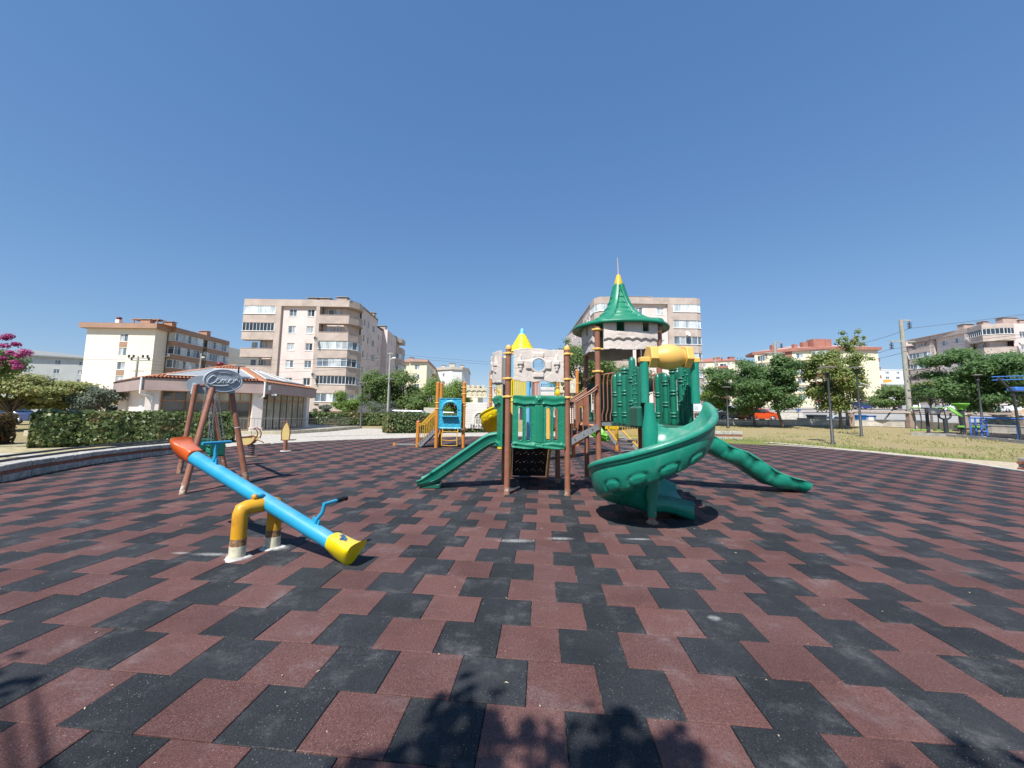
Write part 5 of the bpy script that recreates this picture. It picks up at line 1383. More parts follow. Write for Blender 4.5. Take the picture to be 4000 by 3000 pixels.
mb = MB(); mb.panel((1.72, 9.36, 1.22), (1, 0, 0), (0, 0, 1), (0, -1, 0), 0.30, 0.9, 30, 60, lambda u, v: 0.01 if (u < .04 or u > .26) else 0, lambda u, v: not (0.1 < u < 0.2 and 0.1 < v < 0.55) and v < 0.66 + u * 0.8, t=0.02); mb.build('gate_board', M_BROWNP, rS)
# upper deck fronts: brown baluster screens either side of the slide passage
for x0, x1 in ((2.09, 2.34), (3.14, 3.30)):
    mb = MB(); mb.tube([(x0 - .03, 8.46, 2.42), (x1 + .03, 8.46, 2.47)], 0.016, 8); r1 = mb.build('top_rail', M_BROWNP, rS)
    n_ = 3 if x1 - x0 > 0.2 else 2
    for i in range(n_):
        x = x0 + 0.05 + (x1 - x0 - 0.08) * i / (n_ - 1); mb = MB(); mb.tube(resample([(x + 0.03, 8.44, 2.44), (x, 8.46, 2.3), (x, 8.46, 1.72), (x - 0.03, 8.47, 1.6), (x - 0.03, 8.47, 1.47)], 0.06), 0.014, 8); mb.build('baluster', M_BROWNP, r1)
mb = MB(); mb.tube(resample([(2.03, 8.5, 2.44), (1.93, 8.62, 2.38), (1.95, 9.2, 2.36), (2.08, 9.85, 2.42)], 0.1), 0.016, 8); mb.tube([(2.03, 8.5, 1.5), (2.03, 8.5, 2.44)], 0.012, 8)
mb.build('side_handrail', M_BROWNP, rS)
mb = MB(); mb.panel((2.16, 9.98, 1.40), (1, 0, 0), (0, 0, 1), (0, -1, 0), 1.18, 0.98, 60, 50, lambda u, v: 0.03 * (v < 0.10) + 0.015 * (u < 0.05), lambda u, v: v < 0.93 + 0.03 * math.sin(u * 8) and not (0.06 < u < 0.13 and 0.25 < v < 0.72), t=0.03); mb.build('back_panel', P_DGREEN, rS)
mb = MB(); mb.panel((3.42, 9.9, 1.40), (0, -1, 0), (0, 0, 1), (1, 0, 0), 1.35, 1.0, 50, 40, lambda u, v: 0.02 * (v < .1), lambda u, v: not (0.42 < u < 0.98 and 0.08 < v < 0.72), t=0.03); mb.build('wave_slide_panel', P_DGREEN, rS)
# ---- roof of the upper tower
RC = (2.71, 9.2)
def resamp2(pr, k):
    out = []
    for i in range(len(pr) - 1):
        for q in range(k): t = q / k; out.append((pr[i][0] * (1 - t) + pr[i + 1][0] * t, pr[i][1] * (1 - t) + pr[i + 1][1] * t))
    return out + [pr[-1]]
topc = resample([(0.085, 0, 4.60), (0.14, 0, 4.40), (0.235, 0, 4.15), (0.37, 0, 3.93), (0.56, 0, 3.76), (0.79, 0, 3.64), (1.02, 0, 3.585)], 0.012)
prof = [(p.x, p.z) for p in topc] + [(1.055, 3.57), (1.075, 3.545), (1.07, 3.51), (1.04, 3.495), (1.0, 3.51), (0.9, 3.53), (0.6, 3.66), (0.3, 3.88), (0.1, 4.3), (0.02, 4.5)]
RID = (0.942, 2.2, 4.084, 5.341)
nT = len(topc); arc = [0.0]
for k in range(1, len(prof)): arc.append(arc[-1] + math.dist(prof[k], prof[k - 1]))
Ltop = arc[nT - 1]
mb = MB(); NR = 180; vs = []
for k, (r, z) in enumerate(prof):
    r0, z0 = prof[max(0, k - 1)]; r1, z1 = prof[min(len(prof) - 1, k + 1)]; tr, tz = r1 - r0, z1 - z0; L = math.hypot(tr, tz); nr, nz = -tz / L, tr / L
    for q in range(NR):
        a = 2 * math.pi * q / NR; dd = min(abs((a - w + math.pi) % (2 * math.pi) - math.pi) for w in RID)
        hw = 0.10 / max(r, 0.12) * (0.6 + 0.4 * min(r, 1)); d = 0.0
        rr = r * (1 + 0.03 * (1 - min(dd, 0.785) / 0.785) ** 2)
        if k < nT:
            f = arc[k] / Ltop; ridge = 1 - sstep(hw * 0.8, hw * 1.15, dd)
            c = (f * 9) % 1
            d = 0.045 * ridge + (1 - ridge) * (0.030 * c - 0.008) * (1 if 0.12 < f < 0.97 else 0)
            d -= 0.010 * max(0, 1 - abs(dd - hw * 1.25) / (hw * 0.3))
        vs.append((RC[0] + (rr + nr * d) * math.cos(a), RC[1] + (rr + nr * d) * math.sin(a), z + nz * d))
mb.add(vs, [(k * NR + q, (k + 1) * NR + q, (k + 1) * NR + (q + 1) % NR, k * NR + (q + 1) % NR) for k in range(len(prof) - 1) for q in range(NR)], 0, True)
r_ = mb.build('roof', P_GREEN, rS)
mb = MB(); mb.lathe([(0.11, 4.58), (0.108, 4.60), (0.045, 4.84), (0.02, 4.86), (0.001, 4.865)], (RC[0], RC[1], 0), 16); mb.build('roof_tip', plastic('tip_yellow', (0.70, 0.42, 0.01)), r_)
mb = MB(); mb.tube([(RC[0], RC[1], 4.85), (RC[0] - 0.012, RC[1], 5.27)], [0.013, 0.007], 8); mb.build('spike', plastic('spike_paint', (0.58, 0.44, 0.30)), r_)
def cren(W, H, merl, sc=True):
    def h(u, v):
        z = cracks(u, v * 1.2)
        if sc:
            y0 = 0.215 + 0.035 * abs(math.sin(u * math.pi / (W / 6)))
            z += 0.035 * sstep(y0 - 0.008, y0 + 0.012, v)
        return z
    def mk(u, v):
        if v < 0.02 + 0.012 * math.sin(u * 9): return False
        if v < H - 0.23: return True
        return any(a < u < b for a, b in merl)
    return h, mk
hA_, kA_ = cren(1.13, 0.63, ((0.0, 0.25), (0.41, 0.79), (0.93, 1.13)))
for o_, ux, nn in (((2.14, 8.40, 2.93), (1, 0, 0), (0, -1, 0)), ((3.27, 10.02, 2.93), (-1, 0, 0), (0, 1, 0)), ((2.0, 9.76, 2.93), (0, -1, 0), (-1, 0, 0)), ((3.44, 8.66, 2.93), (0, 1, 0), (1, 0, 0))):
    mb = MB(); mb.panel(o_, ux, (0, 0, 1), nn, 1.13, 0.63, 90, 52, hA_, kA_, t=0.03, bend=lambda u, v: 0.10 * math.sin(math.pi * min(max(u / 1.13, 0), 1))); mb.build('battlement_panel', P_STONE, rS)
# ---- spiral slide
AX, AY = 2.29, 6.27
TH = [0, 12, 45, 87, 130, 178, 225, 270, 300]; FL = [1.43, 1.37, 1.19, 0.96, 0.73, 0.52, 0.36, 0.25, 0.20]
def floor_at(th): return float(np.interp(th, TH, FL))
def spiral(rt, ax, ay, R, m, fl, th_end=270, exit_len=0.72, name='spiral_chute', hk=1.0, cw=1, rimh=0.34, th0=0):
    fr = []; ths = []
    th = th0
    while th <= th_end:
        a = math.radians(th); fr.append((V3((ax, ay, fl(th))), V3((math.cos(a), -cw * math.sin(a), 0)), V3((0, 0, 1)))); ths.append(th); th += 1.5
    a = math.radians(th_end); d = V3((-math.sin(a), -cw * math.cos(a), 0)); o0, s0, u0 = fr[-1]
    for i in range(1, 13):
        t = i / 12; fr.append((o0 + d * exit_len * t - V3((0, 0, 0.03 * t)), s0, u0)); ths.append(th_end + 40 * t)
    N = len(fr)
    inner = [(0.055, 0.16), (0.085, 0.09), (0.14, 0.04), (0.24, 0.005), (0.38, 0.0), (0.52, 0.015), (0.65, 0.07), (0.745, 0.16), (0.80, 0.25)]
    def prof(k):
        th = ths[k]; e = max(0, (th - th_end) / 40); hh = rimh * (1 - 0.72 * max(0, e - 0.35) ** 1.3) * (1 + 0.08 * (th < 20)); q = hh / 0.34
        i0 = 0.055 + 0.13 * e
        P = [(max(a, i0 + (a - .055) * .6) if a < .3 else a, b * (1 - .3 * e) * (q if b > .06 else 1)) for a, b in inner]
        rim = [(0.83, hh), (0.865, hh + 0.022), (0.905, hh + 0.018), (0.932, hh - 0.01), (0.937, hh - 0.045), (0.925, hh - 0.064), (0.896, hh - 0.070), (0.906, hh - 0.082), (0.902, hh - 0.104), (0.880, hh - 0.110)]
        sh = [(0.89 - 0.0013 * (j / 2) ** 2.2, hh - 0.12 - 0.024 * j * (1 - 0.15 * e)) for j in range(1, 15)]
        b0 = sh[-1]; sh2 = [(0.68, b0[1] - 0.045), (0.56, b0[1] - 0.06), (0.40, b0[1] - 0.055), (0.22, b0[1] - 0.03), (i0, b0[1] + 0.02)]
        loop = [(a * R / 0.93, b) for a, b in P + rim + sh + sh2]
        n = len(loop); out = []
        for i, (a, b) in enumerate(loop):
            a0, b0 = loop[i - 1]; a1, b1 = loop[(i + 1) % n]; tx, tz = a1 - a0, b1 - b0; L = math.hypot(tx, tz) or 1
            out.append((a, b, -tz / L, tx / L))
        return out
    pads = [66, 94, 122, 149, 298]
    def disp(k, j):
        th = ths[k]
        if not 19 <= j <= 35: return 0
        z = 0
        for p in pads:
            d = (abs((th - p) / 10.5) ** 3 + abs((j - 29.0) / 4.2) ** 3) ** (1 / 3)
            if d < 0.66: z += 0.016 * (1 - sstep(0.56, 0.66, d)) - 0.004
            elif d < 1.0: z -= 0.026 * (1 - abs(d - 0.83) / 0.17)
        return z
    mb = MB(); sweep(mb, fr, prof, disp=disp)
    return mb.build(name, m, rt)
sp = spiral(rS, AX, AY, 0.93, P_SLIDE, floor_at)
mb = MB(); mb.lathe([(0.066, 0.10), (0.068, 0.30), (0.10, 0.42), (0.12, 0.75), (0.12, 1.1), (0.115, 1.40), (0.085, 1.60), (0.072, 1.79)], (AX, AY, 0), 22); mb.build('centre_column', P_SLIDE, sp)
mb = MB(); mb.lathe([(0.095, -0.01), (0.09, 0.02), (0.05, 0.05), (0.048, 0.11)], (AX, AY, 0), 16); mb.build('foot', M_FOOT, sp)
mb = MB(); mb.tube([(AX + 0.02, AY - 0.075, 0.17), (AX + 0.02, AY - 0.06, 0.17)], 0.014, 8); mb.build('bolt', M_STEEL, sp)
mb = MB(); mb.box((2.20, 6.62, 1.57), (0.09, 0.42, 0.34), ch=0.03); mb.build('entry_cheek', P_DGREEN, sp)
# passage from the deck to the spiral: piped side panels, floor, barrel
mb = MB(); mb.box((2.69, 7.35, 1.41), (0.80, 2.2, 0.05)); mb.build('passage_floor', P_DGREEN, rS)
P_PIPE = plastic('pipe_green_plastic', (0.010, 0.165, 0.105), 0.34)
def pipe_panel(x, ys, inner):
    mb = MB(); 
    zt = [2.42, 2.40, 2.49, 2.62, 2.50][:len(ys)]
    y0, y1 = max(ys) + 0.14, min(ys) - 0.35
    mb.panel((x, y0, 1.40), (0, -1, 0), (0, 0, 1), (-1, 0, 0), y0 - y1, 1.06, 60, 40, lambda u, v: 0.006 * math.sin(u * 40), lambda u, v: v < 0.98 + 0.06 * math.sin(u * 6) and not (v > 0.3 and (math.sin(u * 19.5 + 1.2) > 0.86) and v < 0.85), t=0.015)
    p_ = mb.build('pipe_panel', P_PIPE, rS)
    for i, (y, z) in enumerate(zip(ys, zt)):
        mb = MB(); r = 0.058
        mb.tube([(x, y, 1.44), (x, y, 1.5), (x, y, z - 0.09), (x, y, z - 0.04), (x, y, z)], [r * .8, r, r, r * 0.9, r * 0.35], 14)
        z0 = 1.58 + (i % 2) * 0.20
        while z0 < z - 0.1:
            for dz in (0, 0.055):
                mb.lathe([(r, -0.019), (r + 0.016, -0.015), (r + 0.016, 0.015), (r, 0.019)], (x, y, z0 + dz), 14)
            z0 += 0.40
        mb.build('moulded_pipe', P_PIPE, p_)
    if True:
        mb = MB(); y = min(ys) - 0.22
        for k in range(3):
            mb.tube([(x - 0.01, y + 0.07 * k, 1.72), (x - 0.01, y + 0.07 * k, 2.38)], 0.016, 8)
            for q in range(4): mb.lathe([(0.016, -.012), (0.026, -.01), (0.026, .01), (0.016, .012)], (x - 0.01, y + 0.07 * k, 1.80 + q * 0.16 + (k % 2) * 0.07), 10)
        mb.build('lattice', P_PIPE, p_)
pipe_panel(2.31, (8.17, 7.84, 7.55, 7.12), 1)
pipe_panel(3.14, (8.10, 7.72, 7.38, 7.02), -1)
for x in (2.235, 3.02):
    mb = MB(); mb.tube([(x, 6.30, 1.79), (x, 6.30, 2.43)], 0.064, 20); mb.build('side_column', P_SLIDE, rS)
mb = MB(); bz, by_ = 2.515, 6.32
mb.lathe([(0.001, 2.36), (0.13, 2.36), (0.13, 2.42), (0.165, 2.47), (0.195, 2.55), (0.205, 2.63), (0.195, 2.71), (0.165, 2.79), (0.13, 2.84), (0.13, 2.90), (0.001, 2.90)], (0, by_, bz), 28, axis=(1, 0, 0))
bar_ = mb.build('barrel', P_AMBER, rS)
for x0, x1 in ((2.30, 2.42), (2.85, 2.96)):
    mb = MB(); pts = [(math.cos(math.pi / 3 * k + 0.25) * 0.19, math.sin(math.pi / 3 * k + 0.25) * 0.19) for k in range(6)]
    mb.extr(pts, (x0, by_, bz), (0, 1, 0), (0, 0, 1), (1, 0, 0), x1 - x0); mb.build('hexagonal_end', P_AMBER, bar_, bevel=0.014)
for x in (2.235, 3.02):
    mb = MB(); mb.box((x + (0.01 if x < 2.5 else -0.01), by_ - 0.01, 2.46), (0.17, 0.15, 0.085), ch=0.015); mb.build('bracket', P_AMBER, bar_)
# ---- left straight slide
def side_disp(n0):
    def f(t, j): return 0
    return f
lp = [(0.10, 8.97, 0.97), (-0.10, 8.97, 0.96), (-0.26, 8.97, 0.90), (-0.75, 8.97, 0.56), (-1.28, 8.97, 0.19), (-1.45, 8.97, 0.12), (-1.72, 8.97, 0.07)]
s1, _ = chute(rS, 'straight_slide', lp, 0.26, 0.21, P_SLIDE, tail=0.45)
mb = MB(); mb.box((-1.45, 8.97, 0.045), (0.42, 0.44, 0.12), ch=0.03); mb.build('slide_foot', P_DGREEN, s1)
for dy in (-0.265, 0.265):
    mb = MB(); mb.tube([V3(p) + V3((0, dy, 0.03)) for p in resample(lp[:6], 0.1)], 0.012, 6); mb.build('side_groove', P_DGREEN, s1)
# ---- right wave slide
wp = [(3.42, 9.1, 1.38), (3.75, 9.1, 1.34), (4.15, 9.1, 1.12), (4.60, 9.1, 0.86), (4.88, 9.1, 0.70), (5.22, 9.1, 0.58), (5.55, 9.1, 0.36), (5.85, 9.1, 0.18), (6.08, 9.1, 0.12), (6.38, 9.1, 0.11), (6.55, 9.1, 0.05)]
def wdisp(t, j):
    if 10 <= j <= 14:
        c = (t * 6.5) % 1; d = math.hypot((c - 0.5) / 0.40, (j - 12.4) / 1.9)
        return 0.018 * (1 - sstep(0.35, 0.8, d)) - 0.016 * (1 if 0.8 < d < 1.2 else 0)
    return 0
s2, _ = chute(rS, 'wave_slide', wp, 0.28, 0.27, P_SLIDE, sub=0.04, disp=wdisp, tail=0.6)

# ================================================================== SEESAW
rW = root('seesaw', (-2.75, 4.8, 0), 'blue pipe seesaw on amber legs, orange seat up and yellow seat down', 'seesaw')
M_SBLUE = mat('sky_blue_paint', (0.018, 0.30, 0.50), 0.42, 0.06, 2, dust=0.25)
M_SYEL = mat('amber_paint', (0.62, 0.31, 0.02), 0.42, 0.09, 2.5, dirt=(0.3, 0.12, 0.04), dirt_amt=0.5, dscale=7)
M_PEEL = mat('peeled_paint', (0.26, 0.15, 0.08), 0.85, 0.6, 30, bump=0.8, bscale=60)
M_PALE = mat('pale_base_paint', (0.62, 0.58, 0.42), 0.8, 0.15, 12, bump=0.4)
q = lambda x, y: (600 + x / 2.458, 1650 + y / 2.458)
bL, bR = on(925, 2178), on(1063, 2138)
bL, bR = V3((bL.x, bL.y, 0)), V3((bR.x, bR.y, 0))
low = at(*q(1760, 1178), 4.52); hi = at(*q(355, 312), 5.30)
fpt = at(*q(1080, 850), 4.88)
ax2 = (hi - low).normalized()
up_leg = 0.47
for b, nm in ((bL, 0), (bR, 1)):
    mb = MB(); mb.tube([b + V3((0, 0, -0.02)), b + V3((0, 0, 0.13))], 0.082, 22); l_ = None
    mb2 = MB(); mb2.tube([b + V3((0, 0, 0.20)), b + V3((0, 0, up_leg - 0.02))], 0.078, 22, cap=False); l_ = mb2.build('leg', M_SYEL, rW)
    mb.build('leg_base', M_PALE, l_)
    mb = MB(); mb.tube([b + V3((0, 0, 0.125)), b + V3((0, 0, 0.205))], 0.080, 22); mb.build('rusty_band', M_PEEL, l_)
    mb = MB(); mb.lathe([(0.125, 0.0), (0.118, 0.010), (0.085, 0.018)], (b.x, b.y, 0), 18, rfun=lambda a, z: 1 + 0.18 * math.sin(3 * a + nm) + 0.1 * math.sin(7 * a)); mb.add([(b.x + 0.08 * math.cos(t / 2), b.y + 0.08 * math.sin(t / 2), 0.02) for t in range(12)], [tuple(range(12))]); mb.build('concrete_collar', mat('white_grout', (0.50, 0.49, 0.46), 0.9, 0.25, 20, bump=0.5, dirt=(0.25, 0.24, 0.22), dirt_amt=0.6, dscale=9), l_)
hx = (bR - bL).normalized()
mb = MB(); mb.tube([bL + V3((0, 0, up_leg - 0.08)), bL + V3((0, 0, up_leg - 0.015)), bL + hx * 0.012 + V3((0, 0, up_leg + 0.032)), bL + hx * 0.06 + V3((0, 0, up_leg + 0.045)), bR - hx * 0.06 + V3((0, 0, up_leg + 0.045)), bR - hx * 0.012 + V3((0, 0, up_leg + 0.032)), bR + V3((0, 0, up_leg - 0.015)), bR + V3((0, 0, up_leg - 0.08))], 0.0785, 22, cap=False); mb.build('crossbar', M_SYEL, rW)
Rb = 0.083
mid = (bL + bR) / 2; t_ = ((mid - low).dot(ax2)); pm = low + ax2 * t_
mb = MB(); mb.tube([low, hi], Rb, 28); beam = mb.build('beam', M_SBLUE, rW)
mb = MB(); k = bL + hx * 0.14 + V3((0, 0, up_leg + 0.125)); mb.lathe([(0.001, -.02), (0.03, -.02), (0.03, .02), (0.001, .02)], k + V3((0, 0, 0.02)), 14, axis=tuple(hx)); mb.box(k + V3((0, 0, -0.03)), (0.03, 0.05, 0.07)); mb.build('pivot_lug', M_SYEL, rW)
mb = MB(); mb.tube([k + V3((0, 0, 0.02)), k + hx * 0.10 + V3((0, 0, 0.03))], 0.026, 12); mb.build('pivot_arm', M_SBLUE, rW)
def seat(end, d, m, name, keel):
    """moulded saddle block gripping the beam end, flaring into a raised rear lip"""
    s = d.cross(V3((0, 0, 1))).normalized(); u = s.cross(d).normalized()
    if u.z < 0: u = -u
    # along, half width, top at the middle, top at the corners, side depth, keel depth
    S = [(-.115, .090, .092, .070, -.02, -.092), (-.10, .098, .100, .080, -.03, -.100), (.0, .104, .104, .092, -.01, -.11 - keel), (.10, .116, .100, .094, .01, -.12 - keel), (.165, .132, .104, .100, .03, -.12 - keel), (.205, .146, .128, .118, .06, -.105 - keel * .8), (.232, .152, .160, .138, .10, -.07 - keel * .6)]
    vs = []; n = 10
    for (x, w, zt, zc, zs, zk) in S:
        sec = [(-w, zc), (-w * .55, zt), (0, zt), (w * .55, zt), (w, zc), (w * .96, zs), (w * .55, (zs + zk) * .55), (w * .12, zk), (-w * .12, zk), (-w * .55, (zs + zk) * .55), (-w * .96, zs)]
        n = len(sec)
        for a, b in sec: vs.append(end + d * x + s * a + u * b)
    L = len(S)
    # the lip folds back: an inner face set in towards the beam
    for (a, b) in [(-.140, .126), (-.08, .142), (0, .145), (.08, .142), (.140, .126), (.134, .10), (.075, .02), (.02, -.05 - keel * .5), (-.02, -.05 - keel * .5), (-.075, .02), (-.134, .10)]: vs.append(end + d * .215 + s * a + u * b)
    fs = [(k * n + q, (k + 1) * n + q, (k + 1) * n + (q + 1) % n, k * n + (q + 1) % n) for k in range(L) for q in range(n)]
    fs.append(tuple(range(n))); fs.append(tuple(range(L * n, L * n + n))[::-1])
    if s.cross(u).dot(d) > 0: fs = [f[::-1] for f in fs]
    mb = MB(); mb.add(vs, fs, 0, True)
    o = mb.build(name, m, rW)
    sb = o.modifiers.new('smooth', 'SUBSURF'); sb.levels = sb.render_levels = 2
    return o, s, u
P_SEATO = plastic('orange_seat', (0.60, 0.095, 0.012), 0.32); P_SEATY = plastic('yellow_seat', (0.72, 0.56, 0.005), 0.34)
seat(hi + ax2 * 0.02, ax2, P_SEATO, 'seat', 0.0)
sy, s_, u_ = seat(low - ax2 * 0.02, -ax2, P_SEATY, 'seat', 0.02)
mb = MB()
for cx_, cy_, r1, r2 in ((0.02, -0.01, 0.055, 0.02), (0.05, 0.02, 0.04, 0.014), (-0.005, -0.035, 0.03, 0.014), (0.03, 0.03, 0.02, 0.03)):
    c = low - ax2 * 0.02 - ax2 * cx_ + s_ * cy_ + u_ * 0.108
    mb.add([c + (-ax2) * math.cos(t * .7) * r1 * (1 + .3 * math.sin(t * 2.3)) + s_ * math.sin(t * .7) * r2 * (1 + .3 * math.cos(t * 3)) for t in range(9)], [tuple(range(9))])
mb.build('worn_mark', mat('worn_blue', (0.05, 0.12, 0.25), 0.7, 0.3, 40), sy)
def handle(p, d, side_l, side_r, grips, nm):
    """bent stem rising from the beam with a T bar"""
    s = ax2.cross(V3((0, 0, 1))).normalized(); u = s.cross(ax2).normalized(); u = u if u.z > 0 else -u
    b0 = p + u * Rb
    top = b0 + u * 0.24 + d * 0.03
    mb = MB(); mb.tube(resample([b0 - u * 0.02, b0 + u * 0.05 - d * 0.0, b0 + u * 0.14 + d * 0.035, b0 + u * 0.21 + d * 0.03, top], 0.03), 0.021, 12)
    mb.tube([top - s * side_l, top + s * side_r], 0.019, 12)
    h_ = mb.build('handle', M_SBLUE, rW)
    mb = MB(); mb.box(b0 + u * 0.01 - d * 0.01, (0.10, 0.012, 0.09), R=Matrix((d, s, u)).transposed()); mb.build('gusset', M_SBLUE, h_)
    for g in grips:
        mb = MB(); e = 1 if g > 0 else -1; a0 = top + s * e * (side_r if g > 0 else side_l); mb.tube([a0 - s * e * 0.12, a0 + s * e * 0.03], 0.025, 14); mb.lathe([(0.001, 0), (0.03, 0), (0.03, 0.012), (0.001, 0.014)], a0 + s * e * 0.03, 14, axis=tuple(s * e)); mb.build('grip', mat('black_rubber_grip', (0.012, 0.012, 0.013), 0.6), h_)
p1 = at(*q(590, 370), 5.17); handle(pm + ax2 * ((p1 - pm).dot(ax2)), ax2, 0.20, 0.16, (), 'a')
p2 = at(*q(1555, 975), 4.62); handle(pm + ax2 * ((p2 - pm).dot(ax2)), -ax2, 0.02, 0.30, (1,), 'b')

# ================================================================== SECOND PLAYSET (orange posts)
def rpt(n, v): return (round(v, 4),)
rO = root('playset', (1.0, 21.0, 0), 'orange posted playset with a yellow cone roof, yellow spiral slide and white castle walls', 'playset')
def opost(px, pyb, pyt, r=0.08, y=None, cap=P_ORANGE, m=M_ORANGEP, clamps=(), cm=P_AMBER):
    b = on(px, pyb) if y is None else at(px, pyb, y); x, yy = b.x, b.y
    h = up_to(V3((x, yy, 0)), pyt)
    o = post(rO, x, yy, h, r, m, cap, foot=False)
    for z in clamps: clamp(rO, x, yy, z, cm, r=r, az=0)
    return x, yy, h
o1 = opost(1703, 1749, 1497, clamps=(2.02, 1.75)); o2 = opost(1808, 1749, 1497, clamps=(2.02, 1.9, 2.45, 2.75))
opost(1718, 1740, 1500); o3 = opost(1630, 1747, 1648)
opost(1913, 1723, 1455, r=0.085, clamps=(3.6, 3.1, 2.6, 2.45, 2.2, 1.6)); opost(2256, 1740, 1449, r=0.085, clamps=(3.2, 2.4, 2.1))
opost(2179, 1738, 1470, r=0.075, clamps=(3.0,)); opost(2410, 1762, 1662, r=0.075)
# blue window panel
def bluep(W, H):
    cx, r = W / 2, W * 0.32
    def mk(u, v):
        if not (H * 0.42 < v): return True
        if v < H * 0.62: return not (abs(u - cx) < r)
        return not (math.hypot(u - cx, v - H * 0.62) < r)
    def h(u, v):
        e = min(u, W - u, v, H - v); z = 0.03 * (1 - sstep(0.02, 0.05, e)) + 0.006 * math.sin(u * 22 + 3 * math.sin(v * 9)) * math.sin(v * 19)
        d = math.hypot(u - cx, v - H * 0.62)
        if v > H * 0.62 and r < d < r + 0.08: z += 0.035
        return z
    return h, mk
bx0_, bz0 = at(1713, 1675, o1[1]), None
W = o2[0] - o1[0] - 0.17; H = 1.38; h_, k_ = bluep(W, H)
xb = o1[0] + 0.085
mb = MB(); mb.panel((xb, o1[1] - 0.02, 0.86), (1, 0, 0), (0, 0, 1), (0, -1, 0), W, H, 48, 64, h_, k_, t=0.04); bp_ = mb.build('window_panel', P_BLUE, rO)
mb = MB(); mb.box((xb + W / 2, o1[1] - 0.12, 0.86 + H * 0.40), (W * 0.72, 0.22, 0.06), ch=0.015); mb.build('shelf', P_BLUE, bp_)
mb = MB(); mb.box((xb + W / 2, o1[1] + 0.75, 0.84), (W + 0.2, 1.5, 0.07)); mb.build('deck', M_STEEL, rO)
# rope-like ladder under it
lx0, lx1, ly = xb + W * 0.2, xb + W * 0.87, o1[1] - 0.25
mb = MB()
for x in (lx0, lx1): mb.tube(resample([(x, o1[1] - 0.03, 0.84), (x, ly + 0.1, 0.74), (x - 0.02, ly, 0.5), (x, ly - 0.05, 0.12)], 0.06), 0.02, 6)
la = mb.build('ladder_rail', M_YELP, rO)
for z in (0.13, 0.36, 0.56, 0.74):
    mb = MB(); mb.tube([(lx0, ly, z), ((lx0 + lx1) / 2, ly, z - 0.015), (lx1, ly, z)], 0.018, 6); mb.build('rung', M_YELP, la)
# stair at the left
sx0, sx1 = o3[0] + 0.08, o1[0] - 0.06
for dy in (0.0, 0.95): mb = MB(); mb.bar((sx0, o1[1] + 0.05 + dy, 0.08), (sx1, o1[1] + 0.05 + dy, 0.80), 0.04, 0.20); mb.build('stringer', M_STEEL, rO)
for i in range(4):
    t = (i + 0.6) / 4.2; mb = MB(); mb.box((sx0 + (sx1 - sx0) * t, o1[1] + 0.52, 0.1 + 0.74 * t), (0.22, 0.9, 0.03)); mb.build('step', M_TREAD, rO)
for dy in (0.0, 0.95):
    y_ = o1[1] + dy
    mb = MB()
    for dz in (0, 0.07): mb.tube([(o3[0] + 0.06, y_, 0.98 + dz), (o3[0] + 0.2, y_, 1.02 + dz), (sx1 + 0.02, y_, 1.68 + dz)], 0.022, 6)
    hr = mb.build('handrail', M_YELP, rO)
    for i in range(7):
        t = (i + 0.5) / 7; x = sx0 + (sx1 - sx0) * t; mb = MB(); mb.tube([(x, y_, 0.14 + 0.72 * t), (x, y_, 0.98 + 0.70 * t)], 0.013, 5); mb.build('baluster', M_YELP, hr)
pf = on(1545, 1740)
mb = MB(); mb.box(((pf.x + o3[0]) / 2, pf.y, 0.05), (o3[0] - pf.x, 0.5, 0.05)); mb.build('ramp_board', mat('grey_board', (0.20, 0.19, 0.18), 0.8, 0.2, 6), rO)
mb = MB(); mb.tube([(pf.x, pf.y - 0.15, -0.01), (pf.x, pf.y - 0.15, 0.13)], 0.09, 12); mb.build('stub_post', M_ORANGEP, rO)
# white castle wall with lattice window, cream battlement above
def white_wall(W, H):
    cx, r = W * 0.68, W * 0.235
    def inwin(u, v): return (abs(u - cx) < r and 0.22 < v < 0.55) or (v >= 0.55 and math.hypot(u - cx, v - 0.55) < r)
    def mk(u, v):
        if not inwin(u, v): return True
        return not (((u - cx + 5 * 0.0) / 0.075) % 1 > 0.38 and (v / 0.085) % 1 > 0.38 and inwin(u + 0.03, v) and inwin(u - 0.03, v + 0.03))
    def h(u, v):
        k = int(v / 0.083); j = (v / 0.083) % 1; i = ((u + (0.11 if k % 2 else 0)) / 0.22) % 1
        z = -0.010 if (j < 0.13 or i < 0.05) else 0.0
        d = math.hypot(u - cx, max(0, v - 0.55))
        if v > 0.22 and r < d < r + 0.055: z = 0.03
        if inwin(u, v): z = -0.02
        return z
    return h, mk
wy = 21.2; a = at(1816, 1674, wy); b = at(1901, 1674, wy); t_ = at(1816, 1572, wy)
W, H = b.x - a.x, t_.z - a.z; h_, k_ = white_wall(W, H)
mb = MB(); mb.panel((a.x, wy, a.z), (1, 0, 0), (0, 0, 1), (0, -1, 0), W, H, 76, 84, h_, k_, t=0.05); ww = mb.build('castle_wall', P_WHITE, rO)
def strokes(o, ux, uz, n, lines, r, name, m, parent, flat=True, sc=1.0):
    """handwriting as raised lines"""
    o, ux, uz, n = V3(o), V3(ux), V3(uz), V3(n); mb = MB()
    for ln in lines:
        pts = [o + ux * (x * sc) + uz * (z * sc) + n * r * 0.3 for x, z in ln]
        if len(pts) > 2: pts = resample(pts, 0.03 * sc)
        mb.tube(pts, r, 6)
    return mb.build(name, m, parent)
M_INK = mat('black_spray_paint', (0.02, 0.02, 0.022), 0.7)
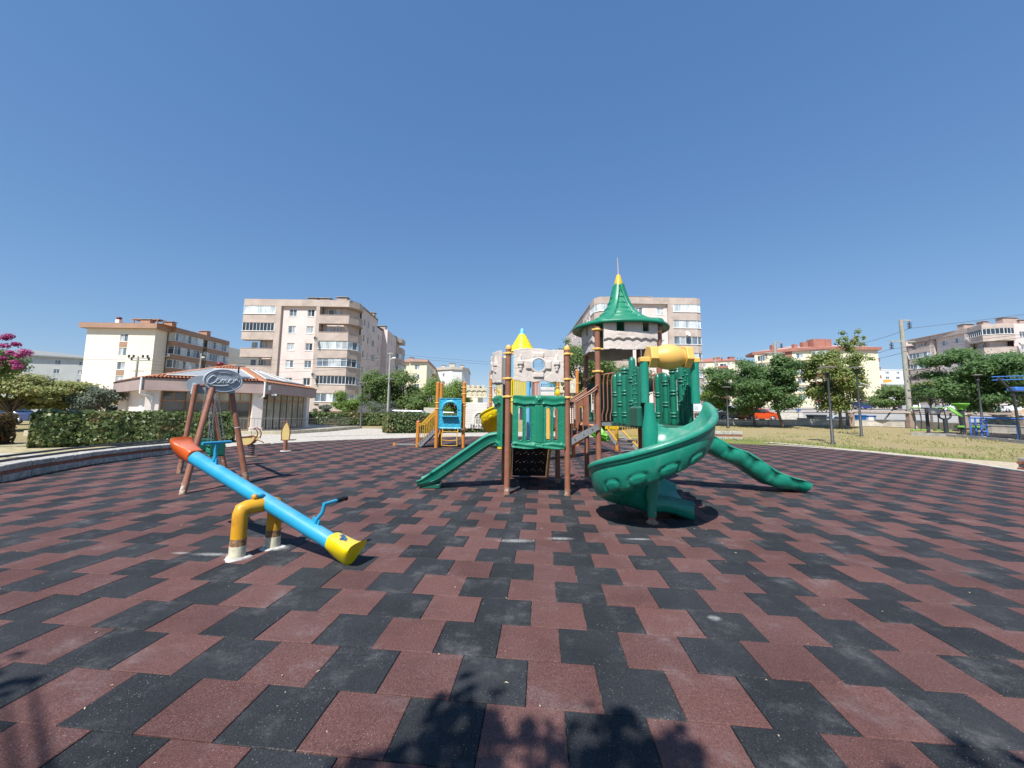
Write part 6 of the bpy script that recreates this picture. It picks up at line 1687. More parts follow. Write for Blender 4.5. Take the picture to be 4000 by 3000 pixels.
SER = [[(.11, .16), (.04, .18), (.03, .12), (.09, .09), (.08, .03), (.0, .04)], [(.15, .10), (.22, .12), (.20, .17), (.15, .13), (.16, .05), (.24, .05)], [(.29, .04), (.29, .14), (.30, .11), (.36, .15)], [(.42, .03), (.43, .24)], [(.42, .12), (.48, .14), (.49, .03)], [(.60, .13), (.54, .12), (.54, .05), (.60, .06), (.61, .14), (.62, .04)], [(.70, .02), (.71, .20)], [(.66, .14), (.76, .15)]]
strokes((a.x + 0.26, wy - 0.012, a.z + 0.02), (1, 0, 0), (0, 0, 1), (0, -1, 0), SER, 0.011, 'graffiti', M_INK, ww, sc=1.05)
mb = MB(); mb.panel((at(1822, 1553, wy).x, wy, at(1822, 1553, wy).z), (1, 0, 0), (0, 0, 1), (0, -1, 0), 1.06, 0.66, 70, 44,
    lambda u, v: (0.04 if v > 0.30 + 0.07 * abs(math.sin(u * math.pi / 0.265)) else 0) + (0.025 if any(0.045 < math.hypot(u - c, v - 0.17) < 0.075 for c in (.26, .53, .80)) else 0) + (0.03 if v < 0.05 else 0),
    lambda u, v: v < 0.50 or (u / 0.265 % 1) < 0.55 and v < 0.64, t=0.05); mb.build('battlement', P_CREAM, rO)
# low table like rail and leaning stripes right of the wall
for (px0, py0, px1, py1, y_, m_, nm) in ((1925, 1520, 1962, 1640, 21.6, P_WHITE, 'wall_panel'), (1935, 1600, 1962, 1650, 21.3, P_YEL, 'slide_hood'), (2285, 1502, 2312, 1650, 21.0, P_WHITE, 'wall_panel'), (2228, 1490, 2242, 1655, 21.1, P_WHITE, 'wall_panel'), (2110, 1514, 2166, 1546, 21.4, P_WHITE, 'louvre_panel'), (2262, 1568, 2300, 1592, 20.5, P_YEL, 'panel'), (2186, 1480, 2250, 1535, 20.6, P_CREAM, 'keyhole_panel'), (1985, 1478, 2068, 1562, 20.3, P_YEL, 'slotted_panel'), (1936, 1472, 1968, 1566, 20.2, P_YEL, 'slotted_panel'), (2077, 1486, 2107, 1560, 20.4, P_ORANGE, 'slotted_panel'), (2030, 1590, 2046, 1640, 21.5, P_WHITE, 'wall_panel'), (2150, 1600, 2195, 1660, 22.5, P_WHITE, 'wall_panel')):
    a = at(px0, py1, y_); b = at(px1, py0, y_); W, H = b.x - a.x, b.z - a.z
    def k_(u, v, nm=nm, W=W, H=H):
        if nm == 'slotted_panel': return not (0.12 * W < u < 0.9 * W and (u / 0.115) % 1 > 0.62 and 0.10 * H < v < 0.86 * H)
        if nm == 'keyhole_panel': return not any(math.hypot((u - cx * W) / 0.09, (v - cz * H) / 0.11) < 1 for cx, cz in ((.18, .62), (.40, .66), (.3, .3), (.8, .5)))
        if nm == 'louvre_panel': return (v / 0.07) % 1 < 0.8
        return True
    mb = MB(); mb.panel((a.x, y_, a.z), (1, 0, 0), (0, 0, 1), (0, -1, 0), W, H, max(6, int(W / 0.028)), max(6, int(H / 0.03)), lambda u, v, nm=nm: (0.03 if nm == 'slotted_panel' and (u < 0.05 or v < 0.06) else 0.008 * math.sin(v * 60) * (nm == 'wall_panel')), k_, t=0.05); mb.build(nm, m_, rO)
# red lettering on the tower wall
strokes((at(1930, 1528, 21.5).x, 21.53, at(1930, 1528, 21.5).z), (1, 0, 0), (0, 0, 1), (0, -1, 0), [[(0, 0), (0, .2), (.09, .17), (.10, .05), (0, 0)], [(.17, .12), (.17, .02), (.24, .01), (.25, .12)]], 0.014, 'red_lettering', mat('red_spray_paint', (0.45, 0.03, 0.03), 0.7), rO)
# cone roof
T = at(2040, 1281, 21.0); tb = at(2040, 1378, 21.0)
cx, cy_ = T.x, 21.0
hc = T.z - tb.z
def cone_r(a, z): return 1 + 0.012 * math.cos(a * 8)
pr = [(0.72, 0), (0.71, 0.02)]
for k in range(5):
    z0, z1 = hc * (0.02 + 0.142 * k), hc * (0.02 + 0.142 * (k + 1)); r0, r1 = 0.71 - 0.108 * k, 0.71 - 0.108 * (k + 1)
    pr += [(r0 - 0.005, z0), (r0 - 0.02, z0 + 0.02), (r1 + 0.012, z1 - 0.012), (r1 + 0.012, z1)]
pr += [(0.16, hc * 0.74)]
mb = MB(); mb.lathe(pr, (cx, cy_, tb.z), 40, rfun=cone_r); rf_ = mb.build('cone_roof', plastic('bright_yellow_plastic', (0.78, 0.64, 0.004)), rO)
mb = MB(); mb.lathe([(0.165, hc * 0.735), (0.13, hc * 0.85), (0.10, hc * 0.93), (0.05, hc * 0.985), (0.001, hc)], (cx, cy_, tb.z), 20); mb.build('tip', P_LBLUE, rf_)
mb = MB(); mb.lathe([(0.60, -0.25), (0.62, 0.0), (0.3, 0.01)], (cx, cy_, tb.z), 24); mb.build('roof_collar', P_BLUE, rO)
for dx, dy in ((-0.5, -0.5), (0.52, -0.5), (-0.5, 0.5), (0.52, 0.5)):
    post(rO, cx + dx, cy_ + dy, tb.z - 0.1, 0.07, plastic('light_blue_paint', (0.13, 0.42, 0.62)), None, foot=False)
mb = MB(); mb.box((cx, cy_, 2.0), (1.3, 1.3, 0.08)); mb.build('deck', M_STEEL, rO)
b = on(2067, 1728); post(rO, b.x - 0.3, 19.5, 3.2, 0.085, MATS['light_blue_paint'], None, foot=False)
# its railings and bridge
mb = MB(); a = at(2115, 1500, 21.8); b = at(2165, 1524, 21.8)
for i in range(8): x = a.x + (b.x - a.x) * i / 7; mb.tube([(x, 21.8, b.z - .3), (x, 21.8, a.z)], 0.018, 5)
for z in (a.z, b.z): mb.tube([(a.x, 21.8, z), (b.x, 21.8, z)], 0.02, 5)
mb.build('blue_railing', P_BLUE, rO)
mb = MB(); a = at(2185, 1535, 20.7); b = at(2252, 1610, 20.7)
for i in range(8): x = a.x + (b.x - a.x) * i / 7; mb.tube([(x, 20.7, b.z), (x, 20.7, a.z)], 0.018, 5)
mb.build('yellow_railing', M_YELP, rO)
mb = MB(); mb.lathe([(0.10, 0), (0.17, 0.16), (0.09, 0.26), (0.09, 0.34)], at(2179, 1545, 20.9), 12); mb.build('flared_collar', P_YEL, rO)
# yellow spiral slide
sy_ = 18.6; c = at(1950, 1640, sy_)
def fl2(th): return float(np.interp(th, [0, 40, 87, 130, 178, 225, 270, 300], [2.05, 1.90, 1.68, 1.41, 1.12, 0.80, 0.55, 0.42]))
ysl = spiral(rO, c.x + 0.06, sy_, 0.95, plastic('yellow_slide_plastic', (0.68, 0.50, 0.004)), lambda th: fl2(th), th_end=270, exit_len=0.5, name='yellow_spiral')
mb = MB(); mb.tube([(c.x + 0.06, sy_, 0), (c.x + 0.06, sy_, 1.2)], 0.13, 14); mb.build('centre_column', MATS['yellow_slide_plastic'], ysl)
# orange chute, lime chute, yellow stair behind the deck stairs
och = [at(2345, 1634, 17.2), at(2318, 1652, 16.9), at(2285, 1690, 16.3), at(2240, 1728, 15.6), at(2190, 1748, 15.0), at(2150, 1752, 14.6), at(2110, 1757, 14.3)]
chute(rO, 'orange_chute', [tuple(p) for p in och], 0.27, 0.2, P_ORANGE)
mb = MB(); q_ = och[3]; mb.tube([(q_.x, q_.y, -0.02), (q_.x, q_.y, q_.z)], 0.07, 10); mb.build('chute_support', P_ORANGE, rO)
lch = [at(2306, 1662, 18.6), at(2322, 1690, 18.4), at(2342, 1712, 18.2), at(2374, 1722, 18.0)]
chute(rO, 'lime_chute', [tuple(p) for p in lch], 0.3, 0.25, P_LIME)
dk0, dk1 = at(2362, 1668, 17.9), at(2416, 1668, 17.9)
mb = MB(); mb.panel((dk0.x, 17.8, dk0.z - 0.1), (1, 0, 0), (0, 0, 1), (0, -1, 0), dk1.x - dk0.x, 0.36, 30, 12, lambda u, v: 0.015 * math.sin(u * 60), t=0.05); mb.build('yellow_deck_panel', P_YEL, rO)
for (pa, pb) in (((2375, 1678), (2410, 1722)), ((2432, 1682), (2492, 1745))):
    A = at(*pa, 17.6); B = at(*pb, 16.9)
    mb = MB(); mb.tube([A, B], 0.028, 8); hr = mb.build('handrail', M_YELP, rO)
    for i in range(7):
        t = i / 6; p = A.lerp(B, t); mb = MB(); mb.tube([p, p + V3((0, 0, 0.62 + 0.25 * t))], 0.015, 6); mb.build('baluster', M_YELP, hr)
    mb = MB(); mb.bar(A + V3((0, 0.02, -0.12)), B + V3((0, 0.02, -0.12)), 0.05, 0.16); mb.build('stringer', mat('beige_stringer', (0.34, 0.31, 0.26), 0.7), rO)
for i in range(4):
    A = at(2440, 1712 + i * 14, 17.2); mb = MB(); mb.box((A.x + 0.25, A.y, A.z - .05), (0.85, 0.25, 0.03)); mb.build('step', M_STEEL, rO)
mb = MB(); A = at(2500, 1655, 17.3)
mb.tube([(A.x, 17.3, 0), (A.x, 17.3, A.z)], 0.05, 8); mb.build('stair_post', M_YELP, rO)

# ================================================================== SWING
rF = root('swing_set', (-6.8, 9.8, 0), 'brown A frame swing with oval grey end plates behind the seesaw', 'swing')
Lf = [on(713, 1930), on(962, 1888), on(700, 1848), on(878, 1828)]
tpF = at(868, 1492, 8.75); tpB = at(792, 1505, 10.75)
for i, (b, tp, s) in enumerate(((Lf[0], tpF, -1), (Lf[1], tpF, 1), (Lf[2], tpB, -1), (Lf[3], tpB, 1))):
    b = V3((b.x, b.y, 0)); e = (V3((Lf[1].x, Lf[1].y, 0)) - V3((Lf[0].x, Lf[0].y, 0))).normalized()
    top = tp + e * s * 0.17
    kf = 0.24 / (top - b).length
    mb = MB(); mb.tube([b.lerp(top, kf * 0.5), top], 0.057, 18); l_ = mb.build('leg', M_BROWNP, rF)
    mb = MB(); mb.tube([b - (top - b) * 0.01, b.lerp(top, kf)], 0.0595, 18); mb.build('leg_base', M_FOOT, l_)
    if i == 1:
        q_ = b.lerp(top, 0.55); mb = MB(); mb.lathe([(0.058, -0.006), (0.064, 0), (0.058, 0.006)], q_, 16, axis=tuple(top - b)); mb.tube([q_ + V3((-0.06, -.03, 0.02)), q_ + V3((-0.12, -.03, 0.04))], 0.005, 5); mb.build('cable_tie', M_WHITE, l_)
mb = MB(); mb.tube([tpF + V3((0, 0, 0.0)), tpB], 0.055, 16); mb.build('top_bar', M_BROWNP, rF)
P_GPL = plastic('grey_end_plate', (0.33, 0.375, 0.415), 0.5)
LOGO = [  # C e m e r as drawn pen lines
    [(-.215, .085), (-.235, .115), (-.275, .10), (-.335, .03), (-.36, -.05), (-.33, -.095), (-.27, -.085), (-.20, -.035)],
    [(-.205, -.03), (-.15, .0), (-.135, .03), (-.16, .035), (-.185, -.0), (-.185, -.05), (-.15, -.065), (-.10, -.035), (-.075, .015)],
    [(-.075, .02), (-.09, -.06)], [(-.085, -.02), (-.05, .025), (-.03, .01), (-.04, -.06)], [(-.035, -.02), (0.0, .025), (.022, .01), (.015, -.045), (.04, -.055), (.075, -.02)],
    [(.07, -.02), (.115, .005), (.13, .035), (.105, .04), (.085, .0), (.09, -.045), (.125, -.055), (.165, -.025), (.19, .03)],
    [(.19, .03), (.185, -.05)], [(.188, -.01), (.215, .03), (.245, .035), (.25, .01)], [(-.36, -.05), (-.30, -.115), (-.1, -.13), (.08, -.105)]]
def plate(tp, other, rx, rz, logo, nm):
    n = (other - tp).normalized(); n = V3((n.x, n.y, 0)).normalized() * -1          # outwards along the bar
    ux = V3((-n.y, n.x, 0)); 
    if ux.x < 0: ux = -ux
    mb = MB(); N = 56; c = tp + V3((0, 0, 0.02)) + n * 0.06
    rings = [(1.0, 0.0), (1.0, 0.05), (0.975, 0.07), (0.93, 0.072), (0.90, 0.058), (0.86, 0.058), (0.84, 0.066), (0.80, 0.066), (0.78, 0.058), (0.4, 0.062), (0.001, 0.064)]
    vs = []
    for k, h in rings:
        for j in range(N):
            a_ = 2 * math.pi * j / N; vs.append(c + ux * (rx * k * math.cos(a_)) + V3((0, 0, rz * k * math.sin(a_))) + n * (h + 0.03))
    fs = [(i * N + j, i * N + (j + 1) % N, (i + 1) * N + (j + 1) % N, (i + 1) * N + j) for i in range(len(rings) - 1) for j in range(N)]
    if ux.cross(V3((0, 0, 1))).dot(n) < 0: fs = [f[::-1] for f in fs]
    mb.add(vs, fs, 0, True); mb.add(vs[:N], [tuple(range(N))], 0)
    p_ = mb.build('end_plate', P_GPL, rF)
    if logo:
        o = c + n * (0.03 + 0.067)
        sc = rx / 0.42
        strokes(o + ux * 0.035 * sc + V3((0, 0, -0.005)), ux, (0, 0, 1), n, LOGO, 0.019, 'raised_lettering', P_GPL, p_, sc=sc * 1.0)
        strokes(o, ux, (0, 0, 1), n, [[(-.10, .185), (0.02, .20), (.14, .175)], [(-.17, -.15), (0, -.185), (.17, -.155)]], 0.008, 'raised_line', P_GPL, p_, sc=sc)
        R_ = [[(.30 + .028 * math.cos(t), .10 + .028 * math.sin(t)) for t in [k * 0.52 for k in range(13)]], [(.292, .086), (.292, .114), (.305, .112), (.304, .101), (.293, .10)], [(.298, .10), (.308, .086)]]
        strokes(o, ux, (0, 0, 1), n, R_, 0.0042, 'registered_mark', P_GPL, p_, sc=sc)
    for s in (-1, 1):
        mb = MB(); mb.tube([c + ux * s * 0.17 + V3((0, 0, -0.26)) - n * 0.0, c + ux * s * 0.13 + V3((0, 0, 0.02)) - n * 0.0], 0.075, 14); mb.build('leg_socket', P_GPL, p_)
plate(tpF, tpB, 0.36, 0.25, True, 'a'); plate(tpB, tpF, 0.34, 0.24, False, 'b')
M_CHAIN = mat('chain_steel', (0.28, 0.28, 0.29), 0.45, 0.15, 8, metal=0.8)
lk = MB(); L_ = [(0.011 * math.cos(t), 0, 0.024 * math.sin(t)) for t in [k * math.pi / 5 for k in range(11)]]; lk.tube(L_, 0.0042, 5, cap=False); link_me = lk.mesh('chain_link', M_CHAIN)
def swing(seat_c, tops, label, green=True):
    rt = root('swing', seat_c, label, 'swing seat', 'green swing seats hanging from the A frame')
    c = V3(seat_c); dirr = (tpB - tpF); dirr = V3((dirr.x, dirr.y, 0)).normalized(); sd = V3((-dirr.y, dirr.x, 0))
    ang = math.atan2(dirr.y, dirr.x)
    for k, (o_, d_) in enumerate(((V3((0, 0, 0)), (0.40, 0.26, 0.035)), (sd * 0.14 + V3((0, 0, 0.11)), (0.40, 0.03, 0.10)), (sd * 0.15 + V3((0, 0, 0.25)), (0.40, 0.03, 0.09)), (sd * -0.14 + V3((0, 0, 0.20)), (0.40, 0.03, 0.07)))):
        mb = MB(); mb.box(c + o_, d_, ang, ch=0.012); mb.build(('seat', 'back_bar', 'back_bar', 'front_bar')[k], P_GREEN, rt)
    for e in (-1, 1):
        mb = MB(); mb.box(c + dirr * e * 0.205 + V3((0, 0, 0.14)), (0.025, 0.28, 0.26), ang, ch=0.01); mb.build('side_plate', P_DGREEN, rt)
    for i, (e, s) in enumerate(((-1, -1), (-1, 1), (1, -1), (1, 1))):
        a = c + dirr * e * 0.205 + sd * s * 0.13 + V3((0, 0, 0.26)); b = V3(tops[0 if e < 0 else 1]); L = (b - a).length; nl = int(L / 0.038)
        mm = MB(); z = (b - a).normalized(); x = z.cross(V3((1, 0, 0))).normalized(); y = z.cross(x)
        lv = link_me.vertices; co = [v.co for v in lv]; fc = [tuple(p.vertices) for p in link_me.polygons]
        for q_ in range(nl):
            o_ = a + (b - a) * ((q_ + 0.5) / nl); X, Y = (x, y) if q_ % 2 else (y, x)
            mm.add([o_ + X * v.x + Y * v.y + z * v.z for v in co], fc, 0, True)
        ch = mm.build('chain', M_CHAIN, rt)
    return rt
barp = lambda t: tpF.lerp(tpB, t) - V3((0, 0, 0.05))
swing(tuple(barp(0.34) + V3((0.22, -0.08, -1.58))), (barp(0.24), barp(0.44)), 'nearer green swing seat hanging on chains inside the A frame')
swing(tuple(barp(0.66) + V3((0.10, -0.05, -1.55))), (barp(0.56), barp(0.78)), 'farther green swing seat hanging on chains inside the A frame')

# ================================================================== SPRING RIDERS
M_RIM = mat('brown_moulded_rim', (0.20, 0.085, 0.045), 0.5); P_SANDY = plastic('sandy_panel', (0.56, 0.42, 0.16), 0.5)
g0 = on(980, 1782)
rr_ = root('spring_rider', (g0.x, g0.y, 0), 'bird shaped spring rider on a black coil behind the swing', 'spring rider')
mb = MB(); mb.tube([(g0.x + 0.10 * math.cos(t), g0.y + 0.10 * math.sin(t), 0.02 + 0.38 * t / (5.5 * 2 * math.pi)) for t in [k * 0.35 for k in range(int(5.5 * 2 * math.pi / 0.35))]], 0.015, 6); mb.build('spring', M_DARKM, rr_)
mb = MB(); mb.lathe([(0.22, 0), (0.22, 0.015), (0.001, 0.02)], (g0.x, g0.y, 0), 16); mb.build('base_plate', M_FOOT, rr_)
def pl_(pts, y0, t, nm, m, parent, s=1.0, o=None):
    mb = MB(); mb.extr([(x * s, z * s) for x, z in pts], o, (1, 0, 0), (0, 0, 1), (0, 1, 0), t); return mb.build(nm, m, parent, bevel=0.01)
body = [(-.46, .06), (-.40, -.08), (-.25, -.17), (-.08, -.19), (.08, -.13), (.2, .0), (.24, .12), (.12, .17), (-.1, .12), (-.3, .11)]
for dy, s in ((-0.10, 1), (0.10, 1)): pl_(body, 0, 0.02, 'side_panel', P_SANDY, rr_, 0.95, (g0.x - 0.05, g0.y + dy, 0.55))
mb = MB(); mb.tube([V3((g0.x - 0.05 + x * .95, g0.y - 0.11, 0.55 + z * .95)) for x, z in body + body[:1]], 0.02, 6)
mb.tube(resample([(g0.x + 0.14, g0.y, 0.62), (g0.x + 0.17, g0.y, 0.8), (g0.x + 0.08, g0.y, 0.92), (g0.x + 0.02, g0.y, 0.93)], 0.05), 0.018, 6)
mb.tube(resample([(g0.x + 0.02, g0.y, 0.93), (g0.x + 0.16, g0.y - .02, 0.97), (g0.x + 0.30, g0.y - .02, 0.80), (g0.x + 0.26, g0.y, 0.62)], 0.05), 0.02, 6)
mb.tube(resample([(g0.x + 0.12, g0.y - .12, 0.6), (g0.x + 0.40, g0.y - .15, 0.52), (g0.x + 0.50, g0.y - .15, 0.47)], 0.05), 0.018, 6); mb.build('rim', M_RIM, rr_)
mb = MB(); mb.box((g0.x - 0.12, g0.y, 0.66), (0.34, 0.24, 0.03), ch=0.01); mb.build('seat', M_RIM, rr_)
g1 = on(1113, 1762)
rt_ = root('spring_rider', (g1.x, g1.y, 0), 'pointed sandy panel rider on a single brown post beside the pavilion railing', 'spring rider')
mb = MB(); mb.tube([(g1.x, g1.y, 0), (g1.x, g1.y, 0.42)], 0.075, 14); mb.build('post', M_BROWNP, rt_)
mb = MB(); mb.lathe([(0.2, 0), (0.19, 0.012), (0.09, 0.02)], (g1.x, g1.y, 0), 14, rfun=lambda a, z: 1 + .15 * math.sin(3 * a)); mb.build('concrete_collar', MATS['white_grout'], rt_)
sh = [(-.14, 0), (-.165, .22), (-.15, .42), (-.09, .58), (0, .72), (.09, .58), (.15, .42), (.165, .22), (.14, 0)]
pl_(sh, 0, 0.03, 'panel', P_SANDY, rt_, 0.95, (g1.x, g1.y - 0.04, 0.42))
mb = MB(); mb.tube([V3((g1.x + x, g1.y - 0.03, 0.42 + z)) for x, z in sh + sh[:1]], 0.022, 6); mb.tube([(g1.x - 0.24, g1.y - .05, 1.11), (g1.x + 0.02, g1.y - .03, 1.16)], 0.018, 6); mb.build('rim', M_RIM, rt_)
mb = MB(); mb.box((g1.x + 0.05, g1.y + 0.1, 0.43), (0.5, 0.3, 0.03), ch=0.01); mb.build('foot_rest', M_RIM, rt_)

# ================================================================== STREET, PARKED CARS, POLES, EXERCISE YARD
def line_land(pts): return [xy(land(*p)) for p in pts]
pw = [(2640, 1656), (2770, 1657), (2900, 1659), (3000, 1661), (3100, 1661), (3200, 1661), (3310, 1663), (3450, 1666), (3600, 1672), (3750, 1682), (3880, 1690), (4060, 1700)]
wl = densify(line_land(pw), 2.2)
M_SPLIT = mat('split_block', (0.54, 0.50, 0.44), 0.92, 0.14, 3, bump=0.8, bscale=18, dirt=(0.3, 0.27, 0.23))
rB_ = root('boundary_wall', (wl[0][0], wl[0][1], terrain(*wl[0])), 'pale split block boundary wall along the far edge of the dry lawn', 'wall')
nblk = 0
for i, (a, b) in enumerate(zip(wl, wl[1:])):
    L = math.dist(a, b); an = math.atan2(b[1] - a[1], b[0] - a[0]); z = min(terrain(*a), terrain(*b)); hh = 0.66 + 0.0 * i
    slope = (terrain(*b) - terrain(*a)) / L
    for k in range(3):
        m_ = MB(); R_ = Matrix.Rotation(an, 3, 'Z') @ Matrix.Rotation(-math.atan(slope), 3, 'Y')
        m_.box(((a[0] + b[0]) / 2, (a[1] + b[1]) / 2, (terrain(*a) + terrain(*b)) / 2 - 0.02 + 0.09 + k * 0.175), (L - 0.015, 0.3 + random.uniform(-.01, .01), 0.165), R=R_); m_.build('block', M_SPLIT, rB_)
    m_ = MB(); m_.box(((a[0] + b[0]) / 2, (a[1] + b[1]) / 2, (terrain(*a) + terrain(*b)) / 2 + 0.54), (L + 0.02, 0.36, 0.06), R=R_); m_.build('coping', M_CONC, rB_)
# pillars with a long concrete rail
rail_px = [(3315, 1663), (3550, 1670), (3758, 1684), (3990, 1694)]
rl = [land(*p) for p in rail_px]
rP2 = root('parapet', tuple(rl[0]), 'brown concrete pillars carrying a long beige rail beside the street', 'parapet')
M_PILL = mat('brown_concrete', (0.33, 0.25, 0.20), 0.9, 0.15, 4, dirt=(0.2, 0.16, 0.13))
for p in rl:
    m_ = MB(); m_.box((p.x, p.y - 0.25, p.z + 0.62), (0.55, 0.4, 1.3), ch=0.02); pi = m_.build('pillar', M_PILL, rP2); m_ = MB(); m_.box((p.x, p.y - 0.25, p.z + 1.29), (0.75, 0.5, 0.1), ch=0.02); m_.build('cap', M_CONC, pi)
for p, q_ in zip(rl, rl[1:]):
    m_ = MB(); m_.bar(p + V3((0, -0.2, 1.38)), q_ + V3((0, -0.2, 1.38)), 0.28, 0.12); m_.build('rail', mat('beige_rail', (0.48, 0.37, 0.30), 0.9, 0.1, 3), rP2)
# roads beyond
def band(name, top, bot, m, dz):
    T_, B_ = line_land(top), line_land(bot)
    T2, B2 = [], []
    for i in range(len(T_) - 1):
        for k in range(4):
            t = k / 4; T2.append(lerp(T_[i], T_[i + 1], t)); B2.append(lerp(B_[i], B_[i + 1], t))
    T2.append(T_[-1]); B2.append(B_[-1])
    strip(name, B2, T2, m, dz, 14)
X_ = [2700, 2850, 3000, 3150, 3300, 3500, 3700, 3900, 4100]
y0 = [1652, 1653, 1655, 1656, 1658, 1664, 1674, 1688, 1700]
y1 = [1622, 1620, 1616, 1614, 1614, 1617, 1623, 1630, 1640]
y2 = [1616, 1613, 1609, 1607, 1607, 1610, 1615, 1622, 1630]
y3 = [1609, 1606, 1602, 1600, 1600, 1602, 1606, 1611, 1616]
y4 = [1604, 1601, 1596, 1593, 1592, 1594, 1598, 1602, 1606]
Z = lambda ys: list(zip(X_, ys))
band('road', Z(y1), Z([y + 3 for y in y0]), mat('pale_asphalt', (0.33, 0.32, 0.30), 0.9, 0.1, 0.4), 0.02)
band('median', Z(y2), Z(y1), M_WALK, 0.14)
band('far_road', Z(y3), Z(y2), MATS['pale_asphalt'], 0.03)
band('pavement', Z(y4), Z(y3), M_WALK, 0.16)

# ---- cars
def car_mesh_set(col_mat, L=4.4, W=1.75, H=1.45, kind='sedan'):
    hl = L / 2
    if kind == 'sedan': prof = [(-hl, .42), (-hl + .02, .80), (-hl + .12, .93), (-hl + .75, .98), (-.35 * hl - .35, 1.03), (-.05 * hl - .35, H), (.38 * hl, H - .02), (.70 * hl, 1.06), (hl - .1, 1.02), (hl, .88), (hl, .40), (hl - .1, .28), (-hl + .1, .28)]
    elif kind == 'hatch': prof = [(-hl, .42), (-hl + .02, .80), (-hl + .15, .92), (-.55 * hl, 1.02), (-.2 * hl, H - .03), (.55 * hl, H), (hl - .15, 1.10), (hl - .02, .95), (hl, .42), (hl - .1, .28), (-hl + .1, .28)]
    else: prof = [(-hl, .42), (-hl + .02, .95), (-hl + .2, 1.15), (-.72 * hl, 1.25), (-.5 * hl, H), (hl - .2, H), (hl - .05, 1.2), (hl, .42), (hl - .1, .3), (-hl + .1, .3)]
    return prof
def car(label, p, az, col, L=4.4, W=1.75, H=1.45, kind='sedan', name='parked_car', cat='car', z=None):
    """car along azimuth az (nose direction), standing on the terrain"""
    zz = terrain(p[0], p[1]) + 0.04 if z is None else z
    rt = root(name, (p[0], p[1], zz), label, cat, None, rz=0)
    rt.rotation_euler = (0, 0, az); OFF[rt.name] = V3((0, 0, 0))
    prof = [(-x, z_) for x, z_ in car_mesh_set(None, L, W, H, kind)]
    m = mat('car_paint_' + ''.join('%02d' % int(c * 50) for c in col), col, 0.25, 0.02, 2, spec=0.6, coat=0.6)
    b = MB(); cols = []
    ys = [-W / 2, -W / 2 + .10, 0, W / 2 - .10, W / 2]
    n = len(prof)
    for y in ys:
        e = abs(y) / (W / 2)
        for x, z_ in prof:
            k = 1.0 if e < 0.95 else 0.985
            inset = 0.0
            yy = y
            if z_ > 1.04: yy = y * (1 - 0.20 * (z_ - 1.0) / (H - 1.0))
            b.v.append((x * k, yy, z_ if e < 0.95 else z_ - 0.03 * (z_ > 0.6)))
    for i in range(len(ys) - 1):
        for j in range(n): b.f.append((i * n + j, i * n + (j + 1) % n, (i + 1) * n + (j + 1) % n, (i + 1) * n + j)); b.m.append(0); b.s.append(False)
    b.f.append(tuple(range(n))[::-1]); b.m.append(0); b.s.append(False); b.f.append(tuple(range((len(ys) - 1) * n, len(ys) * n))); b.m.append(0); b.s.append(False)
    b.build('body', m, rt, bevel=0.05)
    gl = G_DARK
    # side glass
    tops = [(x, z_) for x, z_ in prof if z_ > 1.04 or abs(z_ - 1.03) < .05]
    hi = [(x, z_) for x, z_ in prof if z_ > H - 0.06]
    xs = sorted(x for x, _ in hi); xa, xb_ = xs[0], xs[-1]
    for s in (-1, 1):
        g = MB(); yb, yt = s * (W / 2 + 0.004), s * (W / 2 * 0.84 + 0.012)
        pts = [(xa - 0.42, yb, 1.04), (xb_ + 0.42, yb, 1.04), (xb_ - 0.02, yt, H - 0.10), (xa + 0.02, yt, H - 0.10)]
        g.add(pts + [(x, y - s * 0.03, z_) for x, y, z_ in pts], [(0, 1, 2, 3) if s < 0 else (3, 2, 1, 0), (7, 6, 5, 4) if s < 0 else (4, 5, 6, 7)]); g.build('side_window', gl, rt)
    srt = sorted(range(len(prof)), key=lambda i: prof[i][0])
    for (i0, nm) in ((None, 'windscreen'), (None, 'rear_window')):
        fr_ = nm == 'windscreen'
        x1 = xb_ if fr_ else xa; up_ = [p_ for p_ in prof if p_[1] > 1.0 and ((p_[0] > x1 + .1) if fr_ else (p_[0] < x1 - .1))]
        x0, z0 = (min(up_, key=lambda q_: q_[0]) if fr_ else max(up_, key=lambda q_: q_[0])) if up_ else (x1 + (.5 if fr_ else -.4), 1.02)
        g = MB(); e = 0.02 if fr_ else -0.02; w0, w1 = W / 2 * 0.90, W / 2 * 0.76
        a_, c_ = (x1 * 0.97 + x0 * 0.03 + e, H - 0.05), (x0 * 0.94 + x1 * 0.06 + e, z0 + 0.05)
        g.add([(a_[0], -w1, a_[1]), (a_[0], w1, a_[1]), (c_[0], w0, c_[1]), (c_[0], -w0, c_[1])], [(0, 1, 2, 3)]); g.add([(a_[0] - e, -w1, a_[1] - .02), (a_[0] - e, w1, a_[1] - .02), (c_[0] - e, w0, c_[1] - .02), (c_[0] - e, -w0, c_[1] - .02)], [(3, 2, 1, 0)]); g.build(nm, gl, rt)
    for sx in (-1, 1):
        for s in (-1, 1):
            x = sx * L * 0.31; w = MB(); w.lathe([(0.001, -.1), (0.30, -.1), (0.325, -.07), (0.325, .07), (0.30, .1), (0.001, .1)], (x, s * (W / 2 - 0.06), 0.325), 16, axis=(0, 1, 0)); ty = w.build('wheel', M_DARKM, rt)
            w = MB(); w.lathe([(0.001, 0.02), (0.19, 0.02), (0.2, 0.0)], (x, s * (W / 2 + 0.035), 0.325), 12, axis=(0, s, 0)); w.build('rim', mat('alloy', (0.45, 0.45, 0.46), 0.4, metal=0.6), ty)
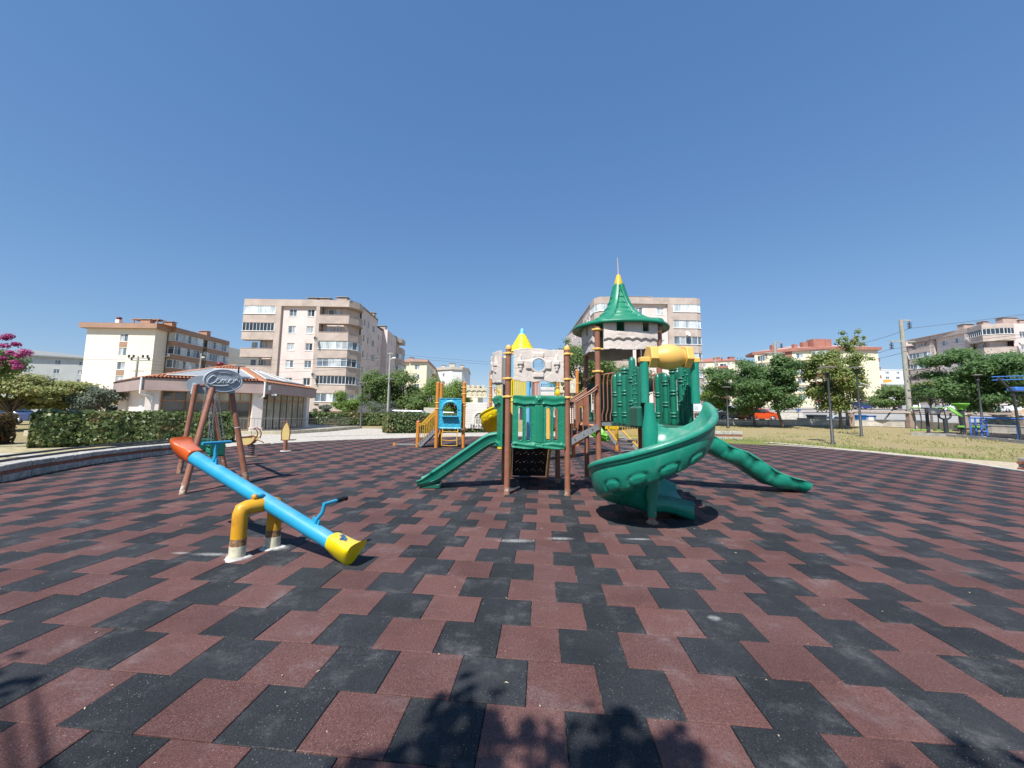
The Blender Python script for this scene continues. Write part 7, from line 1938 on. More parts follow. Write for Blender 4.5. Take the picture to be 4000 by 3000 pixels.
    for s in (-1, 1):
        w = MB(); w.box((L / 2 - 0.04, s * (W / 2 - 0.25), 0.72), (0.1, 0.36, 0.14)); w.build('headlight', MATS['white_paint'], rt)
        w = MB(); w.box((-L / 2 + 0.03, s * (W / 2 - 0.2), 0.82), (0.08, 0.3, 0.16)); w.build('tail_light', mat('tail_lamp_red', (0.35, 0.02, 0.02), 0.3), rt)
    w = MB(); w.box((-L / 2 - 0.005, 0, 0.55), (0.02, 0.5, 0.11)); w.build('number_plate', MATS['white_paint'], rt)
    return rt
def lp(px, py): p = land(px, py); return (p.x, p.y)
def ap(px, y): p = at(px, 1610, y); return (p.x, y)
PI = math.pi
car('grey sedan parked tail towards the lawn behind the boundary wall', ap(2862, 46), PI * 0.98, (0.22, 0.21, 0.195), z=1.12)
car('orange red hatchback parked behind the boundary wall beside the grey sedan', ap(2955, 45), PI * 0.03, (0.62, 0.075, 0.012), kind='hatch', L=4.0, z=1.10)
car('white car on the street above the orange hatchback', ap(2893, 66), 0.1, (0.75, 0.75, 0.74), kind='hatch', z=2.05)
car('dark car with only its roof showing left of the grey sedan', ap(2790, 52), 0.05, (0.03, 0.03, 0.035), z=terrain(*ap(2790, 52)) - 0.1)
car('red topped car behind the hedge by the concrete pole', ap(1540, 57), 0.02, (0.30, 0.03, 0.02), kind='hatch', z=0.12)
car('silver van behind the hedge at the stairs of the orange playset', ap(1612, 44), 0.0, (0.42, 0.43, 0.43), kind='van', H=1.72)
car('white car seen through the arch of the blue panel', ap(1757, 43), 0.0, (0.75, 0.75, 0.75), kind='hatch', H=1.62)
car('blue car at the left edge under the rust tinged tree', ap(42, 36), 0.15, (0.03, 0.05, 0.14), H=1.5)
car('dark blue car behind the left hedge between two trees', ap(262, 46), 0.1, (0.02, 0.03, 0.07))
c_ = lp(3706 + 18, 1608); car('white sedan on the far side of the street by the right pink block', c_, PI * 0.94, (0.78, 0.78, 0.78))
c_ = lp(3960, 1612); car('white coupe at the right edge below the pink block', c_, 0.0 + PI * 0.93, (0.78, 0.78, 0.78), H=1.4, L=4.7)
c_ = lp(3535, 1603); car('black pickup behind the big concrete pole', c_, PI * 0.05, (0.02, 0.02, 0.022), kind='van', H=1.6)
c_ = lp(3375, 1600); car('navy blue minibus behind the bus stop board', c_, PI * 0.05, (0.02, 0.035, 0.16), kind='van', H=1.9, L=4.8)
c_ = lp(3292, 1600); car('pale yellow car partly hidden by the plane tree', c_, PI * 0.05, (0.55, 0.45, 0.2), kind='hatch')
c_ = ap(3262, 47); car('silver car low behind the wall at the plane tree trunk', c_, 0.1, (0.40, 0.42, 0.43), z=terrain(*c_) - 0.75)
# light truck
p = lp(3606, 1613); rt = root('light_truck', (p[0], p[1], terrain(*p) + .04), 'white flatbed light truck beside the big concrete pole', 'truck'); rt.rotation_euler = (0, 0, PI * 0.95); OFF[rt.name] = V3()
m_ = MB(); m_.prism([(0.9, -.95), (2.6, -.95), (2.6, .95), (0.9, .95)], 0.5, 1.25); m_.prism([(0.95, -.9), (2.2, -.9), (2.2, .9), (0.95, .9)], 1.25, 2.05); m_.build('cab', MATS['white_paint'], rt, bevel=0.08)
m_ = MB(); m_.box((-1.1, 0, 0.95), (3.8, 1.95, 0.12)); m_.box((-1.1, .95, 1.2), (3.8, .06, .4)); m_.box((-1.1, -.95, 1.2), (3.8, .06, .4)); m_.box((-3.0, 0, 1.2), (.06, 1.9, .4)); m_.build('flatbed', MATS['alloy'], rt)
for s in (-1, 1):
    m_ = MB(); m_.box((1.7, s * .915, 1.62), (0.8, 0.03, 0.5)); m_.build('side_window', G_DARK, rt)
    for x in (1.75, -2.1): m_ = MB(); m_.lathe([(0.001, -.12), (.36, -.12), (.38, 0), (.36, .12), (.001, .12)], (x, s * .82, .38), 16, axis=(0, 1, 0)); m_.build('wheel', M_DARKM, rt)
# motorbikes
def bike(label, p, az):
    rt = root('motorbike', (p[0], p[1], terrain(*p) + .05), label, 'motorbike', 'motorbikes parked along the pavement'); rt.rotation_euler = (0, 0, az); OFF[rt.name] = V3()
    for x in (-.62, .62): m_ = MB(); m_.lathe([(.22, -.05), (.30, -.05), (.31, 0), (.30, .05), (.22, .05)], (x, 0, .31), 16, axis=(0, 1, 0)); m_.build('wheel', M_DARKM, rt)
    m_ = MB(); m_.tube(resample([(-.6, 0, .35), (-.3, 0, .6), (.2, 0, .55), (.45, 0, .8), (.62, 0, .35)], .1), .07, 8); m_.ball((.15, 0, .75), .2, 10, 6, sq=(1.4, .7, .8)); m_.build('body', M_DARKM, rt)
    m_ = MB(); m_.box((-.35, 0, .82), (.6, .24, .1), ch=.03); m_.build('saddle', M_DARKM, rt)
    m_ = MB(); m_.tube([(.38, -.32, 1.02), (.45, 0, .98), (.38, .32, 1.02)], .018, 6); m_.build('handlebar', MATS['alloy'], rt)
for lb, px, py in (('black motorbike in front of the red banded block', 3098, 1588), ('dark motorbike right of the bus stop', 3438, 1598), ('red motorbike between two dark ones right of the bus stop', 3452, 1599), ('dark motorbike beside the red one', 3470, 1599)): bike(lb, lp(px, py), 0.2 if px < 3200 else 1.1)

# ---- lamp posts
M_LAMPP = mat('anthracite_pole', (0.035, 0.037, 0.042), 0.5, 0.1, 5, dust=0.2)
def lamp(label, b, H_, solar=False, disc=0.42, group='disc topped park lamp posts', arm=True):
    rt = root('lamp_post', tuple(b), label, 'lamp post', group); x, y, z = b
    m_ = MB(); m_.tube([(x, y, z), (x, y, z + 0.06), (x, y, z + 0.08), (x, y, z + 1.7), (x, y, z + 1.72), (x, y, z + H_ - .55), (x, y, z + H_ - .35)], [.14, .14, .085, .075, .06, .05, .05], 14); m_.build('pole', M_LAMPP, rt)
    m_ = MB(); m_.lathe([(.05, -.5), (.10, -.48), (.11, -.36), (.07, -.3)], (x, y, z + H_), 12)
    for s in (-1, 1): m_.tube([(x + .06 * s, y, z + H_ - .4), (x + .20 * s, y, z + H_ - .1), (x + .26 * s, y, z + H_ - .02)], .018, 6)
    m_.build('bracket', M_LAMPP, rt)
    m_ = MB(); m_.lathe([(.001, -.03), (.10, -.04), (disc * .9, -.015), (disc, .0), (disc * .9, .02), (.001, .04)], (x, y, z + H_), 20); m_.build('disc_head', mat('lamp_disc', (0.30, 0.31, 0.32), 0.45), rt)
    if solar:
        m_ = MB(); m_.box((x + .5, y - .1, z + H_ - 1.25), (.45, .7, .04), R=Matrix.Rotation(.5, 3, 'Y') @ Matrix.Rotation(.3, 3, 'X')); m_.box((x + .2, y, z + H_ - 1.35), (.35, .06, .06)); m_.build('solar_panel', mat('panel_back', (0.55, 0.57, 0.58), 0.5), rt)
    return rt
b1 = land(3253, 1734); lamp('nearest black lamp post with a disc head at the kerb of the lawn', b1, up_to(b1, 1436) - b1.z, disc=.5)
b2 = land(3366, 1703); lamp('black lamp post with a small tilted solar panel on the dry lawn', b2, up_to(b2, 1436) - b2.z, solar=True, disc=.5)
b3 = land(2845, 1671); lamp('slim lamp post in front of the feathery tree and parked cars', b3, up_to(b3, 1512) - b3.z, disc=.45)
b4 = on(1409, 1652); b4 = V3((b4.x * .62, b4.y * .62, 0)); b4 = V3((at(1409, 1652, 38).x, 38, 0)); lamp('lamp post in front of the small round tree and hedge', b4, up_to(b4, 1495) , disc=.45)
b5 = V3((at(1518, 1652, 34).x, 34, 0)); lamp('lamp post standing just left of the concrete utility pole', b5, up_to(b5, 1481), disc=.45)
b6 = V3((at(919, 1600, 27.6).x, 27.6, 3.25)); 
rt = root('roof_lamp', tuple(b6), 'disc lamp on a short black stem at the eave of the pavilion roof', 'lamp'); m_ = MB(); x, y, z = b6; z1_ = up_to(V3((x, y, 0)), 1430)
m_.box((x, y, z + .25), (.3, .2, .5)); m_.tube([(x, y, z + .3), (x, y, z1_ - .02)], .05, 8); m_.build('stem', M_LAMPP, rt); m_ = MB(); m_.lathe([(.001, -.05), (.15, -.06), (.42, 0), (.40, .02), (.001, .04)], (x, y, z1_), 18); m_.build('disc_head', MATS['lamp_disc'], rt)
bl = land(3812, 1690); lamp('dark lamp pole rising through the acacia by the blue parallel bars', (at(3838, 1650, bl.y).x, bl.y, bl.z), 4.3, disc=.3)
br = land(3960, 1726)
bs = [V3(xy_ + (terrain(*xy_) - 0.1,)) for xy_ in [lp(3596, 1600)]]

# ---- utility poles and wires
M_POLE = mat('pole_concrete', (0.36, 0.35, 0.31), 0.9, 0.1, 2, dirt=(0.22, 0.2, 0.17))
M_INS = mat('insulator_dark', (0.03, 0.035, 0.045), 0.35)
def insul(mb, p, h=.5, r=.09):
    for k in range(4): mb.lathe([(.03, -.04), (r, -.05), (r * .8, 0), (.03, .02)], V3(p) + V3((0, 0, -h * (k + .5) / 4)), 8)
def pole(label, x, y, ztop, r0, r1, arms, cat='utility pole', z0=None, ins_up=False, street=False):
    z0 = terrain(x, y) - .2 if z0 is None else z0
    rt = root('utility_pole', (x, y, z0), label, cat)
    m_ = MB(); m_.tube([(x, y, z0), (x, y, ztop)], [r0, r1], 12); m_.build('pole', M_POLE, rt)
    for (dx0, dx1, dz, ins) in arms:
        m_ = MB(); m_.bar((x + dx0, y, ztop + dz), (x + dx1, y, ztop + dz), .10, .12); am = m_.build('crossarm', M_POLE, rt)
        for d_, up_ in ins:
            m_ = MB(); 
            if up_: 
                for k in range(2): m_.ball((x + d_, y, ztop + dz + .2 + k * .14), .13, 8, 6)
            else: m_.tube([(x + d_, y, ztop + dz - .05), (x + d_, y, ztop + dz - .75)], .03, 6); insul(m_, (x + d_, y, ztop + dz - .15), .6, .17)
            m_.build('insulator', M_INS, am)
    if street:
        m_ = MB(); m_.tube([(x, y, ztop - .8), (x + .35, y - .2, ztop - .6)], .04, 6); m_.ball((x + .5, y - .25, ztop - .65), .2, 10, 6, sq=(1.2, .8, .6)); m_.build('street_light', MATS['white_paint'], rt)
    return rt
def P_(px, py, y): v = at(px, py, y); return v
a = P_(540, 1392, 52); pole('utility pole crowded with dark insulators in front of the cream block', a.x, a.y, a.z, .18, .12, [(-1.3, 1.3, -.25, ((-1.2, 1), (-.6, 1), (.6, 1), (1.2, 1))), (-.9, 1.5, -.55, ((-.8, 1), (1.4, 1))), (-.5, .9, -1.9, ()), (-.5, .9, -2.7, ())])
a2 = P_(787, 1380, 60); pole('pale slim pole with a white street light right of the cream block', a2.x, a2.y, a2.z, .16, .10, [], street=True)
a3 = P_(1525, 1377, 44); pole('straight concrete pole with a street light near the hedge', a3.x, a3.y, a3.z, .125, .085, [(-.3, .3, -.1, ())], street=True)
a4 = P_(3549, 1247, 40); b4_ = land(3592, 1668); pole('big concrete pole with hanging black insulators at the right', b4_.x * .98, b4_.y, a4.z * b4_.y / 40 , .22, .165, [(-.1, .85, 0, ((.75, 0),)), (-1.2, 1.1, -2.0, ((-1.1, 0), (1.0, 0))), (-.2, .8, -4.6, ()), (-.2, .8, -5.2, ())])
a5 = P_(3026, 1337, 52); b5_ = land(3059, 1657); pole('concrete pole rising from the dark feathery trees', at(3026, 1337, 52).x, 52, a5.z, .2, .15, [(-.1, 1.0, 0, ((.85, 0),)), (-1.3, 1.2, -1.4, ((-1.2, 0), (1.1, 0)))])
a6 = P_(2793, 1393, 85); pole('far concrete pole left of the feathery trees', a6.x, a6.y, a6.z, .22, .16, [(-.1, 1.6, 0, ((1.4, 0),)), (-1.8, 1.8, -3.0, ((-1.6, 0), (1.6, 0)))])
WN = []
M_WIRE = mat('wire', (0.10, 0.10, 0.11), 0.6)
def wire(label, p, q_, sag=.8, r=.012):
    p, q_ = V3(p), V3(q_); rt = []
    m_ = MB(); m_.tube([p.lerp(q_, t) - V3((0, 0, sag * 4 * t * (1 - t))) for t in [k / 14 for k in range(15)]], r, 5); o = m_.build('overhead_wire', M_WIRE)
    WN.append(o); tag(o, label, 'wire', 'overhead wires')
LW = 'dark overhead wire strung between the concrete poles at the right'
bt = V3((b4_.x * .98, b4_.y, a4.z * b4_.y / 40))
for dz, dx, nm in ((-.75, .75, 'top'), (-2.7, -1.1, 'left arm of the'), (-2.7, 1.0, 'right arm of the')):
    wire('dark wire from the %s big right pole towards the treetop pole' % nm, bt + V3((dx, 0, dz)), at(3026, 1337, 52) + V3((dx, 0, dz * .8)), 1.0, .017)
    wire('dark wire from the %s big right pole out at the right edge' % nm, bt + V3((dx, 0, dz)), bt + V3((dx + 34, -14, dz + 6)), .8, .017)
    wire('dark wire to the far pole from the %s treetop pole' % nm.replace('top', 'top of the'), at(3026, 1337, 52) + V3((dx, 0, dz * .8)), a6 + V3((dx, 0, dz)), 1.2, .02)
for k, (dz, nm) in enumerate(((-.1, 'topmost'), (-.5, 'second'), (-1.3, 'third'), (-2.1, 'lowest'))):
    wire('%s pale wire running left from the street light pole past the pink block' % nm, a3 + V3((0, 0, dz)), a2 + V3((0, 0, dz * 1.6 - .2)), .7, .016)
    wire('%s pale wire crossing from the cream gable to the slim pole' % nm, a + V3((1.2, 0, -.4 + dz)), a2 + V3((0, 0, -.5 + dz)), .5, .014)
for dz, nm in ((-.1, 'upper'), (-.4, 'lower')): wire('%s thin pale wire running right from the street light pole' % nm, a3 + V3((0, 0, dz)), at(2400, 1420, 60) + V3((0, 0, dz)), .5, .012)

# ---- bins, sign, bus stop
def simple(name, label, cat, fn, m, loc, group=None, bevel=.02):
    rt = root(name, loc, label, cat, group); fn(rt); return rt
p = ap(3175, 44); z = terrain(*p) - .35
def bin_(rt, p, z, W_, D_, H_, m, lid, wheels=True):
    m_ = MB(); m_.prism([(p[0] - W_ / 2 * .92, p[1] - D_ / 2), (p[0] + W_ / 2 * .92, p[1] - D_ / 2), (p[0] + W_ / 2 * .92, p[1] + D_ / 2), (p[0] - W_ / 2 * .92, p[1] + D_ / 2)], z + .12, z + H_ * .85); m_.build('body', m, rt, bevel=.02)
    m_ = MB(); m_.box((p[0], p[1], z + H_ * .9), (W_, D_ + .08, H_ * .12), ch=.02); m_.build('lid', lid, rt)
    for s in (-1, 1): m_ = MB(); m_.lathe([(.001, -.03), (.09, -.03), (.09, .03), (.001, .03)], (p[0] + s * W_ * .38, p[1] - D_ / 2 + .05, z + .09), 10, axis=(0, 1, 0)); m_.build('wheel', M_DARKM, rt)
M_BIN = mat('charcoal_bin', (0.03, 0.035, 0.04), .5); M_BBIN = mat('blue_bin', (0.01, 0.10, 0.32), .45)
rt = root('rubbish_container', (p[0], p[1], z), 'charcoal rubbish container behind the boundary wall', 'bin'); bin_(rt, (p[0] + .35, p[1]), z, 1.5, 1.0, 1.35, M_BIN, M_BIN)
rt = root('rubbish_container', (p[0] - 1.1, p[1], z), 'lower charcoal container left of the taller one', 'bin'); bin_(rt, (p[0] - .9, p[1] - .1), z, 1.2, 1.0, .95, M_BIN, M_BIN)
p = ap(3352, 42); z = terrain(*p) - .15
rt = root('recycling_bin', (p[0], p[1], z), 'blue recycling bin behind the lawn parapet', 'bin'); bin_(rt, p, z, .95, .8, 1.15, M_BBIN, M_BBIN)
p2_ = (p[0] + 1.1, p[1] + .05); rt = root('recycling_bin', (p2_[0], p2_[1], z), 'white recycling bin right of the blue one', 'bin'); bin_(rt, p2_, z, .8, .8, 1.1, MATS['white_paint'], M_BBIN)
p = ap(3120, 48); rt = root('blue_sign', (p[0], p[1], terrain(*p)), 'small blue plate on top of the low pale wall', 'sign')
m_ = MB(); m_.box((p[0], p[1], terrain(*p) + 1.35), (.5, .06, .2)); m_.build('plate', M_BBIN, rt)
m_ = MB(); m_.tube([(p[0], p[1] + .05, terrain(*p)), (p[0], p[1] + .05, terrain(*p) + 1.3)], .03, 6); m_.build('stem', M_STEEL, rt)
# low pale retaining wall behind the parked cars
rw = densify([xy(land(2700, 1640)), xy(land(2760, 1640)), xy(land(2990, 1640))], 3)
a_, b_ = ap(2985, 49), ap(3135, 48)
rt = root('low_wall', (a_[0], a_[1], terrain(*a_)), 'plain pale wall right of the parked cars below the street', 'wall')
m_ = MB(); m_.prism([a_, b_, (b_[0], b_[1] + .3), (a_[0], a_[1] + .3)], terrain(*a_) - .3, terrain(*a_) + 1.15); m_.build('body', M_CONC, rt); m_ = MB(); m_.prism([(a_[0], a_[1] - .06), (b_[0] + .05, b_[1] - .06), (b_[0] + .05, b_[1] + .36), (a_[0], a_[1] + .36)], terrain(*a_) + 1.15, terrain(*a_) + 1.22); m_.build('coping', M_CONC, rt)
a_, b_ = ap(2725, 56), ap(2880, 54)
rt = root('low_wall', (a_[0], a_[1], terrain(*a_)), 'shaded wall behind the grey sedan under the trees', 'wall')
m_ = MB(); m_.prism([a_, b_, (b_[0], b_[1] + .3), (a_[0], a_[1] + .3)], terrain(*a_) - .3, terrain(*a_) + .9); m_.build('body', M_SPLIT, rt)
a_, b_ = ap(1655, 47), ap(1712, 47)
rt = root('low_wall', (a_[0], a_[1], 0), 'beige wall beside the silver van', 'wall')
m_ = MB(); m_.prism([a_, b_, (b_[0], b_[1] + .3), (a_[0], a_[1] + .3)], 0, 2.1); m_.build('body', M_CONC, rt)
# white street sign with a blue board
p = lp(3077, 1597); z = terrain(*p); rt = root('street_sign', (p[0], p[1], z), 'white square sign on a pole beside the red banded block', 'sign')
m_ = MB(); m_.tube([(p[0], p[1], z), (p[0], p[1], z + 3.0)], .05, 6); m_.build('stem', M_STEEL, rt); m_ = MB(); m_.box((p[0], p[1] - .06, z + 3.1), (.9, .05, 1.0)); m_.build('plate', MATS['white_paint'], rt)
p = lp(3372, 1597); z = terrain(*p); rt = root('advertising_board', (p[0], p[1], z), 'dark framed bus stop poster board with a magenta panel', 'poster board')
m_ = MB(); m_.box((p[0], p[1], z + 1.55), (1.9, .25, 3.0)); m_.build('case', M_DARKM, rt, bevel=.03); m_ = MB(); m_.box((p[0] + .15, p[1] - .14, z + 1.5), (1.3, .03, 2.0)); m_.build('poster', mat('magenta_poster', (0.30, 0.06, 0.13), .5, .3, 3), rt)
m_ = MB(); m_.box((p[0] - .6, p[1] - .14, z + 1.5), (.2, .03, 2.4)); m_.build('side_strip', MATS['white_paint'], rt)
p = lp(3350, 1598); z = terrain(*p); rt = root('crossing_sign', (p[0], p[1], z), 'blue square pedestrian sign on a pole by the bus stop', 'sign')
m_ = MB(); m_.tube([(p[0], p[1], z), (p[0], p[1], z + 3.2)], .05, 6); m_.build('stem', M_STEEL, rt)
m_ = MB(); m_.box((p[0], p[1] - .06, z + 3.4), (1.1, .05, 1.1)); pl0 = m_.build('plate', M_BBIN, rt)
m_ = MB(); m_.extr([(-.35, -.3), (.35, -.3), (0, .35)], (p[0], p[1] - .09, z + 3.4), (1, 0, 0), (0, 0, 1), (0, -1, 0), .01); m_.build('triangle', MATS['white_paint'], pl0)
# person waiting at the bus stop
def person(label, p, z, H_=1.72, shirt=(.03, .03, .03), pants=(.02, .02, .03)):
    me = bpy.data.meshes.new('person'); s = H_ / 1.72
    J = [(0, 0, .95), (0, 0, 1.15), (0, .01, 1.40), (0, 0, 1.50), (0, -.01, 1.58), (0, -.01, 1.70), (-.10, 0, .90), (-.12, -.08, .50), (-.13, .02, .07), (-.13, -.12, .03), (.10, 0, .90), (.13, .10, .50), (.14, .16, .08), (.14, .03, .03), (-.19, 0, 1.40), (-.24, .02, 1.13), (-.22, -.10, .90), (.19, 0, 1.40), (.25, .02, 1.13), (.22, -.16, .98)]
    E_ = [(0, 1), (1, 2), (2, 3), (3, 4), (4, 5), (0, 6), (6, 7), (7, 8), (8, 9), (0, 10), (10, 11), (11, 12), (12, 13), (2, 14), (14, 15), (15, 16), (2, 17), (17, 18), (18, 19)]
    R_ = [.15, .14, .15, .06, .09, .10, .10, .065, .045, .04, .10, .065, .045, .04, .06, .045, .035, .06, .045, .035]
    me.from_pydata([(x * s, y * s, q_ * s) for x, y, q_ in J], E_, []); me.materials.append(mat('dark_clothes', shirt, .9))
    o = bpy.data.objects.new('person', me); COL.objects.link(o); o.location = (p[0], p[1], z)
    k = o.modifiers.new('skin', 'SKIN'); 
    for i, v in enumerate(me.skin_vertices[0].data if me.skin_vertices else []): v.radius = (R_[i] * s, R_[i] * s * .8)
    if not me.skin_vertices:
        pass
    me.skin_vertices[0].data[0].use_root = True
    o.modifiers.new('sub', 'SUBSURF').levels = 1
    tag(o, label, 'person'); OFF[o.name] = V3((p[0], p[1], z))
    m_ = MB(); m_.ball((p[0], p[1] - .01, z + 1.66 * s), .105 * s, 12, 8, sq=(.85, .95, 1.1)); m_.build('head', mat('skin', (.35, .2, .14), .6), o)
    m_ = MB(); m_.ball((p[0], p[1] + .02, z + 1.70 * s), .11 * s, 12, 8, sq=(.9, 1, 1)); m_.build('hair', MATS['dark_metal'], o)
    return o
p = lp(3343, 1599)
person('person in dark clothes standing left of the bus stop board', p, terrain(*p) + .16)

# ---- exercise yard
kb = line_land([(3560, 1697), (3700, 1703), (3850, 1716), (4060, 1737)]); kt = line_land([(3560, 1692), (3700, 1690), (3850, 1692), (4060, 1700)])
kb, kt = densify(kb, 1.2), densify(kt, 1.2); nmin = 18
def rs(L_, n): 
    return [L_[min(len(L_) - 1, round(i * (len(L_) - 1) / (n - 1)))] for i in range(n)]
strip('exercise_yard', rs(kb, nmin), rs(kt, nmin), mat('dark_rubber_yard', (0.05, 0.045, 0.048), .9, .2, 3), 0.03, 5)
rt = root('yard_kerb', (kb[0][0], kb[0][1], terrain(*kb[0])), 'grey kerb round the dark exercise yard on the lawn', 'kerb')
for a_, b_ in zip(kb, kb[1:]):
    m_ = MB(); L = math.dist(a_, b_); m_.box(((a_[0] + b_[0]) / 2, (a_[1] + b_[1]) / 2, (terrain(*a_) + terrain(*b_)) / 2 + .04), (L - .02, .16, .22), math.atan2(b_[1] - a_[1], b_[0] - a_[0])); m_.build('kerb_stone', M_GCONC, rt)
M_GYMD = mat('graphite_gym', (0.04, 0.045, 0.05), .45); M_GYMG = plastic('gym_lime', (0.16, 0.42, 0.05)); M_GYMB = mat('gym_blue', (0.05, 0.16, 0.50), .4)
def gp(px, py): return land(px, py)
# glider walker
b = gp(3628, 1695); rt = root('exercise_machine', tuple(b), 'green and graphite walking machine with four swing arms', 'exercise machine')
m_ = MB(); m_.tube([b, b + V3((0, 0, 1.9))], .10, 12); m_.tube([b + V3((-1.1, 0, 1.85)), b + V3((1.3, 0, 1.85))], .045, 8); m_.build('column', M_GYMD, rt)
for dx in (-1.05, -.6, .65, 1.2):
    m_ = MB(); m_.tube(resample([b + V3((dx, -.1, .3)), b + V3((dx + .05, -.1, 1.2)), b + V3((dx - .05, -.1, 1.85)), b + V3((dx - .05, -.1, 2.5)), b + V3((dx - .3, -.1, 2.55))], .2), .035, 8); a0 = m_.build('swing_arm', M_GYMD, rt)
    m_ = MB(); m_.box(b + V3((dx, -.1, .28)), (.55, .28, .08), ch=.02); m_.build('footplate', M_GYMG, a0)
    m_ = MB(); m_.ball(b + V3((dx - .05, -.1, 1.87)), .09, 10, 6); m_.build('joint_cap', M_GYMG, a0)
# twisting wheel machine
b = gp(3698, 1697); rt = root('exercise_machine', tuple(b), 'machine with lime shoulder wheels on a graphite column', 'exercise machine')
m_ = MB(); m_.tube([b, b + V3((0, 0, 1.15))], .13, 12); m_.tube(resample([b + V3((-.42, 0, 1.5)), b + V3((-.38, 0, 1.2)), b + V3((0, 0, 1.05)), b + V3((.38, 0, 1.2)), b + V3((.42, 0, 1.5))], .1), .06, 8); m_.build('column', M_GYMD, rt)
m_ = MB(); m_.lathe([(.2, -.01), (.2, .04), (.001, .06)], b, 12); m_.lathe([(.5, 0), (.48, .03), (.001, .05)], b + V3((0, 0, .01)), 16); m_.build('base', M_CONC, rt)
for s, m2 in ((-1, M_GYMD), (1, M_GYMG)):
    m_ = MB(); m_.lathe([(.001, -.03), (.40 + .08 * s, -.05), (.44 + .08 * s, 0), (.40 + .08 * s, .05), (.001, .07)], b + V3((s * .75, 0, 1.62)), 22, axis=(.35 * s, -.6, .6)); m_.build('wheel_disc', m2, rt)
b = gp(3764, 1693); rt = root('exercise_machine', tuple(b), 'graphite post with a flared lime top', 'exercise machine')
m_ = MB(); m_.tube([b, b + V3((0, 0, 1.75))], .16, 12); m_.build('column', M_GYMD, rt); m_ = MB(); m_.prism([(b.x - .2, b.y - .2), (b.x + .2, b.y - .2), (b.x + .2, b.y + .2), (b.x - .2, b.y + .2)], b.z + 1.72, b.z + 1.8); m_.lathe([(.18, 1.7), (.62, 2.12), (.62, 2.18), (.001, 2.16)], b, 4); m_.build('flared_top', M_GYMG, rt)
b = gp(3800, 1695); rt = root('exercise_machine', tuple(b), 'low rowing machine with lime seat between two columns', 'exercise machine')
m_ = MB(); m_.tube([b + V3((-1, 0, .35)), b + V3((1.0, 0, .35))], .06, 8); m_.tube([b, b + V3((0, 0, .4))], .1, 8); m_.tube([b + V3((.5, 0, .35)), b + V3((.75, 0, .9))], .04, 8); m_.build('frame', M_GYMD, rt)
for dx in (-.9, .2): m_ = MB(); m_.box(b + V3((dx, 0, .5)), (.45, .35, .14), ch=.03); m_.build('seat', M_GYMG, rt)
b0, b1_ = gp(3838, 1712), gp(4030, 1722); rt = root('parallel_bars', tuple(b0), 'bright blue parallel bars at the right edge of the exercise yard', 'parallel bars')
for dy in (0, .6):
    m_ = MB(); m_.tube([b0 + V3((0, dy, 1.28)), b1_ + V3((0, dy, 1.28))], .045, 8); m_.build('bar', M_GYMB, rt)
for p in (b0, b0 + V3((.35, 0, 0)), b1_):
    for dy in (0, .6): m_ = MB(); m_.tube([p + V3((0, dy, 0)), p + V3((0, dy, 1.28))], .045, 8); m_.build('leg', M_GYMB, rt)
for z_ in (.4, .75, 1.05): m_ = MB(); m_.tube([b0 + V3((0, 0, z_)), b0 + V3((.35, 0, z_))], .035, 8); m_.build('cross_tie', M_GYMB, rt)
b = gp(3988, 1724); rt = root('pull_up_frame', tuple(b), 'tall dark frame with blue pull up rails at the right edge', 'pull up frame')
m_ = MB(); m_.tube([b, b + V3((-.1, 0, 2.9)), b + V3((-.9, 0, 3.7))], .065, 10); m_.tube([b + V3((-.2, 0, 2.7)), b + V3((2, 0, 2.7))], .06, 10); m_.build('frame', M_GYMD, rt)
for z_ in (3.7, 3.9): m_ = MB(); m_.tube([b + V3((-.9, .3, z_ - .1)), b + V3((1.5, .3, z_))], .03, 8); m_.build('rail', M_GYMB, rt)
m_ = MB(); m_.box(b + V3((.4, 0, 3.05)), (1.2, .5, .25), ch=.04); m_.build('blue_box', M_GYMB, rt)
# heap of earth by the street
b = V3((*ap(4010, 40), 0)); rt = MB(); vs = []
hN = 26
for i in range(hN):
    for j in range(hN):
        u, v = i / (hN - 1) * 2 - 1, j / (hN - 1) * 2 - 1; r_ = math.hypot(u, v); hgt = max(0, 1 - r_) ** .8 * 1.6
        x, y = b.x + u * 4.2, b.y + v * 2.4; vs.append((x, y, terrain(x, y) - .1 + hgt * (1 + .25 * noise.noise(V3((x * .9, y * .9, 0)))) + .2 * noise.noise(V3((x * 2, y * 2, 4))) * (hgt > 0)))
rt.add(vs, [(i * hN + j, (i + 1) * hN + j, (i + 1) * hN + j + 1, i * hN + j + 1) for i in range(hN - 1) for j in range(hN - 1)], 0, True)
tag(rt.build('earth_heap', mat('dug_earth', (0.36, 0.27, 0.17), .95, .25, 3, bump=.8, bscale=9)), 'heap of dug sandy earth beside the street behind the blue bars', 'earth heap')

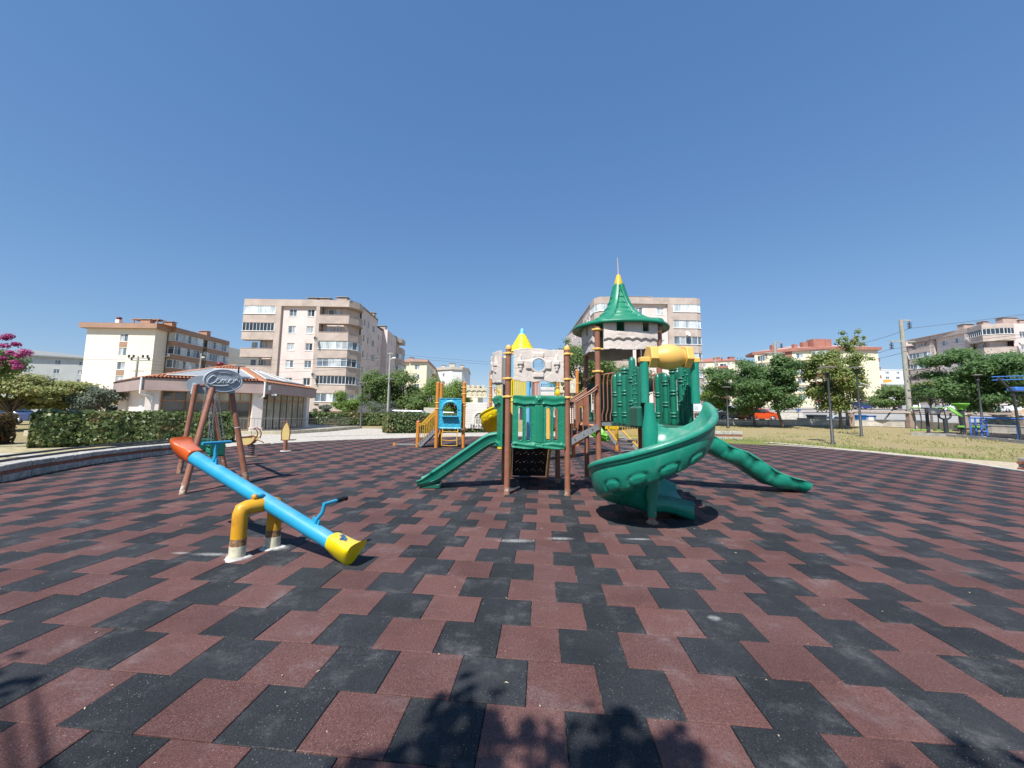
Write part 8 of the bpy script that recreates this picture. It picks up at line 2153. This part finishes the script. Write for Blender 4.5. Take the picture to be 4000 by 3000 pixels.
# ---- grass tufts on the lawn (uncountable)
rg = np.random.default_rng(9); n = 20000
th = rg.uniform(math.radians(28), math.radians(80), n); rad = rg.uniform(17, 46, n) ** 1.0
P = np.stack([rad * np.sin(th), rad * np.cos(th), np.zeros(n)], 1)
ok = np.array([(not inside(x, y)) and math.hypot(x - 3, y - 15.5) > 15.6 + 2.6 * (y < 17) and noise.noise(V3((x * .35, y * .35, 0))) + .9 * (math.hypot(x - 3, y - 15.5) < 18.5) > 0.08 for x, y, _ in P]); P = P[ok]
P[:, 2] = [terrain(x, y) - .01 for x, y in P[:, :2]]
n = len(P); hh = rg.uniform(.05, .13, n); aa = rg.uniform(0, 6.28, n); wd = .035
V = np.empty((n, 3, 3)); V[:, 0] = P + np.stack([np.cos(aa) * wd, np.sin(aa) * wd, 0 * aa], 1); V[:, 1] = P - np.stack([np.cos(aa) * wd, np.sin(aa) * wd, 0 * aa], 1); V[:, 2] = P + np.stack([rg.normal(size=n) * .03, rg.normal(size=n) * .03, hh], 1)
me = bpy.data.meshes.new('grass'); me.from_pydata(V.reshape(-1, 3).tolist(), [], [(3 * i, 3 * i + 1, 3 * i + 2) for i in range(n)])
me.materials.append(leaf_mat('grass_blades', (0.16, 0.25, 0.05), (0.50, 0.43, 0.21))); a_ = me.attributes.new('tone', 'FLOAT', 'FACE'); _rr = np.hypot(P[:, 0] - 3, P[:, 1] - 15.5); a_.data.foreach_set('value', np.clip(rg.random(n) * .5 + np.clip((_rr - 16.0) / 3.0, 0, 1) * .6 - .1, 0, 1).astype(np.float32))
o = bpy.data.objects.new('grass', me); COL.objects.link(o); tag(o, 'sparse tufts of dry and green grass on the lawn', 'grass', kind='stuff')
# dry leaves and chips on the rubber
rg = random.Random(4); mb = MB()
for i in range(520):
    r_ = rg.uniform(2, 24) ; t_ = rg.uniform(-1.0, 1.0); x, y = r_ * math.sin(t_), r_ * math.cos(t_)
    if not inside(x, y): continue
    s_ = rg.choice((.004, .006, .008, .012)) * (1 if r_ > 5 else .7) ; a_ = rg.uniform(0, 6.28); z_ = .003
    d = V3((math.cos(a_), math.sin(a_), 0)) * s_ * rg.uniform(.8, 1.8); e = V3((-math.sin(a_), math.cos(a_), 0)) * s_ * .5
    c = V3((x, y, z_)); mb.add([c - d, c - e + V3((0, 0, .003)), c + d, c + e + V3((0, 0, .004)), ], [(0, 1, 2, 3)])
tag(mb.build('litter', mat('dry_leaf_chips', (0.48, 0.42, 0.30), .9, .4, 30)), 'scattered dry leaves and pale chips on the rubber floor', 'litter', kind='stuff')

# ---- the tree behind the photographer whose shade falls at the bottom of the picture
sh_dir = V3((_to.x, _to.y, _to.z)); 
def above(px, py, h): p = on(px, py); return V3((p.x, p.y, 0)) + sh_dir * (h / sh_dir.z)
spots = [(1830, 2680, .16), (1930, 2690, .14), (1760, 2790, .2), (1850, 2780, .22), (1790, 2900, .28), (1900, 2880, .2), (1640, 2960, .2), (1700, 2860, .16), (2090, 2850, .18), (2060, 2930, .2), (2150, 2810, .1), (2350, 2840, .2), (2420, 2800, .16), (2480, 2900, .26), (2560, 2960, .3), (2390, 2760, .1), (2640, 2900, .12), (1900, 3000, .22), (2300, 3030, .16), (1500, 3010, .3), (2650, 3010, .3), (2130, 3080, .18), (1780, 3090, .35), (2520, 3090, .35), (120, 2655, .10), (0, 2690, .16), (-150, 2640, .3)]
hgt = 5.2
cs = [above(px, py, hgt + random.uniform(-.5, .5)) for px, py, _ in spots]; rs_ = [(r_ * .78, r_ * .78, r_ * .5) for _, _, r_ in spots]
cc = above(2050, 3300, 5.4)
tb_ = V3((cc.x - .4, cc.y - 2.4, 0))
rt = root('shade_tree', tuple(tb_), 'tree behind the viewer casting leafy shade on the nearest tiles', 'tree')
rg_ = random.Random(2); more = [(cc + V3((rg_.uniform(-2, 2), rg_.uniform(-3.2, -.6), rg_.uniform(-.5, 2.0))), rg_.uniform(.4, .7)) for _ in range(26)]
P, N, r2 = leaves([tuple(c) for c in cs] + [tuple(c) for c, _ in more], rs_ + [(r_, r_, r_ * .8) for _, r_ in more], 5200, .09, shell=.1, seed=77)
leaf_mesh('crown', P, N, r2, .09, L_MID, 1.5, rt, off=tuple(tb_))
m_ = MB(); m_.tube([tb_ - V3((0, 0, .1)), tb_ + V3((.1, .1, 2.2)), cc + V3((0, -1.6, -.6)), cc + V3((0, -1, .8))], [.16, .13, .09, .03], 10)
for c in cs: m_.tube([cc + V3((0, -1.6, -.7)), (cc + V3((0, -1.0, -.4))).lerp(c, .5), c], [.045, .03, .01], 6, cap=False)
m_.build('trunk', M_BARK, rt)
